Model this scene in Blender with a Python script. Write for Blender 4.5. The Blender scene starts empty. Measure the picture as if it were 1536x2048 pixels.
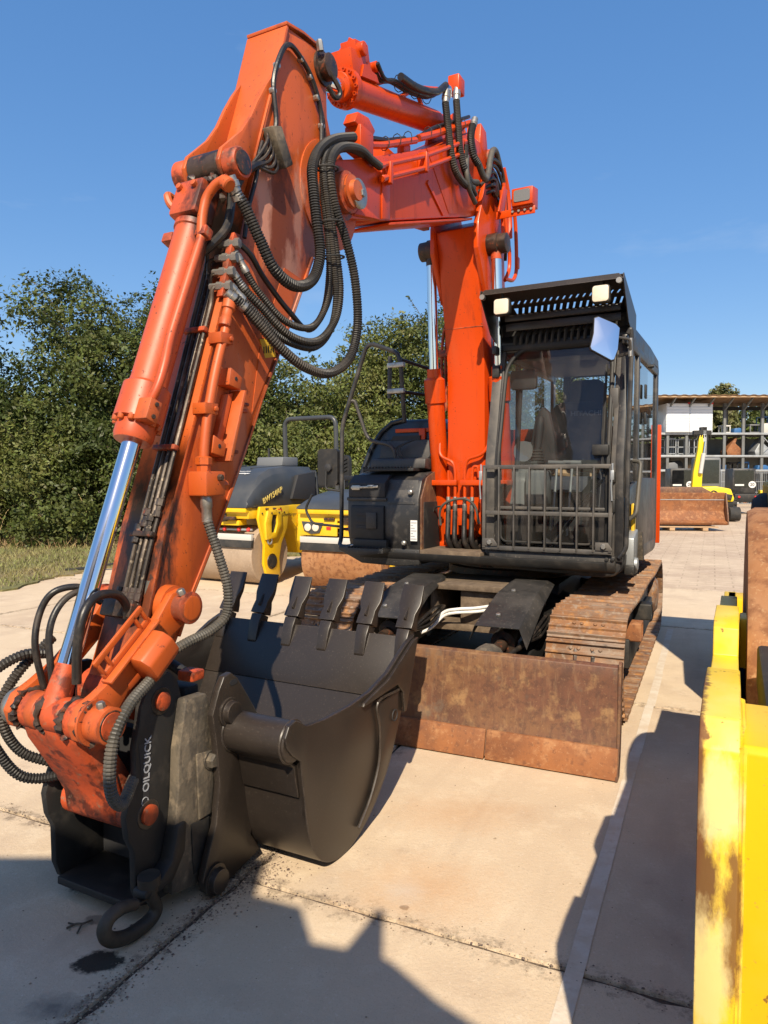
import bpy, bmesh, math, random
import numpy as np
from mathutils import Vector, Matrix

R = math.radians
SC = bpy.context.scene
COL = SC.collection

# ------------------------------------------------------------------ camera
cam_d = bpy.data.cameras.new("camera")
cam = bpy.data.objects.new("camera", cam_d)
COL.objects.link(cam)
cam.location = (0, 0, 1.6)
cam.rotation_euler = (R(90 - 2.58), 0, 0)
cam_d.sensor_width = 36
cam_d.lens = 24.98
cam_d.clip_start = 0.02
cam_d.clip_end = 3000
SC.camera = cam

# ------------------------------------------------------------------ sky, sun, exposure
SUN_EL, SUN_AZ = 43.0, 5.0          # light travels towards +Y, 5 degrees to the right
w = bpy.data.worlds.new("World")
SC.world = w
w.use_nodes = True
nt = w.node_tree
nt.nodes.clear()
wo = nt.nodes.new("ShaderNodeOutputWorld")
bg = nt.nodes.new("ShaderNodeBackground")
sky = nt.nodes.new("ShaderNodeTexSky")
sky.sky_type = 'NISHITA'
sky.sun_disc = False
sky.sun_elevation = R(SUN_EL)
sky.sun_rotation = R(180 + SUN_AZ)
sky.air_density = 1.0
sky.dust_density = 0.5
sky.ozone_density = 4.6
bg.inputs[1].default_value = 0.105
# a few thin veils of high cloud, all round the sky
tcw = nt.nodes.new("ShaderNodeTexCoord")
mpw = nt.nodes.new("ShaderNodeMapping")
mpw.inputs[3].default_value = (1.5, 1.5, 5.5)
nzw = nt.nodes.new("ShaderNodeTexNoise")
nzw.inputs["Scale"].default_value = 2.1
nzw.inputs["Detail"].default_value = 7
nzw.inputs["Roughness"].default_value = 0.58
mrw = nt.nodes.new("ShaderNodeMapRange")
mrw.inputs[1].default_value = 0.60
mrw.inputs[2].default_value = 0.86
mrw.inputs[4].default_value = 0.35
mxw = nt.nodes.new("ShaderNodeMix")
mxw.data_type = 'RGBA'
mxw.inputs[7].default_value = (4.2, 4.9, 5.9, 1)
nt.links.new(tcw.outputs["Generated"], mpw.inputs[0])
nt.links.new(mpw.outputs[0], nzw.inputs["Vector"])
nt.links.new(nzw.outputs[0], mrw.inputs[0])
nt.links.new(mrw.outputs[0], mxw.inputs[0])
hsw = nt.nodes.new("ShaderNodeHueSaturation")
hsw.inputs["Saturation"].default_value = 1.74
hsw.inputs["Hue"].default_value = 0.511
hsw.inputs["Value"].default_value = 2.35
gmw = nt.nodes.new("ShaderNodeGamma")
gmw.inputs[1].default_value = 0.497
nt.links.new(sky.outputs[0], gmw.inputs[0])
nt.links.new(gmw.outputs[0], hsw.inputs["Color"])
nt.links.new(hsw.outputs[0], mxw.inputs[6])
nt.links.new(mxw.outputs[2], bg.inputs[0])
nt.links.new(bg.outputs[0], wo.inputs[0])

sun_d = bpy.data.lights.new("sun", 'SUN')
sun_d.energy = 5.0
sun_d.angle = R(0.53)
sun_d.color = (1.0, 0.87, 0.68)
sun = bpy.data.objects.new("sun", sun_d)
COL.objects.link(sun)
_d = Vector((math.sin(R(SUN_AZ)) * math.cos(R(SUN_EL)), math.cos(R(SUN_AZ)) * math.cos(R(SUN_EL)), -math.sin(R(SUN_EL))))
sun.rotation_euler = _d.to_track_quat('-Z', 'Y').to_euler()
sun.location = (-2, -12, 12)

SC.view_settings.view_transform = 'Standard'
SC.view_settings.look = 'None'
SC.view_settings.exposure = 0.5
SC.view_settings.gamma = 1.0
SC.view_settings.use_curve_mapping = False
SC.render.engine = 'CYCLES'
SC.cycles.max_bounces = 8
SC.cycles.transparent_max_bounces = 16
SC.cycles.use_denoising = True
SC.cycles.sample_clamp_indirect = 6

# ------------------------------------------------------------------ materials
def s2l(r, g, b):
    f = lambda c: (c / 255 / 12.92) if c / 255 <= 0.04045 else ((c / 255 + 0.055) / 1.055) ** 2.4
    return (f(r), f(g), f(b))

MATS = {}
def M(name, base, rough=0.5, metal=0.0, layers=(), bump=None, coord='obj', coat=0.0, spec=0.5, island=0.0, spots=(), edge=None):
    """layers: (scale, detail, lo, hi, amount, colour, rough or None, stretch)"""
    m = bpy.data.materials.new(name)
    m.use_nodes = True
    n = m.node_tree
    N, L = n.nodes, n.links
    bs = N["Principled BSDF"]
    bs.inputs["Roughness"].default_value = rough
    bs.inputs["Metallic"].default_value = metal
    bs.inputs["Specular IOR Level"].default_value = spec
    bs.inputs["Coat Weight"].default_value = coat
    bs.inputs["Coat Roughness"].default_value = 0.12
    if coord == 'world':
        g = N.new("ShaderNodeNewGeometry")
        vec = g.outputs["Position"]
    else:
        tc = N.new("ShaderNodeTexCoord")
        oi = N.new("ShaderNodeObjectInfo")
        ml = N.new("ShaderNodeMath"); ml.operation = 'MULTIPLY'; ml.inputs[1].default_value = 37.0
        L.new(oi.outputs["Random"], ml.inputs[0])
        ad = N.new("ShaderNodeVectorMath"); ad.operation = 'ADD'
        L.new(tc.outputs["Object"], ad.inputs[0]); L.new(ml.outputs[0], ad.inputs[1])
        vec = ad.outputs[0]
    col = N.new("ShaderNodeRGB"); col.outputs[0].default_value = (*base, 1)
    cur = col.outputs[0]
    rv = N.new("ShaderNodeValue"); rv.outputs[0].default_value = rough
    rcur = rv.outputs[0]
    if island:
        g2 = N.new("ShaderNodeNewGeometry")
        hs = N.new("ShaderNodeHueSaturation")
        mr = N.new("ShaderNodeMapRange"); mr.inputs[3].default_value = 1 - island; mr.inputs[4].default_value = 1 + island * 1.2
        L.new(g2.outputs["Random Per Island"], mr.inputs[0]); L.new(mr.outputs[0], hs.inputs["Value"])
        mr2 = N.new("ShaderNodeMapRange"); mr2.inputs[3].default_value = 0.47; mr2.inputs[4].default_value = 0.525
        L.new(g2.outputs["Random Per Island"], mr2.inputs[0]); L.new(mr2.outputs[0], hs.inputs["Hue"])
        L.new(cur, hs.inputs["Color"]); cur = hs.outputs[0]
    for ly in layers:
        sc, det, lo, hi, amt, c = ly[:6]
        rr = ly[6] if len(ly) > 6 else None
        st = ly[7] if len(ly) > 7 else None
        v = vec
        if st:
            mp = N.new("ShaderNodeMapping"); mp.inputs[3].default_value = st
            L.new(v, mp.inputs[0]); v = mp.outputs[0]
        nz = N.new("ShaderNodeTexNoise"); nz.inputs["Scale"].default_value = sc; nz.inputs["Detail"].default_value = det
        nz.inputs["Roughness"].default_value = 0.62
        L.new(v, nz.inputs["Vector"])
        mr = N.new("ShaderNodeMapRange"); mr.inputs[1].default_value = lo; mr.inputs[2].default_value = hi; mr.inputs[4].default_value = amt
        L.new(nz.outputs[0], mr.inputs[0])
        mx = N.new("ShaderNodeMix"); mx.data_type = 'RGBA'
        L.new(mr.outputs[0], mx.inputs[0]); L.new(cur, mx.inputs[6]); mx.inputs[7].default_value = (*c, 1)
        cur = mx.outputs[2]
        if rr is not None:
            mf = N.new("ShaderNodeMix"); mf.data_type = 'FLOAT'
            L.new(mr.outputs[0], mf.inputs[0]); L.new(rcur, mf.inputs[2]); mf.inputs[3].default_value = rr
            rcur = mf.outputs[0]
    for (ctr, rad, c, amt, ws) in spots:                    # stains with a place and outline of their own
        mp = N.new("ShaderNodeMapping"); mp.vector_type = 'TEXTURE'; mp.inputs[1].default_value = ctr; mp.inputs[3].default_value = rad
        L.new(tc.outputs["Object"], mp.inputs[0])
        ln = N.new("ShaderNodeVectorMath"); ln.operation = 'LENGTH'; L.new(mp.outputs[0], ln.inputs[0])
        ms = N.new("ShaderNodeMapping"); ms.inputs[3].default_value = (1, 1, .4); L.new(tc.outputs["Object"], ms.inputs[0])
        nz = N.new("ShaderNodeTexNoise"); nz.inputs["Scale"].default_value = ws; nz.inputs["Detail"].default_value = 8; nz.inputs["Roughness"].default_value = .7
        L.new(ms.outputs[0], nz.inputs["Vector"])
        m1 = N.new("ShaderNodeMath"); m1.operation = 'MULTIPLY_ADD'; L.new(nz.outputs[0], m1.inputs[0]); m1.inputs[1].default_value = 3.2; m1.inputs[2].default_value = -1.6
        m2 = N.new("ShaderNodeMath"); m2.operation = 'ADD'; L.new(ln.outputs["Value"], m2.inputs[0]); L.new(m1.outputs[0], m2.inputs[1])
        mr = N.new("ShaderNodeMapRange"); mr.inputs[1].default_value = 1.35; mr.inputs[2].default_value = .7; mr.inputs[4].default_value = amt
        L.new(m2.outputs[0], mr.inputs[0])
        mx = N.new("ShaderNodeMix"); mx.data_type = 'RGBA'
        L.new(mr.outputs[0], mx.inputs[0]); L.new(cur, mx.inputs[6]); mx.inputs[7].default_value = (*c, 1); cur = mx.outputs[2]
    if edge:                                                # paint rubbed off the edges
        er, ec, ea = edge
        bv = N.new("ShaderNodeBevel"); bv.samples = 3; bv.inputs["Radius"].default_value = er
        gg = N.new("ShaderNodeNewGeometry")
        dt = N.new("ShaderNodeVectorMath"); dt.operation = 'DOT_PRODUCT'; L.new(bv.outputs[0], dt.inputs[0]); L.new(gg.outputs["Normal"], dt.inputs[1])
        nz = N.new("ShaderNodeTexNoise"); nz.inputs["Scale"].default_value = 17; nz.inputs["Detail"].default_value = 8; nz.inputs["Roughness"].default_value = .7; L.new(vec, nz.inputs["Vector"])
        m1 = N.new("ShaderNodeMath"); m1.operation = 'SUBTRACT'; m1.inputs[0].default_value = 1.0; L.new(dt.outputs["Value"], m1.inputs[1])
        nr = N.new("ShaderNodeMapRange"); nr.inputs[1].default_value = .42; nr.inputs[2].default_value = .62; nr.inputs[4].default_value = 1.5; L.new(nz.outputs[0], nr.inputs[0])
        m2 = N.new("ShaderNodeMath"); m2.operation = 'MULTIPLY'; L.new(m1.outputs[0], m2.inputs[0]); L.new(nr.outputs[0], m2.inputs[1])
        mr = N.new("ShaderNodeMapRange"); mr.inputs[1].default_value = .03; mr.inputs[2].default_value = .16; mr.inputs[4].default_value = ea; L.new(m2.outputs[0], mr.inputs[0])
        mx = N.new("ShaderNodeMix"); mx.data_type = 'RGBA'; L.new(mr.outputs[0], mx.inputs[0]); L.new(cur, mx.inputs[6]); mx.inputs[7].default_value = (*ec, 1); cur = mx.outputs[2]
    L.new(cur, bs.inputs["Base Color"]); L.new(rcur, bs.inputs["Roughness"])
    if bump:
        nz = N.new("ShaderNodeTexNoise"); nz.inputs["Scale"].default_value = bump[0]; nz.inputs["Detail"].default_value = 6
        L.new(vec, nz.inputs["Vector"])
        bp = N.new("ShaderNodeBump"); bp.inputs["Strength"].default_value = bump[1]; bp.inputs["Distance"].default_value = bump[2] if len(bump) > 2 else 0.01
        L.new(nz.outputs[0], bp.inputs["Height"]); L.new(bp.outputs[0], bs.inputs["Normal"])
    MATS[name] = m
    return m

OR = (0.51, 0.092, 0.012)
GREASE = (0.012, 0.009, 0.007)
DUST = (0.30, 0.20, 0.12)
M('orange_worn', OR, 0.46, layers=[
    (1.6, 4, .42, .68, .55, (0.50, 0.105, 0.032), .58),
    (3.2, 5, .56, .74, .45, (0.52, 0.21, 0.10), .65, (1, 1, .35)),
    (1.1, 6, .52, .66, .5, (0.30, 0.045, 0.012), .5, (1, 1, .45)),
    (5.0, 6, .60, .72, .6, (0.20, 0.035, 0.012), .6, (2.2, 2.2, .5)),
    (55, 3, .66, .72, .85, (0.10, 0.028, 0.012), .7),
    (21, 6, .66, .71, .85, (0.06, 0.02, 0.01), .7), (4, 7, .55, .70, .55, (0.15, 0.045, 0.02), .65, (1, 1, .6))], bump=(60, .06, .004), edge=(.007, (0.13, 0.04, 0.018), .85))
BRN, PALE = (0.10, 0.026, 0.010), (0.50, 0.24, 0.17)
WORN = [(1.6, 4, .42, .68, .55, (0.50, 0.105, 0.032), .58), (3.2, 5, .56, .74, .40, (0.52, 0.21, 0.10), .65, (1, 1, .35)),
        (7.0, 7, .58, .70, .55, (0.22, 0.040, 0.013), .55, (1.6, 1.6, .3)), (55, 3, .64, .71, .85, (0.10, 0.028, 0.012), .7), (21, 6, .66, .71, .85, (0.06, 0.02, 0.01), .7)]
M('orange_stick', OR, 0.46, layers=WORN, bump=(60, .06, .004), edge=(.007, (0.13, 0.04, 0.018), .85), spots=[
    ((-.03, -3.62, 2.78), (.2, .13, .40), BRN, .8, 13), ((-.03, -3.76, 2.88), (.2, .05, .22), PALE, .85, 14), ((-.03, -3.54, 2.50), (.2, .07, .20), PALE, .8, 12), ((-.03, -3.48, 2.95), (.2, .04, .2), PALE, .7, 16),
    ((-.03, -3.36, 2.80), (.2, .07, .20), (0.05, 0.012, 0.008), .85, 15), ((-.14, -4.40, 1.38), (.14, .11, .34), GREASE, .95, 8), ((-.14, -3.99, 2.72), (.2, .10, .26), GREASE, .95, 9),
    ((-.14, -4.47, 1.06), (.3, .10, .16), (0.03, 0.016, 0.01), .8, 11), ((-.03, -3.67, 2.20), (.2, .09, .13), (0.16, 0.035, 0.012), .7, 14), ((-.03, -4.18, 1.45), (.2, .08, .3), (0.24, 0.04, 0.013), .5, 9), ((-.03, -3.95, 1.75), (.2, .05, .3), PALE, .35, 12)])
M('orange_cylinder', (0.48, 0.072, 0.018), 0.42, layers=WORN, bump=(60, .06, .004), edge=(.007, (0.13, 0.04, 0.018), .85), spots=[
    ((-.10, -4.09, 2.62), (.10, .07, .22), GREASE, .9, 9), ((-.14, -4.02, 2.86), (.3, .10, .09), (0.03, 0.014, 0.008), .8, 12), ((-.14, -4.72, .98), (.2, .1, .15), GREASE, .8, 12)])
M('orange_gloss', (0.58, 0.056, 0.002), 0.34, spec=.3, layers=[
    (1.3, 4, .45, .70, .4, (0.43, 0.045, 0.003), .42),
    (4.5, 5, .60, .75, .25, (0.48, 0.11, 0.04), .5, (1, 1, .3)),
    (9, 7, .56, .70, .5, (0.30, 0.034, 0.004), .5, (2.2, 2.2, .18)), (5, 6, .60, .72, .45, (0.18, 0.03, 0.012), .55, (1.5, 1.5, .3)),
    (60, 3, .66, .71, .85, (0.09, 0.024, 0.012), .6), (24, 6, .68, .73, .8, (0.05, 0.018, 0.01), .6)], bump=(40, .03, .003), coat=.08, edge=(.006, (0.20, 0.04, 0.015), .6))
M('orange_dirty', (0.50, 0.075, 0.018), 0.55, layers=[
    (6, 6, .46, .62, .75, (0.09, 0.035, 0.018), .7),
    (14, 6, .52, .62, .7, GREASE, .45),
    (30, 5, .60, .68, .7, (0.24, 0.15, 0.09), .8)], bump=(45, .25, .006))
M('grease_steel', (0.050, 0.030, 0.020), 0.5, layers=[
    (10, 6, .48, .60, .8, GREASE, .35), (28, 5, .58, .66, .6, (0.25, 0.06, 0.02), .6)], bump=(40, .4, .008))
M('black_paint', (0.024, 0.0185, 0.0150), 0.38, spec=.5, layers=[
    (2.5, 6, .48, .72, .45, (0.046, 0.034, 0.026), .5),
    (130, 4, .60, .70, .45, (0.10, 0.08, 0.065), .65), (60, 7, .60, .72, .25, (0.06, 0.046, 0.036), .65, (3, 3, .06))], bump=(120, .05, .002), edge=(.006, (0.13, 0.105, 0.085), .7))
M('black_body', (0.019, 0.019, 0.020), 0.36, layers=[
    (2.4, 6, .44, .68, .65, (0.085, 0.075, 0.064), .7), (9, 7, .52, .68, .5, (0.11, .095, .08), .75),
    (40, 5, .64, .72, .5, (0.12, 0.105, 0.09), .7)], bump=(150, .06, .002))
M('blue_black', (0.012, 0.016, 0.022), 0.3, coat=.2, layers=[(3, 5, .5, .75, .4, (0.05, 0.05, 0.05), .6)])
M('black_matte', (0.014, 0.0135, 0.013), 0.6, layers=[(8, 5, .52, .7, .6, (0.06, 0.05, 0.04), .8)], bump=(80, .1, .003))
M('cab_grey', (0.058, 0.054, 0.050), 0.5, layers=[(5, 6, .42, .66, .7, (0.135, 0.118, 0.10), .75), (50, 4, .65, .72, .6, (0.2, .17, .14), .8)], bump=(90, .06, .002))
M('dusty_black', (0.022, 0.021, 0.020), 0.5, layers=[(4, 6, .44, .70, .6, (0.075, 0.066, 0.057), .75), (60, 4, .6, .7, .5, (0.2, .17, .14), .8)], bump=(120, .1, .002))
M('chrome', (0.80, 0.81, 0.83), 0.10, 1.0, layers=[(3, 4, .5, .8, .2, (0.6, 0.6, 0.6), .22, (9, 9, .5))])
M('chrome_dull', (0.62, 0.64, 0.66), 0.25, 1.0)
M('zinc', (0.42, 0.40, 0.36), 0.42, .85, layers=[(20, 5, .5, .7, .6, (0.16, 0.13, 0.10), .6)], bump=(60, .15, .003))
M('pipe_steel', (0.13, 0.10, 0.075), 0.45, .4, layers=[(5, 6, .38, .54, .9, (0.018, 0.013, 0.010), .5), (40, 5, .58, .66, .6, (0.35, .28, .2), .5)], bump=(60, .3, .003))
M('hose', (0.016, 0.0145, 0.013), 0.52, layers=[(4, 5, .45, .7, .65, (0.070, 0.054, 0.038), .75)])
M('hose_grey', (0.060, 0.056, 0.047), 0.55, layers=[(5, 5, .42, .66, .7, (0.15, 0.125, 0.095), .75)])
M('hose_smooth', (0.015, 0.013, 0.012), 0.4, layers=[(12, 6, .5, .64, .7, (0.05, 0.035, 0.024), .7)], bump=(70, .3, .003))
M('rust_track', (0.24, 0.112, 0.046), 0.66, layers=[
    (5, 6, .40, .62, .75, (0.12, 0.066, 0.038), .7), (12, 7, .52, .64, .75, (0.38, 0.175, 0.052), .8), (5, 7, .50, .62, .7, (0.25, 0.20, 0.155), .75, (.35, 2, 2)),
    (26, 6, .54, .66, .75, (0.30, 0.235, 0.175), .85), (9, 6, .58, .70, .7, (0.050, 0.036, 0.03), .7)], bump=(70, .35, .004))
M('rust_blade', (0.125, 0.050, 0.027), 0.58, layers=[
    (2.0, 6, .42, .62, .75, (0.19, 0.094, 0.036), .65), (11, 8, .53, .66, .75, (0.29, 0.165, 0.070), .7), (24, 8, .50, .62, .55, (0.060, 0.026, 0.017), .55),
    (4.2, 7, .54, .66, .8, (0.072, 0.032, 0.021), .5), (26, 8, .50, .66, .55, (0.085, 0.038, 0.024), .55, (1, 1, .12)), (45, 8, .54, .68, .35, (0.25, 0.145, 0.072), .7, (1, 1, .2)), (60, 7, .60, .70, .35, (0.30, 0.18, 0.085), .7), (6, 7, .60, .74, .45, (0.19, 0.155, 0.11), .75)], bump=(90, .15, .003))
M('rust_edge', (0.27, 0.100, 0.032), 0.72, layers=[(3, 7, .40, .60, .8, (0.155, 0.058, 0.024), .75), (10, 8, .52, .66, .7, (0.38, 0.19, 0.085), .8), (28, 8, .54, .64, .6, (0.12, 0.045, 0.02), .7), (70, 5, .6, .7, .5, (.42, .25, .13), .8)], bump=(80, .2, .003))
M('dirt_plate', (0.12, 0.097, 0.068), 0.8, layers=[(3.5, 7, .40, .56, .9, (0.030, 0.027, 0.024), .6), (14, 7, .50, .64, .7, (0.25, 0.195, 0.13), .9), (30, 8, .52, .62, .6, (0.05, 0.042, 0.034), .7, (1, 1, .3))], bump=(50, .4, .006))
M('cast_hook', (0.045, 0.038, 0.030), 0.6, .3, layers=[(8, 6, .45, .65, .7, (0.11, 0.085, 0.06), .7)], bump=(40, .35, .006))
M('rubber', (0.018, 0.018, 0.018), 0.75, layers=[(6, 5, .45, .7, .6, (0.07, 0.06, 0.05), .9)])
M('yellow_paint', (0.74, 0.46, 0.005), 0.42, layers=[(2, 5, .45, .72, .45, (0.74, 0.52, 0.09), .55), (9, 8, .58, .72, .18, (0.56, 0.38, 0.05), .6), (28, 5, .68, .72, .85, (0.16, 0.06, 0.02), .8), (90, 4, .66, .72, .6, (0.3, 0.19, 0.06), .8)], bump=(70, .08, .003), edge=(.006, (0.20, 0.09, 0.03), .8))
M('yellow_worn', (0.75, 0.50, 0.010), 0.45, edge=(.005, (0.16, 0.07, 0.03), .95), layers=[
    (3.2, 5, .48, .66, .65, (0.76, 0.56, 0.16), .6), (9, 7, .60, .645, .95, (0.17, 0.075, 0.030), .85), (45, 5, .66, .70, .9, (0.14, 0.05, 0.02), .85)], bump=(40, .12, .004), spots=[
    ((-.055, -1.80, 1.00), (.028, .12, .07), (0.13, 0.055, 0.022), .95, 26), ((-.062, -1.80, 1.12), (.010, .12, .14), (0.15, 0.06, 0.022), .95, 34), ((-.012, -1.80, .95), (.012, .12, .10), (0.15, 0.06, 0.022), .9, 30),
    ((-.03, -1.80, 1.13), (.03, .12, .06), (0.72, 0.60, 0.30), .7, 20), ((-.05, -1.80, .88), (.03, .12, .08), (0.74, 0.60, 0.28), .7, 16), ((-.062, -1.7, 1.2), (.008, .3, .08), (0.15, 0.06, 0.022), .9, 40)])
M('yellow_far', (0.80, 0.58, 0.012), 0.4)
M('charcoal', (0.046, 0.050, 0.054), 0.36, layers=[(2.5, 5, .45, .7, .4, (0.09, 0.088, 0.082), .6)])
M('drum_dusty', (0.36, 0.27, 0.19), 0.7, layers=[(4, 6, .4, .65, .6, (0.27, 0.20, 0.14), .8), (30, 5, .5, .68, .5, (0.44, 0.35, 0.26), .8)], bump=(120, .08, .002))
M('drum_rust', (0.30, 0.125, 0.042), 0.75, layers=[(3, 6, .4, .64, .6, (0.38, 0.20, 0.095), .8), (18, 8, .48, .62, .8, (0.17, 0.062, 0.022), .8), (70, 4, .58, .7, .5, (0.5, 0.32, 0.16), .8)], bump=(90, .2, .003))
M('white_paint', (0.52, 0.51, 0.48), 0.5, layers=[(4, 5, .5, .7, .3, (0.5, 0.48, 0.44), .7)])
M('panel_white', (0.72, 0.76, 0.80), 0.42, layers=[(.8, 5, .5, .7, .3, (0.48, 0.50, 0.52), .6)])
M('galv', (0.40, 0.42, 0.43), 0.5, .6, layers=[(3, 5, .45, .65, .6, (0.25, 0.25, 0.24), .6)])
M('rack_steel', (0.17, 0.18, 0.18), 0.55, .3, layers=[(1.2, 5, .45, .65, .5, (0.10, 0.085, 0.07), .7)])
M('roof_sheet', (0.27, 0.155, 0.070), 0.7, layers=[(.6, 5, .42, .66, .7, (0.17, 0.09, 0.045), .8)])
M('wood', (0.42, 0.28, 0.16), 0.8, layers=[(6, 6, .45, .65, .6, (0.27, 0.18, 0.11), .9, (1, 6, 6))])
M('wood_pole', (0.30, 0.20, 0.11), 0.85, layers=[(9, 6, .45, .65, .6, (0.17, 0.12, 0.08), .9, (5, 5, .6))])
M('blue_steel', (0.03, 0.12, 0.30), 0.5)
M('red_mark', (0.62, 0.025, 0.02), 0.45)
M('sticker_white', (0.70, 0.69, 0.66), 0.5)
M('sticker_yellow', (0.72, 0.45, 0.03), 0.5)
M('print_grey', (0.36, 0.37, 0.39), 0.6)
M('print_black', (0.01, 0.01, 0.01), 0.6)
M('print_gold', (0.66, 0.50, 0.13), 0.5)
M('lens_cream', (0.72, 0.64, 0.50), 0.22, coat=.5, layers=[(60, 2, .4, .6, .2, (0.6, 0.52, 0.4))])
M('seat_fabric', (0.062, 0.068, 0.090), 0.8, layers=[(60, 3, .4, .6, .3, (0.05, 0.055, 0.065), .9)])
M('grey_plastic', (0.14, 0.145, 0.15), 0.55)
M('interior', (0.022, 0.022, 0.024), 0.7)
M('bark', (0.10, 0.075, 0.05), 0.9, layers=[(14, 6, .4, .6, .6, (0.05, 0.04, 0.03), .9, (3, 3, .4))], bump=(30, .5, .02))
M('mud', (0.10, 0.07, 0.045), 0.9, layers=[(12, 6, .4, .65, .7, (0.20, 0.145, 0.095), .9)], bump=(35, .5, .01))

def mirror_mat():
    m = bpy.data.materials.new('mirror'); m.use_nodes = True
    b = m.node_tree.nodes["Principled BSDF"]
    b.inputs["Base Color"].default_value = (.86, .88, .9, 1); b.inputs["Metallic"].default_value = 1; b.inputs["Roughness"].default_value = .02
    MATS['mirror'] = m
mirror_mat()

def glass_mat(name, tint, refl, dust):
    m = bpy.data.materials.new(name); m.use_nodes = True
    N, L = m.node_tree.nodes, m.node_tree.links
    N.clear()
    out = N.new("ShaderNodeOutputMaterial")
    tr = N.new("ShaderNodeBsdfTransparent"); tr.inputs[0].default_value = (*tint, 1)
    gl = N.new("ShaderNodeBsdfGlossy"); gl.inputs["Roughness"].default_value = .02
    df = N.new("ShaderNodeBsdfDiffuse"); df.inputs[0].default_value = (.30, .28, .25, 1)
    lw = N.new("ShaderNodeFresnel"); lw.inputs[0].default_value = 1.5
    ml = N.new("ShaderNodeMath"); ml.operation = 'MULTIPLY'; ml.inputs[1].default_value = refl
    mx = N.new("ShaderNodeMixShader")
    L.new(lw.outputs[0], ml.inputs[0]); L.new(ml.outputs[0], mx.inputs[0]); L.new(tr.outputs[0], mx.inputs[1]); L.new(gl.outputs[0], mx.inputs[2])
    tc = N.new("ShaderNodeTexCoord"); nz = N.new("ShaderNodeTexNoise"); nz.inputs["Scale"].default_value = 7; nz.inputs["Detail"].default_value = 7
    L.new(tc.outputs["Object"], nz.inputs["Vector"])
    mr = N.new("ShaderNodeMapRange"); mr.inputs[1].default_value = .4; mr.inputs[2].default_value = .8; mr.inputs[3].default_value = dust * .35; mr.inputs[4].default_value = dust
    L.new(nz.outputs[0], mr.inputs[0])
    m2 = N.new("ShaderNodeMixShader")
    L.new(mr.outputs[0], m2.inputs[0]); L.new(mx.outputs[0], m2.inputs[1]); L.new(df.outputs[0], m2.inputs[2])
    L.new(m2.outputs[0], out.inputs[0])
    MATS[name] = m
glass_mat('glass', (.80, .84, .85), 1.3, .08)
glass_mat('glass_side', (.50, .56, .58), 1.6, .05)

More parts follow.
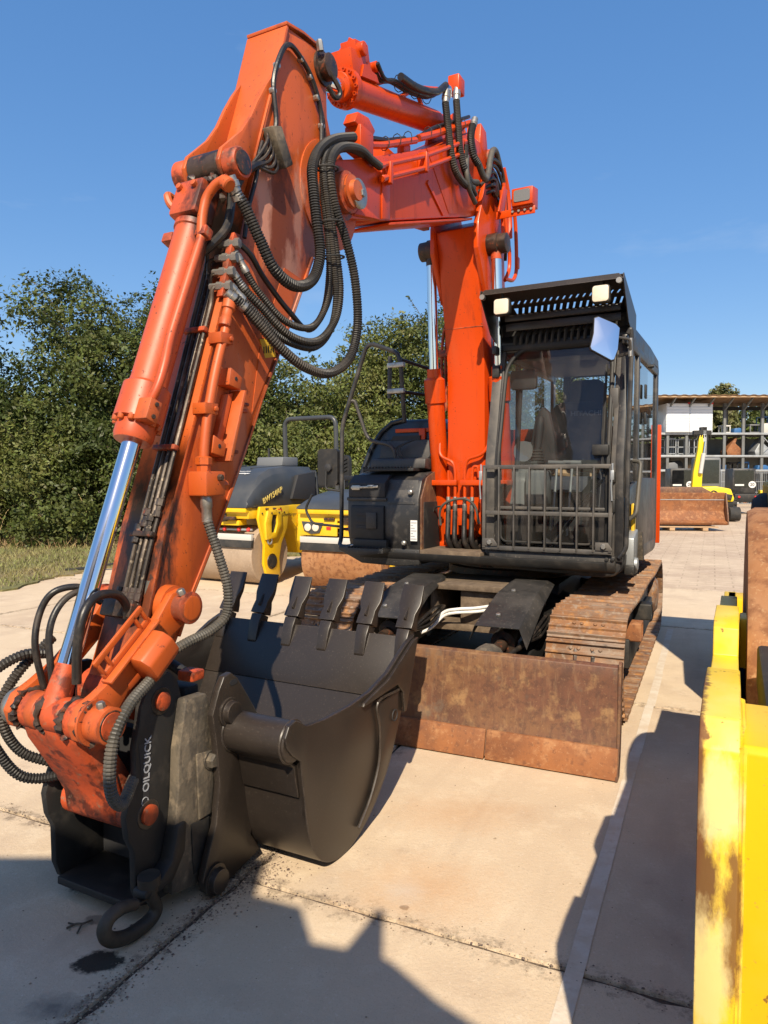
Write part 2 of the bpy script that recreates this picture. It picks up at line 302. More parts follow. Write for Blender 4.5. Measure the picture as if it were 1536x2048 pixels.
# ------------------------------------------------------------------ mesh builder
class MB:
    def __init__(s): s.v = []; s.f = []
    def add(s, vs, fs):
        o = len(s.v); s.v.extend([tuple(p) for p in vs]); s.f.extend([tuple(i + o for i in f) for f in fs]); return s
    def box(s, c, d, M3=None):
        hx, hy, hz = d[0] / 2, d[1] / 2, d[2] / 2
        ps = [Vector((x, y, z)) for x in (-hx, hx) for y in (-hy, hy) for z in (-hz, hz)]
        if M3 is not None: ps = [M3 @ p for p in ps]
        c = Vector(c)
        return s.add([p + c for p in ps], [(0, 1, 3, 2), (4, 6, 7, 5), (0, 4, 5, 1), (2, 3, 7, 6), (0, 2, 6, 4), (1, 5, 7, 3)])
    def b2(s, a, b):
        return s.box([(a[i] + b[i]) / 2 for i in range(3)], [abs(b[i] - a[i]) for i in range(3)])
    def bar(s, p, q, wd, ht, up=(0, 0, 1)):
        p, q = Vector(p), Vector(q); d = q - p; L = d.length; d.normalize()
        u = Vector(up)
        sx = d.cross(u)
        if sx.length < 1e-4: sx = d.cross(Vector((1, 0, 0)))
        sx.normalize(); uz = sx.cross(d)
        M3 = Matrix((sx, d, uz)).transposed()
        return s.box((p + q) / 2, (wd, L, ht), M3)
    def prism(s, pts, x0, x1, ax='x'):
        n = len(pts)
        def mk(p, t):
            return (t, p[0], p[1]) if ax == 'x' else ((p[0], t, p[1]) if ax == 'y' else (p[0], p[1], t))
        vs = [mk(p, x0) for p in pts] + [mk(p, x1) for p in pts]
        fs = [tuple(range(n)), tuple(range(2 * n - 1, n - 1, -1))]
        fs += [(i, i + n, (i + 1) % n + n, (i + 1) % n) for i in range(n)]
        return s.add(vs, fs)
    def ring_prism(s, outer, inner, x0, x1, ax='x'):
        """plate with one hole; outer and inner have the same count"""
        n = len(outer)
        def mk(p, t):
            return (t, p[0], p[1]) if ax == 'x' else ((p[0], t, p[1]) if ax == 'y' else (p[0], p[1], t))
        vs = [mk(p, x0) for p in outer] + [mk(p, x0) for p in inner] + [mk(p, x1) for p in outer] + [mk(p, x1) for p in inner]
        fs = []
        for i in range(n):
            j = (i + 1) % n
            fs += [(i, j, n + j, n + i), (2 * n + i, 3 * n + i, 3 * n + j, 2 * n + j), (i, 2 * n + i, 2 * n + j, j), (n + i, n + j, 3 * n + j, 3 * n + i)]
        return s.add(vs, fs)
    def tube(s, path, r, n=10, cap=True, closed=False):
        P = [Vector(p) for p in path]; m = len(P)
        rr = r if isinstance(r, (list, tuple)) else [r] * m
        T = []
        for i in range(m):
            a = P[(i - 1) % m] if (i or closed) else P[0]; b = P[(i + 1) % m] if (i < m - 1 or closed) else P[-1]
            t = (b - a); T.append(t.normalized() if t.length > 1e-9 else Vector((0, 0, 1)))
        u = T[0].orthogonal().normalized()
        vs = []
        for i in range(m):
            u = (u - T[i] * u.dot(T[i]))
            u = u.normalized() if u.length > 1e-6 else T[i].orthogonal().normalized()
            v = T[i].cross(u)
            vs += [P[i] + (u * math.cos(2 * math.pi * k / n) + v * math.sin(2 * math.pi * k / n)) * rr[i] for k in range(n)]
        fs = []
        for i in range(m if closed else m - 1):
            for k in range(n):
                a, b = i * n + k, i * n + (k + 1) % n
                c, d = ((i + 1) % m) * n + (k + 1) % n, ((i + 1) % m) * n + k
                fs.append((a, b, c, d))
        if cap and not closed:
            fs += [tuple(range(n - 1, -1, -1)), tuple((m - 1) * n + k for k in range(n))]
        return s.add(vs, fs)
    def lathe(s, p, q, prof, n=24):
        """prof: (distance from p along pq, radius)"""
        p, q = Vector(p), Vector(q); d = (q - p).normalized()
        u = d.orthogonal().normalized(); v = d.cross(u)
        vs = []
        for t, r in prof:
            vs += [p + d * t + (u * math.cos(2 * math.pi * k / n) + v * math.sin(2 * math.pi * k / n)) * r for k in range(n)]
        m = len(prof)
        fs = [(i * n + k, i * n + (k + 1) % n, (i + 1) * n + (k + 1) % n, (i + 1) * n + k) for i in range(m - 1) for k in range(n)]
        fs += [tuple(range(n - 1, -1, -1)), tuple((m - 1) * n + k for k in range(n))]
        return s.add(vs, fs)
    def cyl(s, p, q, r, n=20):
        L = (Vector(q) - Vector(p)).length
        c = min(r * .12, L * .2, .004)
        return s.lathe(p, q, [(0, r - c), (c, r), (L - c, r), (L, r - c)], n)
    def hexbolt(s, p, d, r, h):
        p = Vector(p); return s.lathe(p, p + Vector(d), [(0, r), (h * .8, r), (h, r * .8)], 6)
    def hose(s, pts, r, pitch=.0115, n=10, depth=.80):
        path = spline(pts, pitch / 3)
        pat = [r, r, r * depth]
        return s.tube(path, [pat[i % 3] for i in range(len(path))], n)
    def mesh(s, name):
        me = bpy.data.meshes.new(name); me.from_pydata(s.v, [], s.f); me.update(); return me
    def build(s, name, mat, parent=None, bevel=0, ang=38, rot=None, seg=2, flat=False):
        me = s.mesh(name)
        bm = bmesh.new(); bm.from_mesh(me); bmesh.ops.recalc_face_normals(bm, faces=bm.faces)
        if bevel:
            es = [e for e in bm.edges if e.is_manifold and e.calc_face_angle(0) > R(32) and e.calc_length() > bevel * 1.2]
            try: bmesh.ops.bevel(bm, geom=es, offset=bevel, segments=seg, affect='EDGES', profile=.5, clamp_overlap=True)
            except Exception: pass
        bm.to_mesh(me); bm.free()
        return mk(name, me, mat, parent, ang, rot, flat)

def mk(name, me, mat, parent=None, ang=38, rot=None, flat=False):
    me.materials.append(MATS[mat] if isinstance(mat, str) else mat)
    if not flat:
        me.polygons.foreach_set("use_smooth", [True] * len(me.polygons))
        me.set_sharp_from_angle(angle=R(ang))
    o = bpy.data.objects.new(name, me); COL.objects.link(o)
    if parent is not None: o.parent = parent
    if rot: o.rotation_euler = rot
    return o

def catmull(pts, k=8):
    P = [Vector(p) for p in pts]
    if len(P) < 3: return P
    Q = [P[0] * 2 - P[1]] + P + [P[-1] * 2 - P[-2]]
    out = []
    for i in range(1, len(Q) - 2):
        a, b, c, d = Q[i - 1:i + 3]
        for j in range(k):
            t = j / k
            out.append(.5 * ((2 * b) + (c - a) * t + (2 * a - 5 * b + 4 * c - d) * t * t + (3 * b - a - 3 * c + d) * t ** 3))
    out.append(P[-1]); return out

def spline(pts, step):
    P = catmull(pts, 10); out = [P[0]]; acc = 0
    for a, b in zip(P, P[1:]):
        L = (b - a).length
        while acc + L >= step and L > 1e-9:
            t = (step - acc) / L; a = a.lerp(b, t); out.append(a); L = (b - a).length; acc = 0
        acc += L
    return out

def fillet(pts, r, k=5):
    """polyline with rounded corners"""
    P = [Vector(p) for p in pts]; out = [P[0]]
    for i in range(1, len(P) - 1):
        a, b, c = P[i - 1], P[i], P[i + 1]
        d1, d2 = (a - b), (c - b); rr = min(r, d1.length * .45, d2.length * .45)
        p, q = b + d1.normalized() * rr, b + d2.normalized() * rr
        for j in range(k + 1):
            t = j / k; out.append(p * (1 - t) ** 2 + b * 2 * t * (1 - t) + q * t * t)
    out.append(P[-1]); return out

def rrect(w_, h_, r, k=4, c=(0, 0)):
    out = []
    for sx, sy, a0 in ((1, 1, 0), (-1, 1, 90), (-1, -1, 180), (1, -1, 270)):
        for j in range(k + 1):
            a = R(a0 + 90 * j / k); out.append((c[0] + sx * (w_ / 2 - r) + r * math.cos(a), c[1] + sy * (h_ / 2 - r) + r * math.sin(a)))
    return out

def empty(name, loc, rz=0, label=None, cat=None, group=None):
    o = bpy.data.objects.new(name, None); COL.objects.link(o); o.location = loc; o.rotation_euler = (0, 0, R(rz)); o.empty_display_size = .2
    if label: tag(o, label, cat, group)
    return o

def tag(o, label, cat, group=None):
    o["label"] = label; o["category"] = cat
    if group: o["group"] = group
    return o

def kind(o, k): o["kind"] = k; return o

def dup(o, parent=None):
    c = o.copy(); COL.objects.link(c)
    if parent is not None: c.parent = parent
    return c

def dup_tree(o):
    r = o.copy(); COL.objects.link(r)
    for ch in list(o.children):
        c = dup(ch, r)
        for g in list(ch.children): dup(g, c)
    return r

def text(name, body, size, mat, parent, Mx, ext=.0008, bold=0, shear=0, align='CENTER', squash=1):
    cu = bpy.data.curves.new(name, 'FONT'); cu.body = body; cu.size = size; cu.extrude = ext; cu.offset = bold; cu.shear = shear
    cu.align_x = align; cu.align_y = 'CENTER'; cu.resolution_u = 3
    t = bpy.data.objects.new(name, cu); COL.objects.link(t)
    bpy.context.view_layer.update()
    me = bpy.data.meshes.new_from_object(t.evaluated_get(bpy.context.evaluated_depsgraph_get()))
    bpy.data.objects.remove(t); bpy.data.curves.remove(cu)
    me.transform(Matrix.Diagonal((squash, 1, 1, 1)))
    me.materials.clear()
    o = mk(name, me, mat, parent, flat=True)
    o.matrix_local = Mx
    return o

def basis(o, x, y):
    """4x4 with origin o, text running along x, up along y"""
    x = Vector(x).normalized(); y = Vector(y); y = (y - x * y.dot(x)).normalized(); z = x.cross(y)
    m = Matrix((x, y, z)).transposed().to_4x4(); m.translation = Vector(o); return m
# ------------------------------------------------------------------ ground
YARD = (1.214, 6.646, 0.0)           # swing centre of the excavator; the slabs are laid square to its tracks
A_T, A_U = -24.8, -27.6
_ca, _sa = math.cos(R(A_T)), math.sin(R(A_T))
def yard_w(x, y, z=0.0):
    return Vector((YARD[0] + _ca * x - _sa * y, YARD[1] + _sa * x + _ca * y, z))

def ground_mats():
    def common(name, paving):
        m = bpy.data.materials.new(name); m.use_nodes = True
        N, L = m.node_tree.nodes, m.node_tree.links
        bs = N["Principled BSDF"]; bs.inputs["Specular IOR Level"].default_value = .25
        g = N.new("ShaderNodeNewGeometry"); pos = g.outputs["Position"]
        def noise(sc, det, v=None, ro=.6):
            n = N.new("ShaderNodeTexNoise"); n.inputs["Scale"].default_value = sc; n.inputs["Detail"].default_value = det; n.inputs["Roughness"].default_value = ro
            L.new(v or pos, n.inputs["Vector"]); return n.outputs[0]
        def rng(s, a, b, c=0., d=1.):
            n = N.new("ShaderNodeMapRange"); L.new(s, n.inputs[0])
            for i, q in enumerate((a, b, c, d)): n.inputs[i + 1].default_value = q
            return n.outputs[0]
        def math_(op, a, b=None, val=None):
            n = N.new("ShaderNodeMath"); n.operation = op; L.new(a, n.inputs[0])
            if b is not None: L.new(b, n.inputs[1])
            elif val is not None: n.inputs[1].default_value = val
            return n.outputs[0]
        def mix(f, a, c):
            n = N.new("ShaderNodeMix"); n.data_type = 'RGBA'; L.new(f, n.inputs[0]); L.new(a, n.inputs[6])
            if isinstance(c, tuple): n.inputs[7].default_value = (*c, 1)
            else: L.new(c, n.inputs[7])
            return n.outputs[2]
        rgb = N.new("ShaderNodeRGB"); rgb.outputs[0].default_value = (.575, .452, .308, 1); cur = rgb.outputs[0]
        mp = N.new("ShaderNodeMapping"); mp.vector_type = 'TEXTURE'
        mp.inputs[1].default_value = YARD; mp.inputs[2].default_value = (0, 0, R(A_T)); L.new(pos, mp.inputs[0]); tp = mp.outputs[0]
        if paving:
            br = N.new("ShaderNodeTexBrick"); L.new(tp, br.inputs["Vector"])
            br.inputs["Color1"].default_value = (.50, .385, .28, 1); br.inputs["Color2"].default_value = (.44, .33, .235, 1); br.inputs["Mortar"].default_value = (.31, .23, .16, 1)
            br.inputs["Scale"].default_value = 1; br.inputs["Mortar Size"].default_value = .012; br.inputs["Brick Width"].default_value = .5; br.inputs["Row Height"].default_value = .25
            cur = br.outputs[0]
        oi = N.new("ShaderNodeObjectInfo")
        if not paving:
            cur = mix(rng(oi.outputs["Random"], 0, 1, 0, .35), cur, (.46, .345, .25))
        cur = mix(rng(noise(.55, 6), .42, .68, 0, .7), cur, (.66, .53, .375))
        cur = mix(rng(noise(1.3, 7), .50, .70, 0, .6), cur, (.44, .33, .235))
        cur = mix(rng(noise(5.5, 8, ro=.7), .52, .72, 0, .6), cur, (.70, .585, .425))
        cur = mix(rng(noise(2.6, 9, ro=.75), .60, .70, 0, .30), cur, (.30, .225, .165))
        cur = mix(rng(noise(150, 4), .56, .70, 0, .55), cur, (.33, .25, .18))
        cur = mix(rng(noise(75, 4), .60, .70, 0, .5), cur, (.72, .61, .48))
        cur = mix(rng(noise(11, 10, ro=.78), .58, .68, 0, .55), cur, (.36, .27, .195))
        cur = mix(rng(noise(26, 8, ro=.7), .63, .72, 0, .6), cur, (.70, .60, .48))
        # tyre and track scuffs along the yard
        mq = N.new("ShaderNodeMapping"); mq.inputs[3].default_value = (2.2, .22, 1); L.new(tp, mq.inputs[0])
        cur = mix(rng(noise(1.6, 7, mq.outputs[0]), .54, .72, 0, .35), cur, (.36, .27, .195))
        if not paving:
            # dirt lying along the slab joints
            sx = N.new("ShaderNodeSeparateXYZ"); L.new(tp, sx.inputs[0])
            def jd(s, off):
                a = math_('ADD', s, val=off + 300.0); b = math_('MODULO', a, val=3.0); c = math_('SUBTRACT', b, val=1.5); d = math_('ABSOLUTE', c)
                return math_('SUBTRACT', math_('MULTIPLY', d, val=-1.0), val=-1.5)
            dmin = math_('MINIMUM', jd(sx.outputs[0], 0.0), jd(sx.outputs[1], 4.25 - 3.0))
            nn = noise(16, 10, ro=.75)
            e = math_('ADD', dmin, math_('MULTIPLY', math_('SUBTRACT', nn, val=.5), val=-.55))
            f = rng(e, .05, -.06, 0, .8)
            cur = mix(f, cur, (.105, .078, .056))
            # oil spots and a rust stain by the coupler
            for (x, y, r_, el, c, am) in ((-1.165, 2.75, .085, .8, (.020, .016, .013), .95), (-.95, 2.29, .085, .7, (.018, .015, .012), .95), (-1.0, 2.09, .11, .6, (.10, .09, .08), .7),
                                          (.077, 2.59, .020, .8, (.12, .085, .06), .7), (.16, 2.72, .36, .8, (.50, .27, .12), .45),
                                          (.36, 3.35, .42, .6, (.47, .25, .11), .38), (-1.05, 2.52, .05, .6, (.10, .075, .055), .6), (.08, 2.70, .10, 1, (.55, .48, .40), .5)):
                m2 = N.new("ShaderNodeMapping"); m2.vector_type = 'TEXTURE'; m2.inputs[1].default_value = (x, y, 0); m2.inputs[3].default_value = (r_, r_ * el, 1)
                L.new(pos, m2.inputs[0])
                ln = N.new("ShaderNodeVectorMath"); ln.operation = 'LENGTH'; L.new(m2.outputs[0], ln.inputs[0])
                wv = math_('MULTIPLY', math_('SUBTRACT', noise(22 if r_ < .2 else 9, 9, ro=.7), val=.5), val=1.9 if r_ < .06 else 1.5)
                ff = rng(math_('ADD', ln.outputs["Value"], wv), 1.05, .75 if r_ < .1 else .1, 0, am)
                cur = mix(ff, cur, c)
        L.new(cur, bs.inputs["Base Color"])
        bs.inputs["Roughness"].default_value = .85
        bp = N.new("ShaderNodeBump"); bp.inputs["Strength"].default_value = .5; bp.inputs["Distance"].default_value = .006
        L.new(noise(55, 8, ro=.7), bp.inputs["Height"]); L.new(bp.outputs[0], bs.inputs["Normal"])
        MATS[name] = m
    common('concrete', False); common('paving', True)
ground_mats()
M('joint_dirt', (0.10, 0.072, 0.05), .95, layers=[(9, 7, .45, .6, .7, (0.045, 0.033, 0.024), .95), (25, 6, .55, .66, .6, (.2, .15, .1), .95)], coord='world', bump=(40, .6, .02))
M('line_paint', (0.62, 0.545, 0.44), .8, layers=[(7, 8, .42, .58, .85, (0.56, 0.45, 0.33), .85), (3, 5, .5, .7, .4, (0.76, 0.71, 0.62), .8), (30, 7, .54, .66, .6, (0.52, 0.41, 0.30), .85)], coord='world', bump=(55, .4, .005))
M('verge_soil', (0.20, 0.155, 0.07), .95, layers=[(.8, 6, .45, .62, .8, (0.14, 0.145, 0.045), .95), (2.5, 7, .5, .66, .7, (0.29, 0.22, 0.115), .95), (14, 6, .5, .66, .5, (0.10, 0.085, 0.04), .95)], coord='world', bump=(20, .8, .04))

g = MB().add([(-400, -60, -.016), (400, -60, -.016), (400, 500, -.016), (-400, 500, -.016)], [(0, 1, 2, 3)])
ground = kind(g.build('ground', 'paving'), 'structure')

pav = empty('concrete_pavement', YARD, A_T)
pavb = kind(MB().add([(-9.1, -10.3, -.0125), (3.1, -10.3, -.0125), (3.1, 4.80, -.0125), (-9.1, 4.80, -.0125)], [(0, 1, 2, 3)]).build('concrete_pavement_bed', 'joint_dirt'), 'structure')
bpy.data.objects.remove(pav)
pavb.name = 'concrete_pavement'; pavb.location = YARD; pavb.rotation_euler = (0, 0, R(A_T))
rs = random.Random(4)
for ix in range(-3, 1):
    for iy in range(-2, 3):
        x0, y0 = ix * 3.0, -4.25 + iy * 3.0
        gap = .011
        top = []
        for (a, b) in (((x0, y0), (x0 + 3, y0)), ((x0 + 3, y0), (x0 + 3, y0 + 3)), ((x0 + 3, y0 + 3), (x0, y0 + 3)), ((x0, y0 + 3), (x0, y0))):
            dx, dy = (b[0] - a[0]) / 3, (b[1] - a[1]) / 3
            nx_, ny_ = -dy, dx
            for k in range(40):
                t = (k + .0) / 40 * 3
                ins = gap + abs(rs.gauss(0, .003)) + (rs.random() < .08) * rs.uniform(.004, .022)
                if k == 0: top.append((a[0] + (dx + nx_) * gap, a[1] + (dy + ny_) * gap)); continue
                top.append((a[0] + dx * t + nx_ * ins, a[1] + dy * t + ny_ * ins))
        n = len(top)
        vs = [(p[0], p[1], rs.uniform(-.0005, .0005)) for p in top]
        cx_, cy_ = x0 + 1.5, y0 + 1.5
        vs2 = [(p[0] + (p[0] - cx_) * .002, p[1] + (p[1] - cy_) * .002, -.0125) for p in top]
        m_ = MB().add(vs + vs2, [tuple(range(n))] + [(i, n + i, n + (i + 1) % n, (i + 1) % n) for i in range(n)])
        m_.build('slab', 'concrete', pavb, flat=True)

# faded white line, painted on the slabs along the tracks
lm = MB()
for k in range(8):
    y0 = -6.0 + k * .95
    j = rs.uniform(-.006, .006)
    lm.add([(1.282 + j, y0, .003), (1.340 + j, y0, .003), (1.340 + j, y0 + .95, .003), (1.282 + j, y0 + .95, .003)], [(0, 1, 2, 3)])
o = kind(lm.build('painted_line', 'line_paint'), 'structure'); o.location = YARD; o.rotation_euler = (0, 0, R(A_T))

# grit lying in and beside the joints, and thinly over the slabs
M('grit', (0.20, 0.15, 0.11), .9, island=.6)
gr = MB(); rd = random.Random(12)
def pebble(x, y, s):
    c = yard_w(x, y, s * .35); o_ = [Vector((rd.gauss(0, 1), rd.gauss(0, 1), rd.gauss(0, .6))).normalized() * s * rd.uniform(.6, 1.1) for _ in range(2)]
    a = rd.uniform(0, 6.28); ca, sa = math.cos(a) * s, math.sin(a) * s
    gr.add([c + Vector((ca, sa, 0)), c + Vector((-sa, ca, 0)) * .8, c + Vector((-ca, -sa, 0)) * .9, c + Vector((sa, -ca, 0)) * .7, c + Vector((0, 0, s * .6)), c - Vector((0, 0, s * .4))],
           [(0, 1, 4), (1, 2, 4), (2, 3, 4), (3, 0, 4), (1, 0, 5), (2, 1, 5), (3, 2, 5), (0, 3, 5)])
for k in range(2600): pebble(rd.gauss(0, .035), rd.uniform(-6.2, -3.6), abs(rd.gauss(0, .0028)) + .0012)
for k in range(900): pebble(rd.gauss(.0, .10), rd.gauss(-4.22, .12), abs(rd.gauss(0, .003)) + .0015)
for k in range(1500): pebble(rd.uniform(-3, 2.2), -4.25 + rd.gauss(0, .028), abs(rd.gauss(0, .0024)) + .001)
for k in range(900): pebble(rd.uniform(-3, 2.2), rd.uniform(-6.2, -1.5), abs(rd.gauss(0, .0022)) + .001)
kind(tag(gr.build('joint_grit', 'grit', flat=True), 'loose grit and soil along the joints of the concrete slabs', 'grit'), 'stuff')

# grass verge
vp = [(-60, 7), (-9, 8.0), (-6.3, 9.0), (-5.5, 10.2), (-5.35, 11.6), (-5.2, 12.6), (-4.3, 13.6), (-3.3, 14.4), (-1, 15.2), (2, 16.4), (6, 20), (9, 30), (9, 60), (-60, 60)]
vv = []
for i, p in enumerate(vp):
    q = vp[(i + 1) % len(vp)]
    for k in range(8):
        t = k / 8; jx, jy = (rs.gauss(0, .07), rs.gauss(0, .07)) if 1 <= i <= 9 else (0, 0)
        vv.append((p[0] + (q[0] - p[0]) * t + jx, p[1] + (q[1] - p[1]) * t + jy))
verge = kind(MB().prism(vv, -.05, .03, 'z').build('grass_verge', 'verge_soil', flat=True), 'structure')

def in_poly(x, y, poly):
    c = False; j = len(poly) - 1
    for i in range(len(poly)):
        if (poly[i][1] > y) != (poly[j][1] > y) and x < (poly[j][0] - poly[i][0]) * (y - poly[i][1]) / (poly[j][1] - poly[i][1]) + poly[i][0]: c = not c
        j = i
    return c

M('grass_blade', (0.17, 0.17, 0.05), .7, island=.45, layers=[(.7, 5, .45, .65, .6, (0.27, 0.21, 0.085)), ], coord='world')
M('dry_stem', (0.30, 0.21, 0.10), .8, island=.4)
def blades(n, xr, yr, h0, h1, seed, lean=.5):
    rg = random.Random(seed); vs = []; fs = []
    while len(fs) < n:
        x, y = rg.uniform(*xr), rg.uniform(*yr)
        if not in_poly(x, y, vp): continue
        h = rg.uniform(h0, h1) * (1.5 if rg.random() < .1 else 1); a = rg.uniform(0, 6.28); wd = rg.uniform(.006, .013)
        lx, ly = rg.gauss(0, lean) * h, rg.gauss(0, lean) * h
        o_ = len(vs); ca, sa = math.cos(a) * wd, math.sin(a) * wd
        vs += [(x - ca, y - sa, .028), (x + ca, y + sa, .028), (x + lx, y + ly, .03 + h)]
        fs.append((o_, o_ + 1, o_ + 2))
    return vs, fs
b1 = MB(); b1.add(*blades(26000, (-13, 3), (8, 17.5), .03, .09, 3))
kind(tag(b1.build('verge_grass', 'grass_blade', flat=True), 'short yellowing grass on the verge beside the hedge', 'grass'), 'stuff')
b1 = MB(); b1.add(*blades(5000, (-14, 3), (16.2, 18.5), .10, .32, 5, .6))
kind(tag(b1.build('dry_weeds', 'dry_stem', flat=True), 'dry brown weeds at the foot of the hedge', 'weeds'), 'stuff')

# ------------------------------------------------------------------ trees and bushes
M('leaf_dark', (0.066, 0.090, 0.020), .5, island=.45, spec=.35, coord='world', layers=[(1.1, 4, .42, .60, .75, (0.03, 0.048, 0.012)), (.8, 4, .52, .68, .6, (0.105, 0.125, 0.03))])
M('leaf_mid', (0.100, 0.122, 0.028), .5, island=.45, spec=.35, coord='world', layers=[(1.1, 4, .42, .60, .75, (0.042, 0.062, 0.016)), (.8, 4, .52, .68, .6, (0.15, 0.155, 0.042))])
M('leaf_light', (0.150, 0.165, 0.040), .5, island=.4, spec=.35, coord='world', layers=[(1.1, 4, .42, .60, .75, (0.07, 0.095, 0.024)), (.8, 4, .52, .68, .6, (0.2, 0.19, 0.06))])
M('leaf_pale', (0.17, 0.17, 0.060), .55, island=.35)
for nm in ('leaf_dark', 'leaf_mid', 'leaf_light', 'leaf_pale'):
    m = MATS[nm]; N, L = m.node_tree.nodes, m.node_tree.links
    bs = N["Principled BSDF"]; out = [q for q in N if q.type == 'OUTPUT_MATERIAL'][0]
    src = bs.inputs["Base Color"].links[0].from_socket
    tl = N.new("ShaderNodeBsdfTranslucent"); L.new(src, tl.inputs[0])
    mx = N.new("ShaderNodeMixShader"); mx.inputs[0].default_value = .28
    L.new(bs.outputs[0], mx.inputs[1]); L.new(tl.outputs[0], mx.inputs[2]); L.new(mx.outputs[0], out.inputs[0])

def leaf_mesh(name, CD, size, rng_, up=.35):
    C, D = CD
    n = len(C)
    nrm = rng_.normal(size=(n, 3)) * .55 + D * .95; nrm[:, 2] += up
    nrm /= np.linalg.norm(nrm, axis=1)[:, None]
    t = rng_.normal(size=(n, 3)); t -= nrm * (t * nrm).sum(1)[:, None]; t /= np.linalg.norm(t, axis=1)[:, None]
    b = np.cross(nrm, t)
    s = size * rng_.uniform(.5, 1.5, size=(n, 1))
    P = np.empty((n, 4, 3))
    P[:, 0] = C - t * s; P[:, 1] = C + b * s * .48 - nrm * s * .12; P[:, 2] = C + t * s; P[:, 3] = C - b * s * .48 - nrm * s * .12
    me = bpy.data.meshes.new(name)
    me.vertices.add(n * 4); me.vertices.foreach_set("co", P.reshape(-1))
    me.loops.add(n * 4); me.loops.foreach_set("vertex_index", np.arange(n * 4, dtype=np.int32))
    me.polygons.add(n); me.polygons.foreach_set("loop_start", np.arange(0, n * 4, 4, dtype=np.int32)); me.polygons.foreach_set("loop_total", np.full(n, 4, dtype=np.int32))
    me.update(calc_edges=True)
    return me

def crown_points(blobs, nclump, per, rng_, spread):
    """blobs: (x,y,z,rx,ry,rz). clumps sit mostly in the outer shell"""
    vol = np.array([b[3] * b[5] for b in blobs]); vol = vol / vol.sum()
    out = []; dirs = []
    for b, fr in zip(blobs, vol):
        k = max(4, int(nclump * fr))
        d = rng_.normal(size=(k, 3)); d /= np.linalg.norm(d, axis=1)[:, None]
        rad = rng_.uniform(.25, 1.0, size=(k, 1)) ** .45 * rng_.uniform(.82, 1.14, size=(k, 1))
        c = np.array(b[:3]) + d * rad * np.array(b[3:6])
        sp = spread * rng_.uniform(.5, 1.5, size=(k, 1))
        q = c[:, None, :] + rng_.normal(size=(k, per, 3)) * sp[:, :, None] * np.array([1, 1, .75])
        out.append(q.reshape(-1, 3))
        dd = d + rng_.normal(size=(k, 3)) * .55; dd /= np.linalg.norm(dd, axis=1)[:, None]
        dirs.append(np.repeat(dd, per, axis=0))
    C = np.concatenate(out); D = np.concatenate(dirs); ok = C[:, 2] > .05
    return C[ok], D[ok]

def tree(name, x, y, h, r, seed, mat, label, cat='tree', group=None, low=.25, leaf=.056, dens=1.0, sprigs=4, trunk_r=.11):
    rg = np.random.default_rng(seed); rd = random.Random(seed)
    root = empty(name, (x, y, 0), 0, label, cat, group)
    blobs = []
    zb = h * low
    nb = 12 if cat == 'tree' else 6
    for k in range(nb):
        t = k / (nb - 1)
        z = zb + (h - zb) * (.10 + .70 * t * rd.uniform(.9, 1.12))
        rr = r * (.74 - .22 * t ** 2)
        a = rd.uniform(0, 6.28); off = r * (.52 - .10 * t) * rd.uniform(.7, 1.15)
        blobs.append((math.cos(a) * off, math.sin(a) * off, z, rr, rr, (h - zb) * .20))
    blobs.append((0, 0, h - (h - zb) * .20, r * .48, r * .48, (h - zb) * .19))
    ncl = int(430 * dens * (r * (h - zb)) / 8)
    C = crown_points(blobs, ncl, 50, rg, .17)
    # loose shoots standing out of the outline
    ex = []; st = MB()
    for k in range(sprigs):
        a = rd.uniform(0, 6.28); e = rd.uniform(.55, 1.25)
        b = blobs[rd.randrange(len(blobs) // 2, len(blobs))]
        p0 = Vector(b[:3]); d = Vector((math.cos(a) * math.cos(e), math.sin(a) * math.cos(e), math.sin(e)))
        L_ = max(b[3], b[5]) * rd.uniform(1.15, 1.7)
        p1 = p0 + d * L_ + Vector((0, 0, -.1)); pm = (p0 + p1) / 2 + Vector((0, 0, .12))
        st.tube(catmull([p0, pm, p1], 4), .012, 4)
        for j in range(70):
            t = rd.uniform(.3, 1); q = p0.lerp(p1, t); s_ = .13 * (1.15 - t)
            ex.append((q.x + rd.gauss(0, s_), q.y + rd.gauss(0, s_), q.z + rd.gauss(0, s_)))
    if ex: C = (np.concatenate([C[0], np.array(ex)]), np.concatenate([C[1], np.tile([0, -.4, .9], (len(ex), 1))]))
    mk('crown', leaf_mesh('crown', C, leaf, rg), mat, root, flat=True)
    t_ = MB()
    t_.tube(catmull([(0, 0, -.1), (rd.uniform(-.1, .1), rd.uniform(-.1, .1), h * .3), (rd.uniform(-.2, .2), rd.uniform(-.2, .2), h * .82)], 6), [trunk_r * (1 - .85 * i / 12) for i in range(13)], 8)
    for b in blobs[:: 1 if cat == 'tree' else 2]:
        z0 = max(.3, b[2] - r * .8); t_.tube(catmull([(0, 0, z0 * .8), (b[0] * .5, b[1] * .5, z0), (b[0], b[1], b[2])], 4), [trunk_r * .5 * (1 - .8 * i / 8) for i in range(9)], 6)
    if st.v: t_.add(st.v, st.f)
    t_.build('trunk', 'bark', root)
    return root

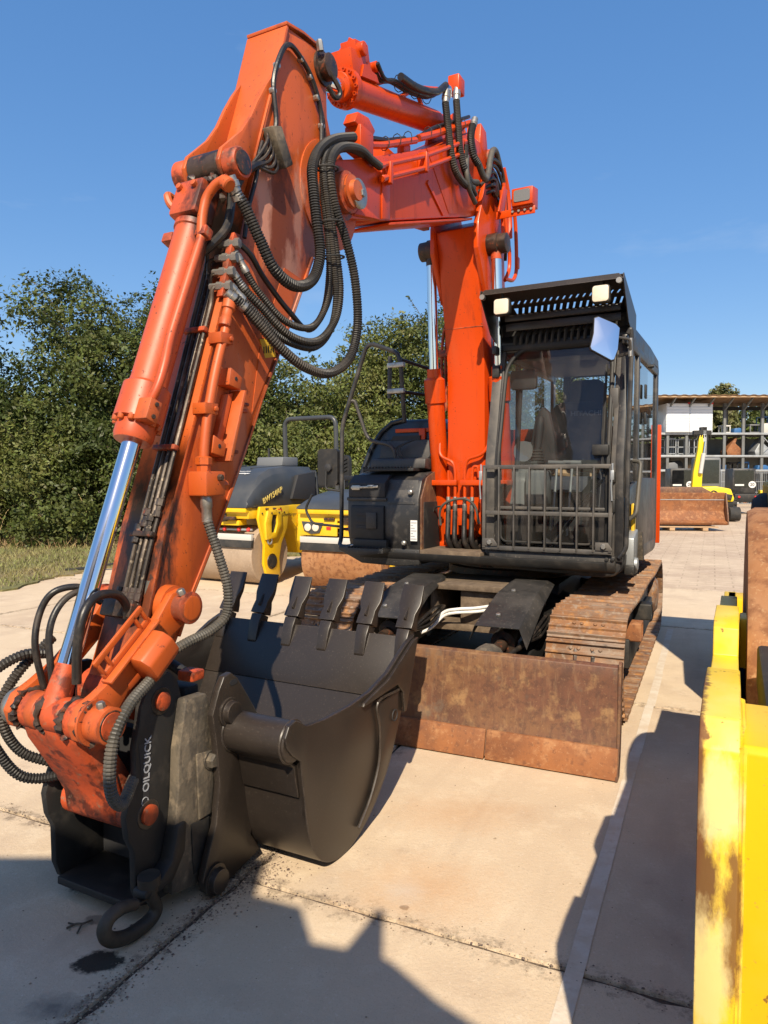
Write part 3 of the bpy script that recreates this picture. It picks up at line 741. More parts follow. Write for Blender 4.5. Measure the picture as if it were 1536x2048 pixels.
TG, BG_ = 'trees behind the verge', 'bushes along the hedge'
for (x, y, h, r, sd, mt, lb, dn) in (
    (-10.6, 18.6, 6.5, 2.0, 11, 'leaf_dark', 'dark green tree cut by the left edge of the photo', 1.0),
    (-7.9, 19.4, 7.3, 2.35, 12, 'leaf_mid', 'tallest leafy tree with loose shoots left of the orange bucket cylinder', 1.05),
    (-5.6, 20.6, 7.5, 2.0, 13, 'leaf_dark', 'dark tree showing behind the orange bucket cylinder', 1.0),
    (-3.5, 21.5, 5.3, 1.8, 14, 'leaf_mid', 'low broad tree right of the excavator stick under the hose loops', 1.0),
    (-1.75, 22.0, 5.0, 1.7, 15, 'leaf_light', 'pale green tree behind the first roller with its black roll bar', 1.0),
    (-.2, 23.8, 7.2, 2.2, 16, 'leaf_light', 'tall light green tree behind the black handrail of the excavator', 1.1),
    (1.75, 24.6, 7.5, 2.2, 17, 'leaf_mid', 'green tree beside the left boom cylinder of the excavator', 1.1),
    (4.6, 27.0, 6.3, 2.2, 18, 'leaf_mid', 'tree hidden behind the orange boom and cab pillar', .8),
    (7.9, 31.0, 6.5, 2.3, 19, 'leaf_mid', 'tree seen through the rear window of the excavator cab', .8)):
    tree('broadleaf_tree', x, y, h, r, sd, mt, lb, 'tree', TG, low=.16, dens=dn)
for (x, y, h, r, sd, mt, lb) in (
    (-11.3, 17.0, 2.9, 1.5, 31, 'leaf_mid', 'bush at the left edge behind the wooden stake'),
    (-9.3, 17.4, 3.0, 1.5, 32, 'leaf_light', 'light green bush right behind the wooden stake'),
    (-7.4, 17.7, 3.3, 1.4, 33, 'leaf_mid', 'bush left of the chrome cylinder rod above the dry weeds'),
    (-5.7, 18.1, 2.9, 1.4, 34, 'leaf_mid', 'bush hidden behind the excavator stick'),
    (-3.9, 18.6, 3.3, 1.4, 35, 'leaf_light', 'bush above the grey hood of the first roller'),
    (-2.3, 19.0, 3.1, 1.4, 36, 'leaf_light', 'yellow green bush inside the roll bar of the first roller'),
    (-.7, 19.6, 3.2, 1.4, 37, 'leaf_light', 'bush between the roll bar and the black handrail'),
    (1.0, 20.2, 3.2, 1.5, 38, 'leaf_mid', 'bush behind the black engine cover of the excavator')):
    tree('hedge_bush', x, y, h, r, sd, mt, lb, 'bush', BG_, low=.02, leaf=.05, dens=1.7, sprigs=5, trunk_r=.04)
rg = np.random.default_rng(77)
C = crown_points([(-20, 27, 2.2, 6, 1.6, 3.0), (-11, 26, 2.4, 5, 1.5, 3.2), (-4, 27, 2.2, 5, 1.5, 2.9), (3, 29, 2.3, 5, 1.5, 3.0), (8, 34, 2.3, 3, 1.5, 2.6)], 1100, 20, rg, .45)
kind(tag(mk('wood_mass', leaf_mesh('wood_mass', C, .17, rg), 'leaf_dark', flat=True), 'dense green wood behind the hedge trees', 'wood'), 'stuff')
C = crown_points([(18, 66, 3.0, 7, 2, 4.2), (30, 66, 3.0, 8, 2, 4.4), (42, 67, 3.0, 8, 2, 4.2)], 700, 20, rg, .8)
kind(tag(mk('wood_mass', leaf_mesh('wood_mass', C, .32, rg), 'leaf_mid', flat=True), 'far green wood seen through the storage rack', 'wood'), 'stuff')
tree('far_tree', 30.2, 66, 9.9, 2.3, 51, 'leaf_pale', 'pale round tree standing above the storage rack roof', 'tree', 'trees beyond the rack', low=.3, leaf=.16, dens=1.0)
tree('far_tree', 36.0, 68, 9.2, 2.6, 52, 'leaf_mid', 'darker tree top just above the rack roof at the right edge', 'tree', 'trees beyond the rack', low=.3, leaf=.16, dens=.8)

# brambles: bare arching stems in front of the hedge
st = MB(); rd = random.Random(9)
for k in range(70):
    x = rd.uniform(-12, 1); y = 16.6 + (x + 12) * .17 + rd.uniform(-.5, .6); a = rd.uniform(0, 6.28); L_ = rd.uniform(.6, 1.9)
    st.tube(catmull([(x, y, 0), (x + .25 * L_ * math.cos(a), y + .25 * L_ * math.sin(a), L_ * .7), (x + .7 * L_ * math.cos(a), y + .5 * L_ * math.sin(a), L_ * rd.uniform(.5, 1.2))], 4), .007, 4)
kind(tag(st.build('bramble_stems', 'dry_stem'), 'bare bramble stems at the foot of the hedge', 'brambles'), 'stuff')

# wooden stake and a strip of black rubber on the verge edge
sm = MB().box((0, 0, .62), (.075, .06, 1.3)); sm.box((0, 0, 1.285), (.06, .05, .05))
o = tag(sm.build('wooden_stake', 'wood_pole', bevel=.008), 'weathered wooden stake standing in the grass before the hedge', 'stake'); o.location = (-8.2, 17.0, 0); o.rotation_euler = (R(2), R(-2), .3)
o = tag(MB().prism([(0, .03), (.35, .035), (.8, .10), (.82, .12), (.4, .075), (0, .05)], -.06, .06, 'y').build('rubber_strip', 'rubber', bevel=.004), 'black rubber strip lying on the verge edge beside the chrome rod', 'rubber strip')
o.location = (-5.55, 12.3, 0); o.rotation_euler = (0, 0, R(25))
# twig on the slab by the hook
tw = MB().tube(catmull([(0, 0, .006), (.03, .01, .008), (.055, -.005, .012), (.085, .012, .008)], 4), .004, 5); tw.tube([(.05, -.003, .01), (.035, -.045, .006)], .0035, 5); tw.tube([(.028, .009, .008), (.005, .03, .007)], .003, 5)
o = tag(tw.build('twig', 'bark'), 'small broken twig on the concrete left of the hook', 'twig'); o.location = (-1.13, 2.46, 0); o.rotation_euler = (0, 0, .4)
# ------------------------------------------------------------------ excavator
EX = empty('excavator', YARD, A_T, 'orange tracked excavator with folded two-piece boom, black cab, bucket and rusty dozer blade', 'excavator')
UR = (0, 0, R(A_U - A_T))            # slewing angle of the upper structure
def T_(mb, name, mat, bevel=0, ang=38): return mb.build(name, mat, EX, bevel, ang)
def U_(mb, name, mat, bevel=0, ang=38): return mb.build(name, mat, EX, bevel, ang, UR)
def S_(mb, name, mat, par, bevel=0, ang=38): return mb.build(name, mat, par, bevel, ang)

# ---- tracks
def track_path(n):
    yf, yr, rad, zc = -1.60, 1.56, .335, .372
    L = yr - yf; per = 2 * L + 2 * math.pi * rad; out = []
    for i in range(n):
        s = (i + .35) / n * per
        if s < L: y, z, a = yr - s, zc + rad, 0.0          # top run, moving forward
        elif s < L + math.pi * rad:
            q = (s - L) / rad; y, z, a = yf - math.sin(q) * rad, zc + math.cos(q) * rad, q
        elif s < 2 * L + math.pi * rad: y, z, a = yf + (s - L - math.pi * rad), zc - rad, math.pi
        else:
            q = (s - 2 * L - math.pi * rad) / rad; y, z, a = yr + math.sin(q) * rad, zc - math.cos(q) * rad, math.pi + q
        if s < L:                                          # slight sag of the top run
            z -= .018 * math.sin(s / L * math.pi * 2) ** 2
        out.append((y, z, a))
    return out
shoe = MB()
SW = .49
prof = [(-.0905, 0), (-.0905, .013), (-.074, .013), (-.070, .034), (-.060, .034), (-.055, .012), (-.012, .011), (-.007, .027), (.007, .027), (.012, .011), (.055, .012), (.060, .034), (.070, .034), (.074, .013), (.088, .006), (.088, -.006), (-.080, 0)]
shoe.prism(prof, -SW / 2, SW / 2)
for sx in (-.085, -.035, .05, .10):
    shoe.hexbolt((sx, .034, .010), (0, 0, 1), .0125, .012)
shoe_me = None
slot = MB().prism(rrect(.055, .016, .0078, 3), .0118, .0126, 'z')
slot_me = None
link = MB()
for sx in (-.06, .06):
    link.b2((sx - .02, -.085, -.075), (sx + .02, .085, -.004))
link_me = link.mesh('track_link'); link_me.materials.append(MATS['grease_steel'])
NSH = 48
for xc, nm in ((.96, 'R'), (-.96, 'L')):
    fr = MB()
    fr.prism([(-1.38, .26), (-1.30, .50), (-.9, .56), (.9, .56), (1.3, .5), (1.36, .26), (1.2, .18), (-1.2, .18)], xc - .13, xc + .13)
    sgn = 1 if xc > 0 else -1
    fr.b2((xc + sgn * .125, -1.05, .20), (xc + sgn * .19, 1.1, .42))
    frame = T_(fr, 'track_frame', 'black_matte', .012)
    tk = MB()
    for y, z, a in track_path(NSH):
        pass
    tk = MB()
    P = [(xc, y, z) for y, z, a in track_path(96)]
    for off in (-.055, .055):
        pts = [(p[0] + off, p[1], .372 + (p[2] - .372) * .86) for p in P]
        tk.tube(pts, .026, 6, closed=True)
    track = T_(tk, 'track', 'grease_steel')
    for y, z, a in track_path(NSH):
        if shoe_me is None:
            so = shoe.build('track_shoe', 'rust_track', track, .0025); shoe_me = so.data
            sl = slot.build('slot', 'black_matte', track); slot_me = sl.data; bpy.data.objects.remove(sl)
        else:
            so = bpy.data.objects.new('track_shoe', shoe_me); COL.objects.link(so); so.parent = track
        so.location = (xc, y, z); so.rotation_euler = (a, 0, 0)
    idl = MB(); idl.lathe((xc - .075, -1.60, .372), (xc + .075, -1.60, .372), [(0, .10), (.0, .24), (.03, .25), (.045, .29), (.105, .29), (.12, .25), (.15, .24), (.15, .10)], 28)
    T_(idl, 'idler', 'grease_steel')
    spk = MB(); spk.lathe((xc - .06, 1.56, .372), (xc + .06, 1.56, .372), [(0, .2), (.03, .22), (.04, .30), (.08, .30), (.09, .22), (.12, .2)], 22)
    spk.lathe((xc, 1.56, .372), (xc + sgn * .22, 1.56, .372), [(0, .2), (.18, .19), (.21, .15), (.22, .05)], 22)
    T_(spk, 'sprocket', 'rust_track')
    for k in range(7):
        yy = -1.1 + k * .37
        ro = MB().lathe((xc - .11, yy, .135), (xc + .11, yy, .135), [(0, .05), (0, .09), (.02, .095), (.03, .075), (.19, .075), (.2, .095), (.22, .09), (.22, .05)], 16)
        T_(ro, 'track_roller', 'grease_steel')
    for yy in (-.95, -.05):
        sp_ = MB().ring_prism(rrect(.16, .14, .01, 1, (yy, .47)), rrect(.13, .11, .008, 1, (yy, .47)), xc + sgn * .13, xc + sgn * .27)
        T_(sp_, 'step_bracket', 'rust_edge' if yy < -.5 else 'black_matte', .004)
for xc in (.96,):
    for k in (2, 3, 4, 5):                                  # bolts with slots show on the front shoes
        pass

# ---- car body
cb = MB()
cb.prism([(-.75, .42), (-.62, .74), (.62, .74), (.75, .42), (.6, .34), (-.6, .34)], -.55, .55)
for sx in (-1, 1):
    for sy in (-1, 1):
        cb.add([(sx * .35, sy * .30, .36), (sx * .35, sy * .70, .36), (sx * .35, sy * .70, .70), (sx * .35, sy * .30, .72),
                (sx * .86, sy * .62, .26), (sx * .86, sy * 1.06, .26), (sx * .86, sy * 1.06, .55), (sx * .86, sy * .62, .58)],
               [(0, 1, 2, 3), (4, 7, 6, 5), (0, 4, 5, 1), (1, 5, 6, 2), (2, 6, 7, 3), (3, 7, 4, 0)])
T_(cb, 'car_body', 'black_matte', .015)
fb = MB()                                                   # front cross box with the cable hole
fb.b2((-.34, -1.28, .42), (.36, -.66, .47)); fb.b2((-.34, -1.30, .74), (.36, -.66, .785))
fb.ring_prism([(-.10, .47), (.32, .47), (.32, .74), (-.10, .74)] , [(.13, .56), (.21, .56), (.21, .65), (.13, .65)], -1.24, -1.20, 'y')
for sx in (-.34, .33): fb.b2((sx, -1.28, .47), (sx + .03, -.66, .74))
T_(fb, 'front_bracket', 'mud', .006)
bear = MB().lathe((0, 0, .74), (0, 0, .95), [(0, .56), (.02, .60), (.08, .60), (.09, .55), (.13, .55), (.14, .62), (.20, .62), (.21, .5)], 48)
T_(bear, 'slewing_ring', 'grease_steel')
for k, (dz, dx) in enumerate(((0, 0), (.028, .012))):
    hz = MB().tube(catmull([(.17, -1.20, .60 + dz), (.05, -1.30, .585 + dz), (-.10 + dx, -1.36, .575 + dz), (-.20, -1.36, .54 + dz), (-.27, -1.42, .46), (-.34, -1.48, .42)], 6), .0115, 8)
    T_(hz, 'blade_hose', 'sticker_white')

# ---- dozer blade
bl = MB()
bp = [(-2.667, .02), (-2.638, .10), (-2.622, .168), (-2.60, .28), (-2.585, .42), (-2.578, .52), (-2.572, .585), (-2.535, .597), (-2.53, .585), (-2.545, .50), (-2.55, .40), (-2.565, .28), (-2.585, .165), (-2.63, .02)]
bl.prism(bp, -1.245, 1.245)
bl.b2((-1.2, -2.52, .30), (1.2, -2.42, .42)); bl.b2((-1.2, -2.56, .08), (1.2, -2.46, .16))
for sx in (-.55, .55): bl.b2((sx - .05, -2.56, .10), (sx + .05, -2.42, .52))
blade = T_(bl, 'dozer_blade', 'rust_blade', .004)
for a, b in ((-1.25, -.555), (-.545, .525), (.533, 1.255)):
    e = MB().prism([(-2.683, .008), (-2.652, .105), (-2.638, .162), (-2.620, .165), (-2.636, .10), (-2.66, .008)], a, b)
    S_(e, 'cutting_edge', 'rust_edge', blade, .003)
for sx, s in ((1.245, 1), (-1.245, -1)):
    e = MB().prism([(-2.685, .005), (-2.625, .17), (-2.600, .30), (-2.588, .60), (-2.56, .62), (-2.50, .60), (-2.52, .3), (-2.56, .10), (-2.60, .005)], sx, sx + s * .016)
    S_(e, 'end_plate', 'rust_blade', blade, .003)
for k in (-1, 1):
    am = MB().bar((k * .55, -2.45, .30), (k * .50, -.8, .42), .12, .16)
    S_(am, 'push_arm', 'black_matte', blade, .01)
    cyb = MB().lathe((k * .42, -.85, .62), (k * .42, -2.42, .44), [(0, .07), (.95, .07), (.96, .085), (1.05, .085), (1.06, .04), (1.56, .04)], 18)
    cyb.cyl((k * .42 - .09, -2.28, .45), (k * .42 + .09, -2.28, .45), .062)
    S_(cyb, 'blade_cylinder', 'grease_steel', blade)
    mud = MB().lathe((k * .42, -2.16, .47), (k * .42, -2.38, .44), [(0, .05), (.03, .10), (.10, .108), (.17, .095), (.21, .05)], 12)
    S_(mud, 'rod_end', 'dirt_plate', blade)
    # folded cover plate over the cylinder
    x0 = k * .42
    cov = MB()
    sec = lambda x, y, z, w1, w2, dr: [(x - w1 - .035, y, z - dr), (x - w1, y, z), (x + w1, y, z), (x + w1 + .05, y, z - dr * 1.3)]
    rows = [sec(x0 + .01, -1.10, .83, .125, .12, .02), sec(x0 + .005, -1.55, .785, .14, .14, .06), sec(x0, -2.05, .640, .15, .15, .10)]
    if k < 0: rows = [[(2 * x0 - p[0], p[1], p[2]) for p in rw][::-1] for rw in rows]
    vs = [p for rw in rows for p in rw]; fs = [(i * 4 + j, i * 4 + j + 1, i * 4 + j + 5, i * 4 + j + 4) for i in range(2) for j in range(3)]
    low = [(p[0], p[1] + .002, p[2] - .007) for p in vs]
    nv = len(vs)
    bd = [0, 1, 2, 3, 7, 11, 10, 9, 8, 4]
    cov.add(vs + low, fs + [tuple(reversed([i + nv for i in f])) for f in fs] + [(bd[i], bd[(i + 1) % 10], bd[(i + 1) % 10] + nv, bd[i] + nv) for i in range(10)])
    cv = S_(cov, 'cylinder_cover', 'dusty_black', blade, .002, 25)
    for yy, zz in ((-1.50, .797), (-1.90, .690)):
        bt = MB().hexbolt((x0 - .03, yy, zz - .004), (0, -.25, 1), .017, .016)
        S_(bt, 'cover_bolt', 'zinc', blade)
    hs = MB()
    for q in range(3):
        hs.tube(catmull([(x0 + .17 + .01 * q, -1.25, .60), (x0 + .20, -1.55 - .03 * q, .62 - .05 * q), (x0 + .16, -1.9, .52), (x0 + .09, -2.1, .47)], 5), .013, 7)
    S_(hs, 'cylinder_hose', 'hose_smooth', blade)

# ---- slewing deck, hood, counterweight
dk = MB()
dk.prism([(-1.18, .955), (-1.20, 1.0), (1.3, 1.0), (1.3, .95), (-1.16, .93)], -1.0, 1.05)
dk.b2((-.45, -1.12, 1.0), (-.41, .2, 1.42)); dk.b2((.065, -1.05, 1.0), (.10, .2, 1.42))
U_(dk, 'slewing_deck', 'black_matte', .01)
U_(MB().b2((-.42, -1.19, .975), (.10, -.75, 1.03)), 'deck_plate', 'mud', .006)
cw = MB()
ring = []
for k in range(25):
    a = R(-8 + 196 * k / 24); ring.append((1.172 * math.cos(a), 1.0 + .62 * max(0, math.sin(a)) ** .8 if math.sin(a) > 0 else 1.0))
cw.prism([(1.176, .98)] + ring + [(-1.176, .98)], .98, 2.14, 'z')
U_(cw, 'counterweight', 'orange_gloss', .04)
hd = MB()                                                   # curved engine cover, front-view outline run backwards
ol = [(-1.185, .99), (-1.20, 1.25), (-1.185, 1.50), (-1.15, 1.70), (-1.09, 1.88), (-1.00, 2.03), (-.90, 2.11), (-.78, 2.135), (-.52, 2.135), (-.47, 2.10), (-.47, .99)]
n_ = len(ol); rows = []
for y, sx, dz in ((-.86, .0, -.02), (-.84, .0, 0.0), (-.2, 0, .03), (.5, 0, .03), (1.0, .02, .0)):
    rows.append([(x * (1 - sx), y + (.20 * max(0, (z - 1.5)) if y < -.5 else 0), z + dz * (z - .99)) for x, z in ol])
hd.add([p for r_ in rows for p in r_], [(i * n_ + j, i * n_ + (j + 1) % n_, (i + 1) * n_ + (j + 1) % n_, (i + 1) * n_ + j) for i in range(len(rows) - 1) for j in range(n_)] + [tuple(range(n_)), tuple(range(len(rows) * n_ - 1, (len(rows) - 1) * n_ - 1, -1))])
hood = U_(hd, 'engine_cover', 'blue_black', .01, 50)
lip = MB().tube([(x, -.865 + .20 * max(0, z - 1.5), z) for x, z in ol[1:8]], .022, 8)
S_(lip, 'cover_edge', 'blue_black', hood)
op = MB().prism([(-.86, 1.99), (-.60, 1.99), (-.60, 1.72), (-.93, 1.72), (-.97, 1.80)], -.80, -.775, 'y')
S_(op, 'air_intake', 'interior', hood)
orp = MB().b2((-.62, -.78, 1.78), (-.56, -.72, 2.05)); orp.b2((-.86, -.76, 2.02), (-.50, -.70, 2.055))
S_(orp, 'intake_frame', 'orange_gloss', hood, .005)
bw = MB().b2((-.52, -.55, 1.0), (-.50, 1.0, 2.06)); S_(bw, 'inner_wall', 'black_matte', hood)
tb = MB()                                                   # tool box with steps
tb.prism([(-1.13, .965), (-1.19, 1.16), (-1.19, 1.44), (-1.12, 1.60), (-.98, 1.66), (-.80, 1.68), (-.80, .965)], -1.10, -.43)
tool = U_(tb, 'tool_box', 'black_body', .012)
S_(MB().prism([(-1.20, 1.455), (-1.20, 1.575), (-1.10, 1.645), (-1.06, 1.645), (-1.06, 1.455)], -1.085, -.735), 'recess_shade', 'interior', tool, .006)  # dark block standing in for the shade inside the recess
S_(MB().b2((-1.10, -1.205, 1.425), (-.72, -1.10, 1.452)), 'recess_step', 'dusty_black', tool, .004)
S_(MB().prism([(-1.196, 1.40), (-1.128, 1.60), (-1.12, 1.60), (-1.188, 1.40)], -.715, -.46), 'top_flap', 'dusty_black', tool, .003)
t2 = MB(); t2.prism([(-1.215, 1.10), (-1.215, 1.36), (-1.205, 1.385), (-1.18, 1.385), (-1.18, 1.10)], -1.055, -.74)
S_(t2, 'step_panel', 'black_matte', tool, .006)
for k in range(3):
    S_(MB().b2((-1.00, -1.222, 1.19 + k * .055), (-.80, -1.213, 1.215 + k * .055)), 'vent_slot', 'interior', tool)
S_(MB().b2((-.90, -1.232, 1.19), (-.80, -1.216, 1.33)), 'step_latch', 'dusty_black', tool, .008)
S_(MB().prism([(-1.24, 1.03), (-1.24, 1.10), (-1.19, 1.10), (-1.19, 1.05)], -1.02, -.70), 'lower_step', 'black_matte', tool, .004)
stp = MB().b2((-1.00, -1.10, 1.675), (-.52, -.86, 1.70))
for k in range(16): stp.b2((-1.0 + k * .03, -1.105, 1.70), (-.99 + k * .03, -1.085, 1.712))
S_(stp, 'upper_step', 'black_matte', tool, .002)
stp = MB().prism([(-1.06, 1.03), (-.70, 1.03), (-.70, .995), (-.95, .965), (-1.06, .98)], -1.30, -1.15, 'y')
for k in range(12): stp.b2((-1.04 + k * .03, -1.305, 1.03), (-1.03 + k * .03, -1.16, 1.04))
S_(stp, 'front_step', 'dusty_black', tool, .003)
up = MB(); up.prism([(-1.0, 1.70), (-.99, 1.78), (-.80, 1.80), (-.80, 1.68)], -.98, -.46); up.prism([(-.84, 1.78), (-.80, 1.95), (-.60, 2.0), (-.60, 1.7)], -.98, -.48)
S_(up, 'tank_top', 'black_body', tool, .01)
lidp = MB().b2((-.73, -1.135, 1.47), (-.52, -1.12, 1.58)); S_(lidp, 'filler_flap', 'dusty_black', tool, .006)
wr = MB().bar((-1.05, -1.215, 1.535), (-.79, -1.215, 1.545), .016, .020); wr.box((-1.0, -1.215, 1.535), (.08, .02, .04)); wr.box((-.86, -1.215, 1.545), (.06, .016, .028))
S_(wr, 'wiper_arm_tool', 'zinc', tool, .004)
for x, z in ((-1.06, 1.03), (-.93, 1.07), (-.83, 1.07), (-.56, 1.08), (-.50, 1.50)):
    S_(MB().lathe((x, -1.165 - (.02 if z > 1.06 else 0), z), (x, -1.30, z), [(0, .022), (.022, .020), (.028, .012)], 10), 'panel_bolt', 'zinc', tool)
wal = MB().prism([(-1.16, .975), (-1.16, 1.45), (-1.05, 1.62), (-.80, 1.70), (-.55, 1.70), (-.55, .975)], -.43, -.416)
S_(wal, 'side_wall', 'rust_blade', tool, .003)
stk = MB().b2((-.50, -1.196, 1.10), (-.44, -1.192, 1.27)); so = S_(stk, 'sticker', 'sticker_white', tool)
for k in range(7): S_(MB().b2((-.495, -1.1985, 1.115 + k * .022), (-.445 - (k % 3) * .015, -1.1965, 1.122 + k * .022)), 'print', 'print_grey', so)
bas = MB().prism([(-1.10, .945), (-1.21, .99), (-1.21, 1.03), (-.43, 1.03), (-.43, .90), (-.62, .88), (-.98, .89)], -1.17, -.4, 'y')
S_(bas, 'deck_skirt', 'dusty_black', tool, .015)
mess = MB(); rd = random.Random(3)
for k in range(16):
    a = (rd.uniform(-.5, -.34), rd.uniform(-.7, .1), rd.uniform(1.5, 2.0))
    b_ = (a[0] + rd.uniform(-.08, .1), a[1] + rd.uniform(-.3, .3), a[2] + rd.uniform(-.35, .1))
    mess.tube(catmull([a, ((a[0] + b_[0]) / 2, (a[1] + b_[1]) / 2, max(a[2], b_[2]) + .12), b_], 5), rd.uniform(.008, .022), 6)
mess.b2((-.52, -.55, 1.68), (-.40, -.30, 1.92)); mess.cyl((-.46, -.62, 1.75), (-.46, -.62, 2.02), .05)
U_(mess, 'engine_bay_hoses', 'hose_smooth')
for k in range(3):
    c = MB().tube(catmull([(-.62, -.86, 1.95), (-.78 + .02 * k, -.9, 1.88), (-.74 + .03 * k, -.92, 1.76), (-.58, -.93, 1.72 + .01 * k), (-.46, -.90, 1.80), (-.44, -.86, 1.97)], 6), .006, 6)
    U_(c, 'cable', 'hose_smooth')

# ---- handrails and right-hand mirror
def rail(pts, r=.019, rr=.09): return MB().tube(fillet(pts, rr, 6), r, 10)
U_(rail([(-1.02, -1.16, 1.02), (-1.22, -1.14, 1.02), (-1.265, -1.02, 1.08), (-1.28, -.98, 2.08), (-1.02, -.98, 2.80), (-.73, -.98, 2.685), (-.70, -.98, 2.60), (-.70, -.90, 2.10)]), 'handrail', 'black_body')
U_(rail([(-1.20, -.98, 2.30), (-1.16, -.96, 2.30), (-1.05, -.92, 1.95), (-.80, -.90, 1.90), (-.78, -.90, 1.72)], .016, .08), 'handrail_brace', 'black_body')
U_(rail([(-.74, -.92, 2.64), (-.52, -.6, 2.56), (-.3, -.35, 2.50)], .015), 'handrail_bar', 'black_body')
U_(rail([(-.72, -.92, 2.36), (-.52, -.6, 2.34), (-.3, -.35, 2.34)], .015), 'handrail_bar', 'black_body')
for z in (2.58, 2.36):
    U_(MB().b2((-.82, -1.0, z - .02), (-.66, -.965, z + .02)), 'rail_clamp', 'zinc', .004)
U_(MB().tube([(-.80, -.98, 2.66), (-.805, -.98, 2.30)], .019, 10), 'rail_post', 'black_body')
mm = MB().prism(rrect(.21, .33, .035, 4, (-1.43, 1.715)), -.99, -.93, 'y')
mir = U_(mm, 'rear_view_mirror', 'black_matte', .012)
S_(MB().lathe((-1.41, -1.0, 1.71), (-1.41, -1.03, 1.71), [(0, .04), (.02, .035), (.03, .01)], 12), 'mirror_boss', 'interior', mir)
S_(MB().tube(fillet([(-1.43, -1.01, 1.70), (-1.43, -1.02, 1.52), (-1.27, -1.0, 1.50)], .03, 4), .010, 8), 'mirror_arm', 'black_matte', mir)
for z in (1.50, 1.16): U_(MB().tube([(-1.29, -.99, z), (-1.02 if z < 1.3 else -1.29, -1.0, z + .01)], .012, 8), 'rail_stay', 'black_matte')
U_(MB().tube(fillet([(-1.28, -.98, 1.18), (-1.60, -.98, 1.20), (-1.68, -.98, 1.33), (-1.60, -.98, 1.47)], .05, 5), .012, 8), 'mirror_guard', 'black_matte')

# ---- lower boom
lbw = (-.305, .025)
fr_ = [(-.80, 1.18), (-.85, 1.40), (-.87, 1.65), (-.885, 2.06), (-.90, 2.55), (-.955, 2.83), (-1.045, 3.18), (-1.15, 3.57)]
bk_ = [(-.62, 3.80), (-.52, 3.45), (-.44, 2.9), (-.40, 2.4), (-.42, 1.8), (-.52, 1.25), (-.66, 1.08)]
lb = MB().prism(fr_ + bk_, *lbw)
lboom = U_(lb, 'lower_boom', 'orange_gloss', .012)
for xx in ((-.345, -.303), (.023, .065)):                   # cheeks up to the knee pin
    ck = MB().prism([(-1.17, 3.40), (-1.17, 3.60), (-1.06, 3.82), (-1.0, 4.02), (-.88, 4.14), (-.74, 4.12), (-.62, 3.98), (-.55, 3.7), (-.50, 3.2), (-.62, 3.0), (-.95, 3.05)], *xx)
    S_(ck, 'cheek_plate', 'orange_gloss', lboom, .008)
S_(MB().add([(-.31, -.9615, 2.855), (.03, -.9615, 2.855), (.03, -.962, 2.862), (-.31, -.962, 2.862)], [(0, 1, 2, 3)]), 'weld_seam', 'orange_dirty', lboom)
S_(MB().tube([(-.31, -.955, 2.842), (.03, -.955, 2.842)], .006, 6), 'weld_seam', 'orange_dirty', lboom)
S_(MB().cyl((-.37, -.82, 3.97), (.09, -.82, 3.97), .075), 'knee_pin', 'grease_steel', lboom)
S_(MB().cyl((-.34, -.62, 1.20), (.06, -.62, 1.20), .10), 'foot_pin', 'grease_steel', lboom)
for xx in (-.40, .13):
    bc = MB().lathe((xx, -.72 + .1 * (xx > 0), 1.055), (xx, -.955 + .1 * (xx > 0), 2.50), [(0, .05), (0.01, .07), (.10, .07), (.11, .074), (1.20, .074), (1.21, .088), (1.40, .088), (1.42, .06), (1.49, .058)], 24)
    bc.cyl((xx - .07, -.72 + .1 * (xx > 0), 1.045), (xx + .07, -.72 + .1 * (xx > 0), 1.045), .075)
    cyl = U_(bc, 'boom_cylinder', 'orange_gloss')
    rod = MB().lathe((xx, -.95 + .1 * (xx > 0), 2.47), (xx, -1.02 + .08 * (xx > 0), 3.45), [(0, .040), (.93, .040)], 20)
    S_(rod, 'rod', 'chrome', cyl)
    S_(MB().lathe((xx, -1.013 + .08 * (xx > 0), 3.36), (xx, -1.02 + .08 * (xx > 0), 3.45), [(0, .043), (.08, .043)], 16), 'rod_neck', 'orange_dirty' if xx > 0 else 'grease_steel', cyl)
    s = 1 if xx > 0 else -1
    S_(MB().lathe((xx - s * .10, -1.01 + .08 * (xx > 0), 3.48), (xx + s * .10, -1.01 + .08 * (xx > 0), 3.48), [(0, .07), (.03, .085), (.12, .088), (.125, .075), (.14, .078), (.19, .076), (.20, .05)], 20), 'rod_eye', 'grease_steel', cyl)
    S_(MB().b2((xx - .085, -.885, 1.555), (xx + .085, -.72, 1.60)), 'hose_clamp', 'orange_gloss', cyl, .006)
    S_(MB().cyl((xx - .10, -.72, 1.045), (xx + .10, -.72, 1.045), .055), 'base_pin', 'grease_steel', cyl)
    if xx > 0: continue
    pp = MB().tube(fillet([(xx + .10, -.84, 2.38), (xx + .105, -.85, 2.0), (xx + .105, -.86, 1.86), (xx + .095, -.86, 1.72)], .05, 5), .017, 8)
    S_(pp, 'feed_pipe', 'orange_gloss', cyl)
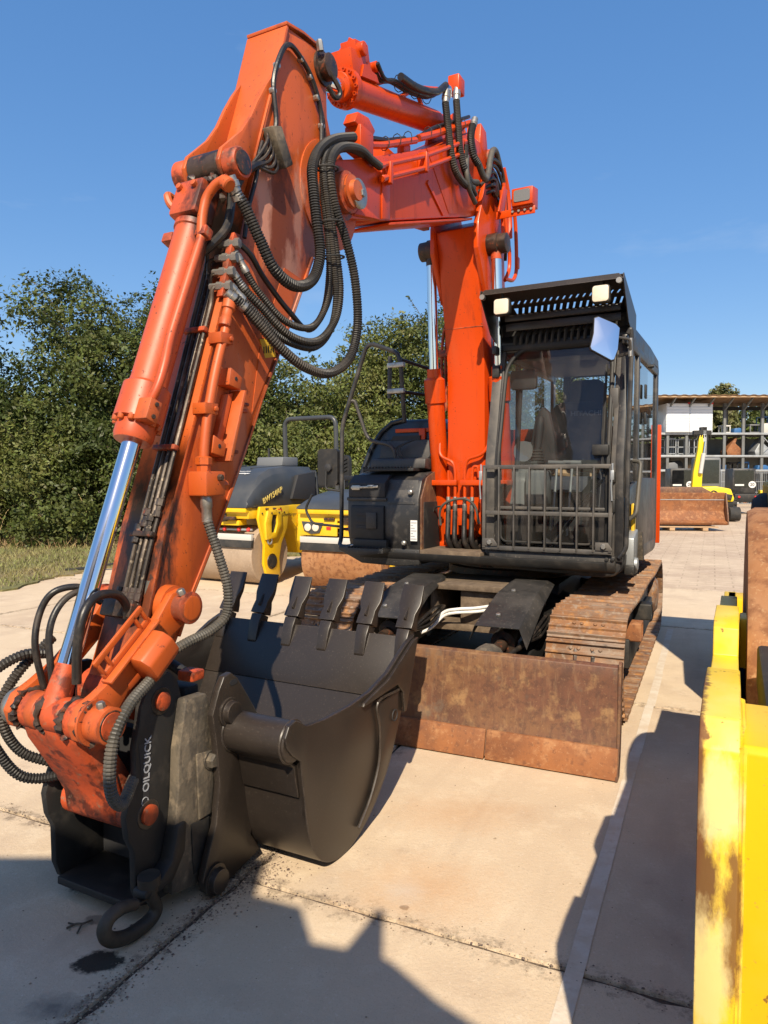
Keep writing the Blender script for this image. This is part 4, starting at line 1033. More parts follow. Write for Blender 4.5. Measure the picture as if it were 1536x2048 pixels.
# clamp rail and the four hoses at the boom foot
U_(MB().b2((-.47, -.955, 1.555), (-.195, -.905, 1.60)), 'pipe_clamp', 'orange_gloss', .005)
U_(MB().b2((-.165, -.955, 1.555), (.06, -.905, 1.60)), 'pipe_clamp', 'orange_gloss', .005)
U_(MB().prism([(-.33, 1.14), (-.20, 1.14), (-.20, 1.22), (-.16, 1.22), (-.16, 1.42), (-.33, 1.42)], -.90, -.86, 'y'), 'manifold_plate', 'orange_gloss', .006)
U_(MB().prism([(-.02, 1.16), (.06, 1.10), (.06, 1.47), (-.02, 1.47)], -.90, -.86, 'y'), 'manifold_plate', 'orange_gloss', .006)
for i, x in enumerate((-.275, -.215, -.13, -.065)):
    top = {0: [(x, -.93, 1.68)], 1: [(x, -.93, 1.68), (x - .02, -.93, 1.75), (x - .14, -.93, 1.80), (x - .15, -.90, 1.95), (x - .16, -.86, 2.05)],
           2: [(x, -.93, 1.70), (x + .02, -.93, 1.77), (x + .16, -.93, 1.81), (x + .20, -.90, 1.9)], 3: [(x, -.93, 1.66), (x + .01, -.93, 1.71), (x + .05, -.93, 1.71), (x + .06, -.93, 1.62)]}[i]
    U_(MB().tube(fillet([(x, -.93, 1.44)] + top, .05, 5), .0135, 8), 'boom_pipe', 'orange_gloss')
    U_(MB().lathe((x, -.93, 1.46), (x, -.93, 1.33), [(0, .018), (.03, .02), (.035, .016), (.06, .016), (.065, .021), (.12, .021), (.125, .017)], 8), 'hose_fitting', 'zinc')
    U_(MB().tube(catmull([(x, -.93, 1.34), (x + .005, -.95, 1.22), (x + .015, -.97, 1.10), (x + .04, -.92, 1.035), (x + .05, -.80, 1.06), (x + .05, -.65, 1.12)], 6), .022, 9), 'boom_hose', 'hose_smooth')
U_(MB().tube(catmull([(-.345, -.93, 1.22), (-.345, -.95, 1.33), (-.30, -.96, 1.40), (-.2, -.965, 1.44), (-.1, -.965, 1.44), (-.03, -.95, 1.38), (0, -.93, 1.24)], 6), .011, 8), 'pilot_hose', 'hose_grey')
U_(MB().tube(catmull([(-.33, -.93, 1.38), (-.40, -.93, 1.36), (-.43, -.93, 1.25), (-.435, -.92, 1.08)], 6), .008, 7), 'grease_line', 'hose_smooth')
for k in range(5):
    U_(MB().tube(catmull([(-.36, -.55, 1.35), (-.355 + .01 * k, -.66 - .02 * k, 1.9), (-.36, -.62, 2.5), (-.35, -.72, 3.1), (-.30 - .02 * k, -.75, 3.5)], 6), .014 + .002 * (k % 3), 8), 'boom_hose', 'hose_smooth')
U_(MB().b2((-.46, -.74, 2.66), (-.30, -.62, 2.72)), 'hose_clamp', 'orange_dirty', .006)
for k in range(2):
    U_(MB().tube(fillet([(-.43 + .035 * k, -.70, 2.2), (-.43 + .035 * k, -.72, 2.72), (-.40 + .035 * k, -.74, 2.9), (-.31 + .02 * k, -.72, 3.1)], .08, 5), .014, 8), 'boom_pipe', 'orange_dirty')

# ---- upper boom
um = MB().prism([(-2.75, 3.105), (-2.65, 3.135), (-1.70, 3.46), (-1.20, 3.625), (-1.02, 3.70), (-.90, 3.80), (-.80, 3.98), (-.82, 4.14), (-.95, 4.28), (-1.27, 4.235), (-1.72, 3.965), (-2.05, 3.80), (-2.71, 3.49), (-2.80, 3.45)], -.295, .018)
uboom = U_(um, 'upper_boom', 'orange_gloss', .012)
for xx in ((-.312, -.268), (-.012, .034)):
    ck = MB().prism([(-2.60, 3.15), (-2.76, 3.10), (-3.16, 2.985), (-3.26, 3.0), (-3.315, 3.08), (-3.30, 3.19), (-3.21, 3.27), (-3.05, 3.335), (-2.70, 3.495), (-2.60, 3.50)], *xx)
    S_(ck, 'fork_plate', 'orange_gloss', uboom, .008)
S_(MB().prism([(-2.72, 3.12), (-2.62, 3.15), (-2.62, 3.47), (-2.72, 3.44)], .018, .042), 'stiffener', 'orange_gloss', uboom, .005)
S_(MB().prism([(-3.10, 3.02), (-2.80, 3.085), (-3.02, 3.10)], .034, .075), 'gusset', 'orange_gloss', uboom, .004)
bf = MB()
for y0, z0, y1, z1 in ((-2.62, 3.118, -1.22, 3.595),): bf.prism([(y0, z0), (y1, z1), (y1, z1 + .016), (y0, z0 + .016)], -.31, .034)
S_(bf, 'bottom_flange', 'orange_gloss', uboom, .003)
S_(MB().prism([(-2.05, 3.80), (-1.66, 3.50), (-1.50, 3.55), (-1.60, 4.02)], .018, .023), 'doubler_plate', 'orange_gloss', uboom, .003)
S_(MB().prism([(-2.05, 3.57), (-1.78, 3.445), (-1.765, 3.45), (-2.03, 3.60)], .0185, .03), 'weld_seam', 'orange_gloss', uboom)
for xx, s in ((.034, 1), (-.312, -1)):
    S_(MB().lathe((xx, -3.19, 3.10), (xx + s * .16, -3.19, 3.10), [(0, .135), (.015, .135), (.02, .105), (.06, .105), (.065, .085), (.075, .085)], 28), 'pivot_boss', 'orange_dirty', uboom)
    S_(MB().lathe((xx + s * .075, -3.19, 3.10), (xx + s * .16, -3.19, 3.10), [(0, .08), (.012, .082), (.014, .055), (.04, .05)], 24), 'pin_cap', 'orange_worn', uboom)
S_(MB().lathe((.12, -3.145, 3.10), (.17, -3.145, 3.10), [(0, .073), (.003, .076), (.014, .076), (.018, .07)], 26), 'pivot_washer', 'zinc', uboom)
S_(MB().hexbolt((.136, -3.145, 3.10), (1, 0, 0), .022, .022), 'pivot_bolt', 'zinc', uboom)
# bracket for the arm cylinder on the knee
br = MB()
for xx in ((-.235, -.205), (-.075, -.045)): br.prism([(-1.55, 4.03), (-1.44, 4.30), (-1.36, 4.36), (-1.26, 4.36), (-1.12, 4.28), (-.95, 4.26), (-1.2, 4.1)], *xx)
S_(br, 'cylinder_bracket', 'orange_gloss', uboom, .006)
S_(MB().cyl((-.26, -1.34, 4.28), (-.02, -1.34, 4.28), .045), 'bracket_pin', 'grease_steel', uboom)
S_(MB().prism([(-1.02, 4.26), (-1.0, 4.42), (-.88, 4.40), (-.82, 4.20), (-.9, 4.12)], -.10, .02), 'hose_bracket', 'orange_gloss', uboom, .006)
S_(MB().lathe((-.1, -.80, 4.22), (.08, -.80, 4.22), [(0, .07), (.16, .07), (.18, .055)], 20), 'hose_drum', 'orange_dirty', uboom)
# arm cylinder
A0, A1 = Vector((-.14, -3.235, 3.735)), Vector((-.14, -1.34, 4.28))
dA = (A1 - A0).normalized(); pA = lambda t: A0 + dA * t
ac = MB().lathe(pA(.33), A1, [(0, .072), (.004, .076), (.05, .078), (.052, .106), (.10, .108), (.105, .082), (.50, .080), (1.40, .080), (1.41, .072), (1.52, .070), (1.53, .05), (1.64, .04)], 28)
acyl = U_(ac, 'arm_cylinder', 'orange_gloss')
for k in range(14):
    a = 2 * math.pi * k / 14; u = dA.orthogonal().normalized(); v = dA.cross(u)
    p = pA(.385) + (u * math.cos(a) + v * math.sin(a)) * .092
    S_(MB().lathe(p, p - dA, [(0, .0115), (.018, .0115), (.018, .006), (.012, .006)], 8), 'head_bolt', 'orange_gloss', acyl)
S_(MB().lathe(A0, A1, [(.02, .048), (.36, .048)], 22), 'rod', 'chrome', acyl)
S_(MB().cyl((-.235, A0.y, A0.z), (-.045, A0.y, A0.z), .072), 'rod_eye', 'grease_steel', acyl)
nA = Vector((0, -dA.z, dA.y))
def along(t, h, x=-.14): 
    p = pA(t) + nA * h; return Vector((x, p.y, p.z))
vb = MB()
vb.bar(along(.42, .135), along(.60, .135), .13, .13, nA); vb.bar(along(.52, .215), along(.68, .215), .10, .10, nA); vb.bar(along(.66, .15), along(.88, .13), .08, .07, nA)
vb.cyl(along(.56, .215, -.21), along(.56, .215, -.05), .038); vb.cyl(along(.60, .20, -.2), along(.60, .29, -.14), .03)
vb.cyl(along(.74, .16, -.18), along(.74, .16, -.07), .03)
S_(vb, 'load_holding_valve', 'orange_gloss', acyl, .008)
S_(MB().prism([(0, 0), (.22, 0), (.20, .04), (.14, .05), (.12, .09), (.05, .07)], -.02, .02), 'valve_bracket', 'orange_gloss', acyl).matrix_local = basis(along(.50, .065, -.085), (1, 0, 0), dA) @ Matrix.Rotation(R(0), 4, 'X')
for k, x in enumerate((-.09, -.06)):
    S_(MB().tube(catmull([along(.72, .17, x), along(.80, .10, x), along(.95, .115, x), along(1.2, .10, x), along(1.5, .115, x), along(1.66, .16, x)], 6), .013, 8), 'valve_hose', 'hose_smooth', acyl)
S_(MB().tube(catmull([along(.95, .13, -.02), along(1.2, .11, -.02), along(1.5, .13, -.01), along(1.68, .20, .0)], 6), .024, 10), 'arm_hose', 'hose_smooth', acyl)
for t in (1.0, 1.25, 1.45):
    S_(MB().tube([along(t, .02, -.06) + Vector((.035 * math.cos(a), 0, 0)) + nA * (.09 + .05 * math.sin(a)) for a in [k * .63 for k in range(10)]], .003, 5, closed=True), 'hose_strap', 'rubber', acyl)
# pipes along the upper boom
def bp_(n, pts, r, mat='orange_gloss', rr=.06): return S_(MB().tube(fillet(pts, rr, 5), r, 9), n, mat, uboom)
bp_('boom_pipe', [(.062, -2.75, 3.412), (.062, -2.16, 3.697), (.062, -1.502, 4.054)], .0155)
bp_('boom_pipe', [(.062, -2.72, 3.352), (.062, -2.16, 3.622), (.062, -1.502, 3.975)], .0155)
bp_('top_pipe', [(.01, -2.84, 3.50), (.01, -2.67, 3.566), (.01, -2.20, 3.79)], .021)
bp_('top_pipe', [(.01, -2.16, 3.82), (.01, -1.9, 3.955), (.01, -1.20, 4.335)], .024)
bp_('top_hose', [(.0, -2.80, 3.56), (.0, -2.5, 3.665), (0, -2.2, 3.80), (.0, -1.9, 4.0), (.0, -1.22, 4.375)], .013, 'hose_smooth')
bp_('top_hose', [(-.02, -2.90, 3.50), (-.02, -2.6, 3.63), (-.02, -2.3, 3.77)], .012, 'hose_smooth')
for y, z in ((-2.68, 3.395), (-2.17, 3.655), (-1.55, 3.99)):
    S_(MB().b2((.022, y - .018, z - .065), (.085, y + .018, z + .06)), 'pipe_clamp', 'orange_gloss', uboom, .005)
for y, z in ((-1.502, 4.054), (-1.502, 3.975), (-2.75, 3.41), (-2.72, 3.352)):
    d = Vector((0, .88, .47)) if y > -2 else Vector((0, -.9, -.43))
    S_(MB().lathe((.062, y, z), Vector((.062, y, z)) + d, [(0, .02), (.05, .022), (.055, .018)], 8), 'pipe_end', 'orange_gloss', uboom)
for t in range(9):
    y = -2.62 + t * .155; z = 3.59 + (y + 2.62) * .52
    if t in (3,): continue
    S_(MB().tube([(.005 + .032 * math.cos(a), y, z + .01 + .042 * math.sin(a)) for a in [k * .7 for k in range(9)]], .003, 5, closed=True), 'pipe_strap', 'rubber', uboom)
S_(MB().b2((-.06, -2.98, 3.42), (.045, -2.83, 3.555)), 'hose_block', 'orange_gloss', uboom, .008)
S_(MB().prism([(-3.02, 3.55), (-2.98, 3.62), (-2.86, 3.64), (-2.78, 3.60), (-2.82, 3.54)], -.05, .03), 'hose_block_cap', 'orange_gloss', uboom, .008)
S_(MB().b2((-.2, -2.5, 3.56), (-.06, -2.3, 3.66)), 'top_bracket', 'orange_gloss', uboom, .006)
S_(MB().b2((-.05, -2.35, 3.60), (.0, -2.25, 3.74)), 'top_bracket', 'orange_gloss', uboom, .006)
tg = MB().tube(fillet([(-.10, -2.30, 4.02), (-.10, -1.95, 4.27), (-.10, -1.50, 4.47)], .1, 5), .016, 8); tg.bar((-.10, -1.95, 4.25), (-.10, -1.80, 4.13), .02, .03)
S_(tg, 'hose_arch', 'orange_gloss', uboom)
S_(MB().b2((-.06, -1.50, 4.44), (.03, -1.38, 4.56)), 'hose_arch_head', 'orange_gloss', uboom, .01)
# hoses round the knee
def kh(pts, r, cor, fit=True, mat='hose', pitch=.0135):
    mb = MB()
    if cor: mb.hose(pts, r, pitch)
    else: mb.tube(catmull(pts, 8), r, 10)
    o = S_(mb, 'knee_hose', mat, uboom, ang=20 if cor else 38)
    return o
def fit(p, d, r, L=.09, mat='zinc'):
    p = Vector(p); S_(MB().lathe(p, p + Vector(d), [(0, r), (L * .35, r * 1.02), (L * .38, r * 1.18), (L * .6, r * 1.18), (L * .62, r * 1.05), (L, r * 1.05)], 10), 'hose_fitting', mat, uboom)
for K, top in (([(.01, -1.705, 4.25), (.05, -1.735, 4.012), (.07, -1.735, 3.87), (.08, -1.675, 3.775), (.09, -1.54, 3.74), (.09, -1.36, 3.77)], (0, -1.663, 4.38)),
               ([(.01, -1.50, 4.36), (.05, -1.557, 4.122), (.07, -1.575, 3.969), (.09, -1.54, 3.85), (.09, -1.42, 3.80), (.09, -1.28, 3.84)], (0, -1.464, 4.50))):
    kh(K, .026, True)
    S_(MB().tube(fillet([K[0], top, (top[0], top[1] + .06, top[2] + .03), (top[0] - .02, top[1] + .09, top[2] - .02)], .04, 5), .019, 10), 'hose_elbow', 'chrome_dull', uboom)
    fit(K[0], Vector(top) - Vector(K[0]), .026, .11)
kh([(.06, -1.30, 4.26), (.07, -1.36, 4.14), (.09, -1.365, 4.02), (.11, -1.30, 3.96)], .029, True)
fit((.06, -1.25, 4.33), (.0, -.05, -.09), .026, .10)
kh([(.11, -1.30, 3.97), (.12, -1.20, 3.90), (.12, -1.12, 3.95), (.11, -1.03, 4.12), (.1, -.95, 4.21), (.09, -.84, 4.24), (.09, -.72, 4.14)], .024, False, mat='hose_grey')
kh([(.075, -1.47, 4.04), (.09, -1.50, 3.90), (.1, -1.47, 3.78), (.1, -1.33, 3.73)], .018, True)
kh([(.085, -1.48, 3.96), (.105, -1.53, 3.82), (.105, -1.48, 3.72), (.1, -1.34, 3.67)], .018, False, mat='hose_grey')
for k in range(6):
    z0 = 4.12 - .05 * k
    kh([(.09 - .02 * k, -1.05, z0 - .05), (.10, -.93, z0 + .03), (.11 - .015 * k, -.76, z0 + .02), (.11, -.66 + .01 * k, z0 - .14), (.10, -.60, z0 - .35), (.09, -.58, 3.45)], .013, False, mat='hose_smooth')
for k, (pts, r_) in enumerate((([(.11, -.72, 4.16), (.12, -.62, 4.0), (.13, -.60, 3.8), (.14, -.62, 3.62)], .022), ([(.15, -.58, 3.95), (.155, -.52, 3.80), (.155, -.48, 3.56), (.155, -.475, 3.37), (.15, -.55, 3.28), (.14, -.70, 3.26)], .016),
                               ([(.13, -.76, 4.02), (.13, -.72, 3.80), (.145, -.70, 3.60), (.145, -.64, 3.51), (.145, -.635, 3.35), (.14, -.74, 3.24)], .016), ([(.12, -.80, 3.95), (.12, -.76, 3.75), (.13, -.75, 3.5)], .014), ([(.12, -.70, 3.98), (.12, -.68, 3.75), (.13, -.66, 3.5)], .014))):
    S_(MB().tube(fillet(pts, .08, 5), r_, 9), 'knee_pipe', 'orange_gloss', uboom)
S_(MB().b2((.145, -.50, 3.40), (.175, -.44, 3.50)), 'pipe_joint', 'orange_gloss', uboom, .01)
# work lamps on the knee
lbk = MB().b2((.10, -.86, 3.70), (.42, -.85, 3.76)); lbk.prism([(-.92, 3.74), (-.80, 3.98), (-.70, 3.98), (-.80, 3.74)], .13, .145)
S_(lbk, 'lamp_bracket', 'orange_gloss', uboom, .004)
for k in range(4): S_(MB().hexbolt((.24 + .05 * k, -.862, 3.735), (0, -1, 0), .012, .012), 'bracket_bolt', 'zinc', uboom)
lp = MB().prism([(-.90, 3.765), (-.90, 3.90), (-.74, 3.93), (-.74, 3.765)], .24, .41)
S_(lp, 'lamp_housing', 'orange_gloss', uboom, .006)
S_(MB().prism(rrect(.13, .09, .015, 3, (.325, 3.838)), -.906, -.901, 'y'), 'lamp_lens', 'grey_plastic', uboom)
S_(MB().prism([(-.36, 3.56), (-.50, 3.62), (-.50, 3.68), (-.31, 3.68), (-.31, 3.56)], -1.27, -1.255, 'y'), 'lamp_bracket', 'orange_dirty', uboom, .003)
for x in (-.46, -.40): S_(MB().hexbolt((x, -1.27, 3.64), (0, -1, 0), .012, .012), 'bracket_bolt', 'zinc', uboom)
# ---- stick
SX0, SX1 = -.25, -.03
SF = [(-3.575, 3.765), (-3.676, 3.458), (-3.762, 3.22), (-3.886, 2.878), (-4.051, 2.382), (-4.239, 1.852), (-4.325, 1.628), (-4.407, 1.416), (-4.506, 1.077), (-4.575, .90)]
SB = [(-4.505, .715), (-4.44, .80), (-4.337, .973), (-4.261, 1.122), (-4.137, 1.321), (-3.98, 1.60), (-3.865, 1.811), (-3.786, 1.97), (-3.655, 2.194), (-3.542, 2.388), (-3.352, 2.73), (-3.20, 2.83), (-3.09, 2.95), (-3.05, 3.10), (-3.08, 3.25), (-3.15, 3.38), (-3.205, 3.50), (-3.212, 3.633), (-3.23, 3.74), (-3.283, 3.803)]
sm_ = MB().prism(SF + [(-4.63, .80), (-4.60, .73), (-4.55, .70)] + SB, SX0, SX1)
stick = U_(sm_, 'stick', 'orange_stick', .006)
def strip(edge, th, x0, x1, inward):
    """flange plate following an edge of the side profile"""
    P = [Vector((0, *p)) for p in edge]; out = []
    for i, p in enumerate(P):
        t = (P[min(i + 1, len(P) - 1)] - P[max(i - 1, 0)]).normalized(); n = Vector((0, -t.z, t.y)) * inward
        out.append(p + n * th)
    mb = MB()
    for i in range(len(P) - 1):
        a, b, c, d = P[i], P[i + 1], out[i + 1], out[i]
        mb.prism([(q.y, q.z) for q in (a, b, c, d)], x0, x1)
    bm = bmesh.new(); me = mb.mesh('x'); bm.from_mesh(me); bmesh.ops.remove_doubles(bm, verts=bm.verts, dist=1e-5)
    bm.faces.ensure_lookup_table()
    seen = {}
    for f in bm.faces: seen.setdefault(tuple(sorted(v.index for v in f.verts)), []).append(f)
    bmesh.ops.delete(bm, geom=[f for fs in seen.values() if len(fs) > 1 for f in fs], context='FACES_ONLY')
    bm.to_mesh(me); bm.free()
    r_ = MB(); r_.v = [tuple(v.co) for v in me.vertices]; r_.f = [tuple(p.vertices) for p in me.polygons]; bpy.data.meshes.remove(me)
    return r_
sf2 = [(y - .003, z) for y, z in SF[:9]]
S_(strip(sf2, .016, SX0 - .010, SX1 + .010, 1), 'front_plate', 'orange_stick', stick, .003)
S_(strip([(y + .003, z) for y, z in SB[2:11]], .016, SX0 - .010, SX1 + .010, 1), 'back_plate', 'orange_stick', stick, .003)
S_(strip([(-3.578, 3.768), (-3.43, 3.80), (-3.283, 3.812), (-3.225, 3.745)], .016, SX0 - .010, SX1 + .010, 1), 'top_plate', 'orange_stick', stick, .003)
S_(MB().lathe((SX1 - .001, -3.19, 3.10), (SX1 + .02, -3.19, 3.10), [(0, .275), (.008, .275), (.010, .265)], 48), 'pivot_plate', 'orange_stick', stick)
S_(MB().cyl((-.272, -3.19, 3.10), (-.008, -3.19, 3.10), .12), 'pivot_bush', 'grease_steel', stick)
S_(MB().prism([(-3.60, 2.62), (-3.46, 2.60), (-3.75, 2.08), (-3.86, 1.9), (-3.80, 2.20)], SX1 - .002, SX1 + .004), 'doubler_plate', 'orange_worn', stick)
# ears for the bucket cylinder, swept out of the front plate
for xx in ((-.248, -.226), (-.057, -.035)):
    er = MB().prism([(-3.665, 3.50), (-3.725, 3.42), (-3.785, 3.325), (-3.838, 3.228), (-3.905, 3.138), (-3.985, 3.062), (-4.035, 3.015), (-4.06, 2.955), (-4.035, 2.90), (-3.98, 2.872), (-3.90, 2.85), (-3.86, 2.93), (-3.74, 3.26)], *xx)
    S_(er, 'cylinder_ear', 'orange_stick', stick, .004)
for a, b in ((-.035, .035), (-.315, -.248)):
    S_(MB().lathe((a, -3.985, 2.955), (b, -3.985, 2.955), [(0, .064), (.005, .068), (abs(b - a) - .012, .068), (abs(b - a), .060)], 22), 'ear_boss', 'orange_dirty', stick)
S_(MB().lathe((.034, -3.985, 2.955), (.06, -3.985, 2.955), [(0, .050), (.006, .050), (.009, .04)], 20), 'ear_pin', 'grease_steel', stick)
# top pin for the arm cylinder
for xx, s in ((SX1, 1), (SX0, -1)):
    S_(MB().lathe((xx, -3.25, 3.727), (xx + s * .1, -3.25, 3.727), [(0, .085), (.012, .085), (.014, .064), (.055, .062), (.06, .05)], 24), 'top_boss', 'grease_steel', stick)
S_(MB().hexbolt((.01, -3.33, 3.765), (0, -.3, 1), .018, .05), 'boss_bolt', 'zinc', stick)
S_(MB().tube(catmull([(.02, -3.27, 3.70), (.045, -3.20, 3.62), (.03, -3.22, 3.58), (.015, -3.27, 3.62)], 5), .013, 8), 'grease_hose', 'hose_smooth', stick)
# hose running up the side of the stick
S_(MB().tube(catmull([(-.012, -3.79, 3.07), (-.012, -3.73, 3.137), (-.012, -3.682, 3.259), (-.012, -3.700, 3.439), (-.012, -3.639, 3.60), (-.012, -3.577, 3.672), (-.012, -3.493, 3.668), (-.012, -3.383, 3.615), (-.012, -3.30, 3.50), (-.012, -3.288, 3.366), (-.012, -3.30, 3.2)], 6), .0125, 8), 'stick_hose', 'hose_smooth', stick)
S_(MB().tube(catmull([(-.014, -3.46, 3.67), (-.014, -3.36, 3.58), (-.014, -3.27, 3.47), (-.014, -3.262, 3.33), (-.014, -3.27, 3.2)], 6), .008, 7), 'stick_hose', 'pipe_steel', stick)
for y, z in ((-3.70, 3.40), (-3.668, 3.53), (-3.47, 3.66), (-3.39, 3.615), (-3.33, 3.54), (-3.285, 3.42), (-3.287, 3.28)):
    S_(MB().lathe((-.028, y, z), (.01, y, z), [(0, .016), (.022, .016), (.026, .012)], 8), 'hose_clip', 'zinc', stick)
# distribution block with its fittings
cbm = MB().prism([(-3.775, 3.20), (-3.70, 3.23), (-3.61, 3.09), (-3.67, 3.05)], -.030, .035)
S_(cbm, 'distribution_block', 'dirt_plate', stick, .006)
for k in range(5):
    p = Vector((.0, -3.765 + .018 * k, 3.175 - .024 * k))
    S_(MB().tube(catmull([p, p + Vector((.02, -.03, -.05)), p + Vector((.015, -.065, -.11 + .008 * k)), (.0, -3.875, 3.00)], 5), .0085, 7), 'block_hose', 'pipe_steel', stick)
S_(MB().tube(catmull([(.0, -3.80, 3.03), (.0, -3.87, 2.99), (.0, -3.95, 2.92), (-.01, -4.0, 2.83)], 5), .020, 9), 'block_hose', 'hose_smooth', stick)
S_(MB().tube(catmull([(-.01, -3.79, 3.13), (.0, -3.83, 3.05), (.0, -3.85, 2.95), (-.005, -3.90, 2.80), (-.005, -3.93, 2.66)], 6), .010, 8), 'block_hose', 'hose_smooth', stick)
S_(MB().tube(catmull([(-.06, -3.95, 2.90), (-.03, -3.99, 2.78), (-.03, -4.02, 2.68), (-.07, -4.07, 2.60), (-.13, -4.10, 2.55)], 6), .019, 9), 'block_hose', 'hose_smooth', stick)
# bulkhead, pipes down the front face
dS = Vector((0, -.329, -.944)).normalized(); nS = Vector((0, -.944, .329)).normalized()
def onf(z, h, x):
    """point on the front face of the stick at height z, raised by h"""
    for (y0, z0), (y1, z1) in zip(SF, SF[1:]):
        if z1 <= z <= z0: y = y0 + (y1 - y0) * (z0 - z) / (z0 - z1); break
    p = Vector((x, y, z)) + nS * h; return p
S_(MB().prism([(-4.00, 2.665), (-3.955, 2.665), (-4.03, 2.375), (-4.085, 2.375)], -.036, -.004), 'bulkhead', 'orange_dirty', stick, .004)
for k in range(4):
    x = -.062 - .026 * k
    zt = 2.42 + .065 * k
    yb = -4.075 + .019 * k
    pts = [(-.03, yb + .02, zt), (x + .01, yb - .015, zt - .005), onf(zt - .07, .022, x), onf(1.9, .022, x), onf(1.30, .022, x), onf(1.12, .022, x - .004)]
    S_(MB().tube(fillet(pts, .035, 5), .0095, 8), 'stick_pipe', 'pipe_steel', stick)
    S_(MB().lathe((-.075, yb - .003, zt), (.03, yb + .025, zt), [(0, .015), (.03, .015), (.032, .020), (.055, .020), (.057, .016), (.075, .016), (.077, .022), (.1, .022)], 6), 'pipe_fitting', 'zinc', stick)
    zf = 1.52 - .04 * (k % 2) - .02 * k
    p = onf(zf, .022, x)
    S_(MB().lathe(p, p + dS, [(0, .013), (.004, .017), (.03, .017), (.032, .012), (.05, .012), (.052, .017), (.075, .017), (.078, .013)], 6), 'pipe_joint', 'pipe_steel' if k < 2 else 'grease_steel', stick)
for z in (2.22, 1.72, 1.38):
    S_(MB().bar(onf(z, .03, -.045), onf(z, .03, -.165), .022, .026, nS), 'pipe_clamp', 'orange_dirty' if z > 1.5 else 'grease_steel', stick, .004)
S_(MB().bar(onf(1.10, .03, -.06), onf(1.10, .03, -.22), .07, .05, nS), 'lower_manifold', 'grease_steel', stick, .006)
for k in range(4):
    p = onf(1.13, .03, -.065 - .034 * k); S_(MB().lathe(p, p - dS, [(0, .016), (.03, .016), (.033, .012), (.05, .012)], 6), 'pipe_fitting', 'grease_steel', stick)
S_(MB().prism([(0, 0), (.012, .06), (.02, .22), (.008, .40), (-.01, .46), (-.014, .2), (-.012, .05)], 0, .0012, 'z'), 'paint_scrape', 'zinc', stick).matrix_local = basis(onf(1.16, .0045, -.055), (1, 0, 0), -dS)
# valve pipe, bracket and ball valve on the side
S_(MB().tube(fillet([(.02, -4.075, 2.34), (.02, -4.085, 2.25), (.02, -4.16, 2.05), (.02, -4.215, 1.84), (.02, -4.235, 1.70), (.02, -4.235, 1.60)], .12, 6), .0205, 10), 'valve_pipe', 'orange_worn', stick)
S_(MB().lathe((.02, -4.055, 2.375), (.02, -4.10, 2.24), [(0, .024), (.02, .029), (.06, .029), (.065, .022), (.10, .022), (.105, .026), (.14, .026)], 12), 'pipe_elbow', 'orange_worn', stick)
for y, z in ((-4.105, 2.19), (-4.205, 1.89)):
    b_ = MB().box((.005, y, z), (.07, .075, .045)); b_.hexbolt((.04, y + .02, z), (1, 0, 0), .012, .012); b_.b2((-.03, y - .03, z - .02), (.0, y + .06, z + .02))
    S_(b_, 'pipe_clamp', 'orange_worn', stick, .005)
S_(MB().b2((-.03, -4.275, 1.535), (.07, -4.16, 1.635)), 'ball_valve', 'orange_worn', stick, .008)
S_(MB().lathe((.02, -4.235, 1.63), (.02, -4.235, 1.71), [(0, .028), (.03, .028), (.032, .034), (.06, .034), (.065, .025)], 6), 'valve_nut', 'orange_worn', stick)
S_(MB().lathe((.03, -4.165, 1.58), (.03, -4.11, 1.58), [(0, .028), (.03, .026), (.035, .02), (.05, .02)], 8), 'valve_port', 'orange_worn', stick)
S_(MB().hexbolt((.07, -4.20, 1.61), (1, 0, 0), .014, .018), 'valve_screw', 'grease_steel', stick)
S_(MB().lathe((.03, -4.235, 1.54), (.035, -4.235, 1.43), [(0, .02), (.02, .024), (.05, .024), (.055, .021), (.11, .021)], 10), 'valve_outlet', 'zinc', stick)
for y, z in ((-4.045, 2.03), (-4.155, 1.74)):
    S_(MB().prism([(y - .045, z - .03), (y + .03, z - .045), (y + .045, z + .01), (y - .03, z + .045)], SX1, .035), 'guard_bracket', 'orange_worn', stick, .004)
    S_(MB().cyl((.034, y, z), (.037, y, z), .009, 10), 'bracket_hole', 'interior', stick)
S_(MB().prism([(-4.065, 1.965), (-4.02, 1.975), (-4.115, 1.695), (-4.155, 1.70)], SX1, .0), 'guard_plate', 'orange_worn', stick, .003)
S_(MB().prism([(-4.012, 1.985), (-3.995, 1.985), (-4.095, 1.675), (-4.115, 1.680)], SX1, .055), 'guard_plate', 'orange_worn', stick, .003)
for y, z in ((-4.0, 1.93), (-4.01, 1.90), (-4.075, 1.72)): S_(MB().hexbolt((.0, y + .02, z), (.6, .8, 0), .009, .04), 'guard_bolt', 'orange_dirty', stick)
stx = MB().prism([(-3.80, 2.245), (-3.715, 2.265), (-3.675, 2.185), (-3.76, 2.165)], SX1 + .0005, SX1 + .0045)
so = S_(stx, 'warning_sticker', 'sticker_yellow', stick)
for k in range(5):
    S_(MB().b2((SX1 + .005, -3.775 + .018 * k, 2.185 + .004 * k), (SX1 + .0056, -3.767 + .018 * k, 2.215 + .006 * (k % 3))), 'print', 'print_black', so)
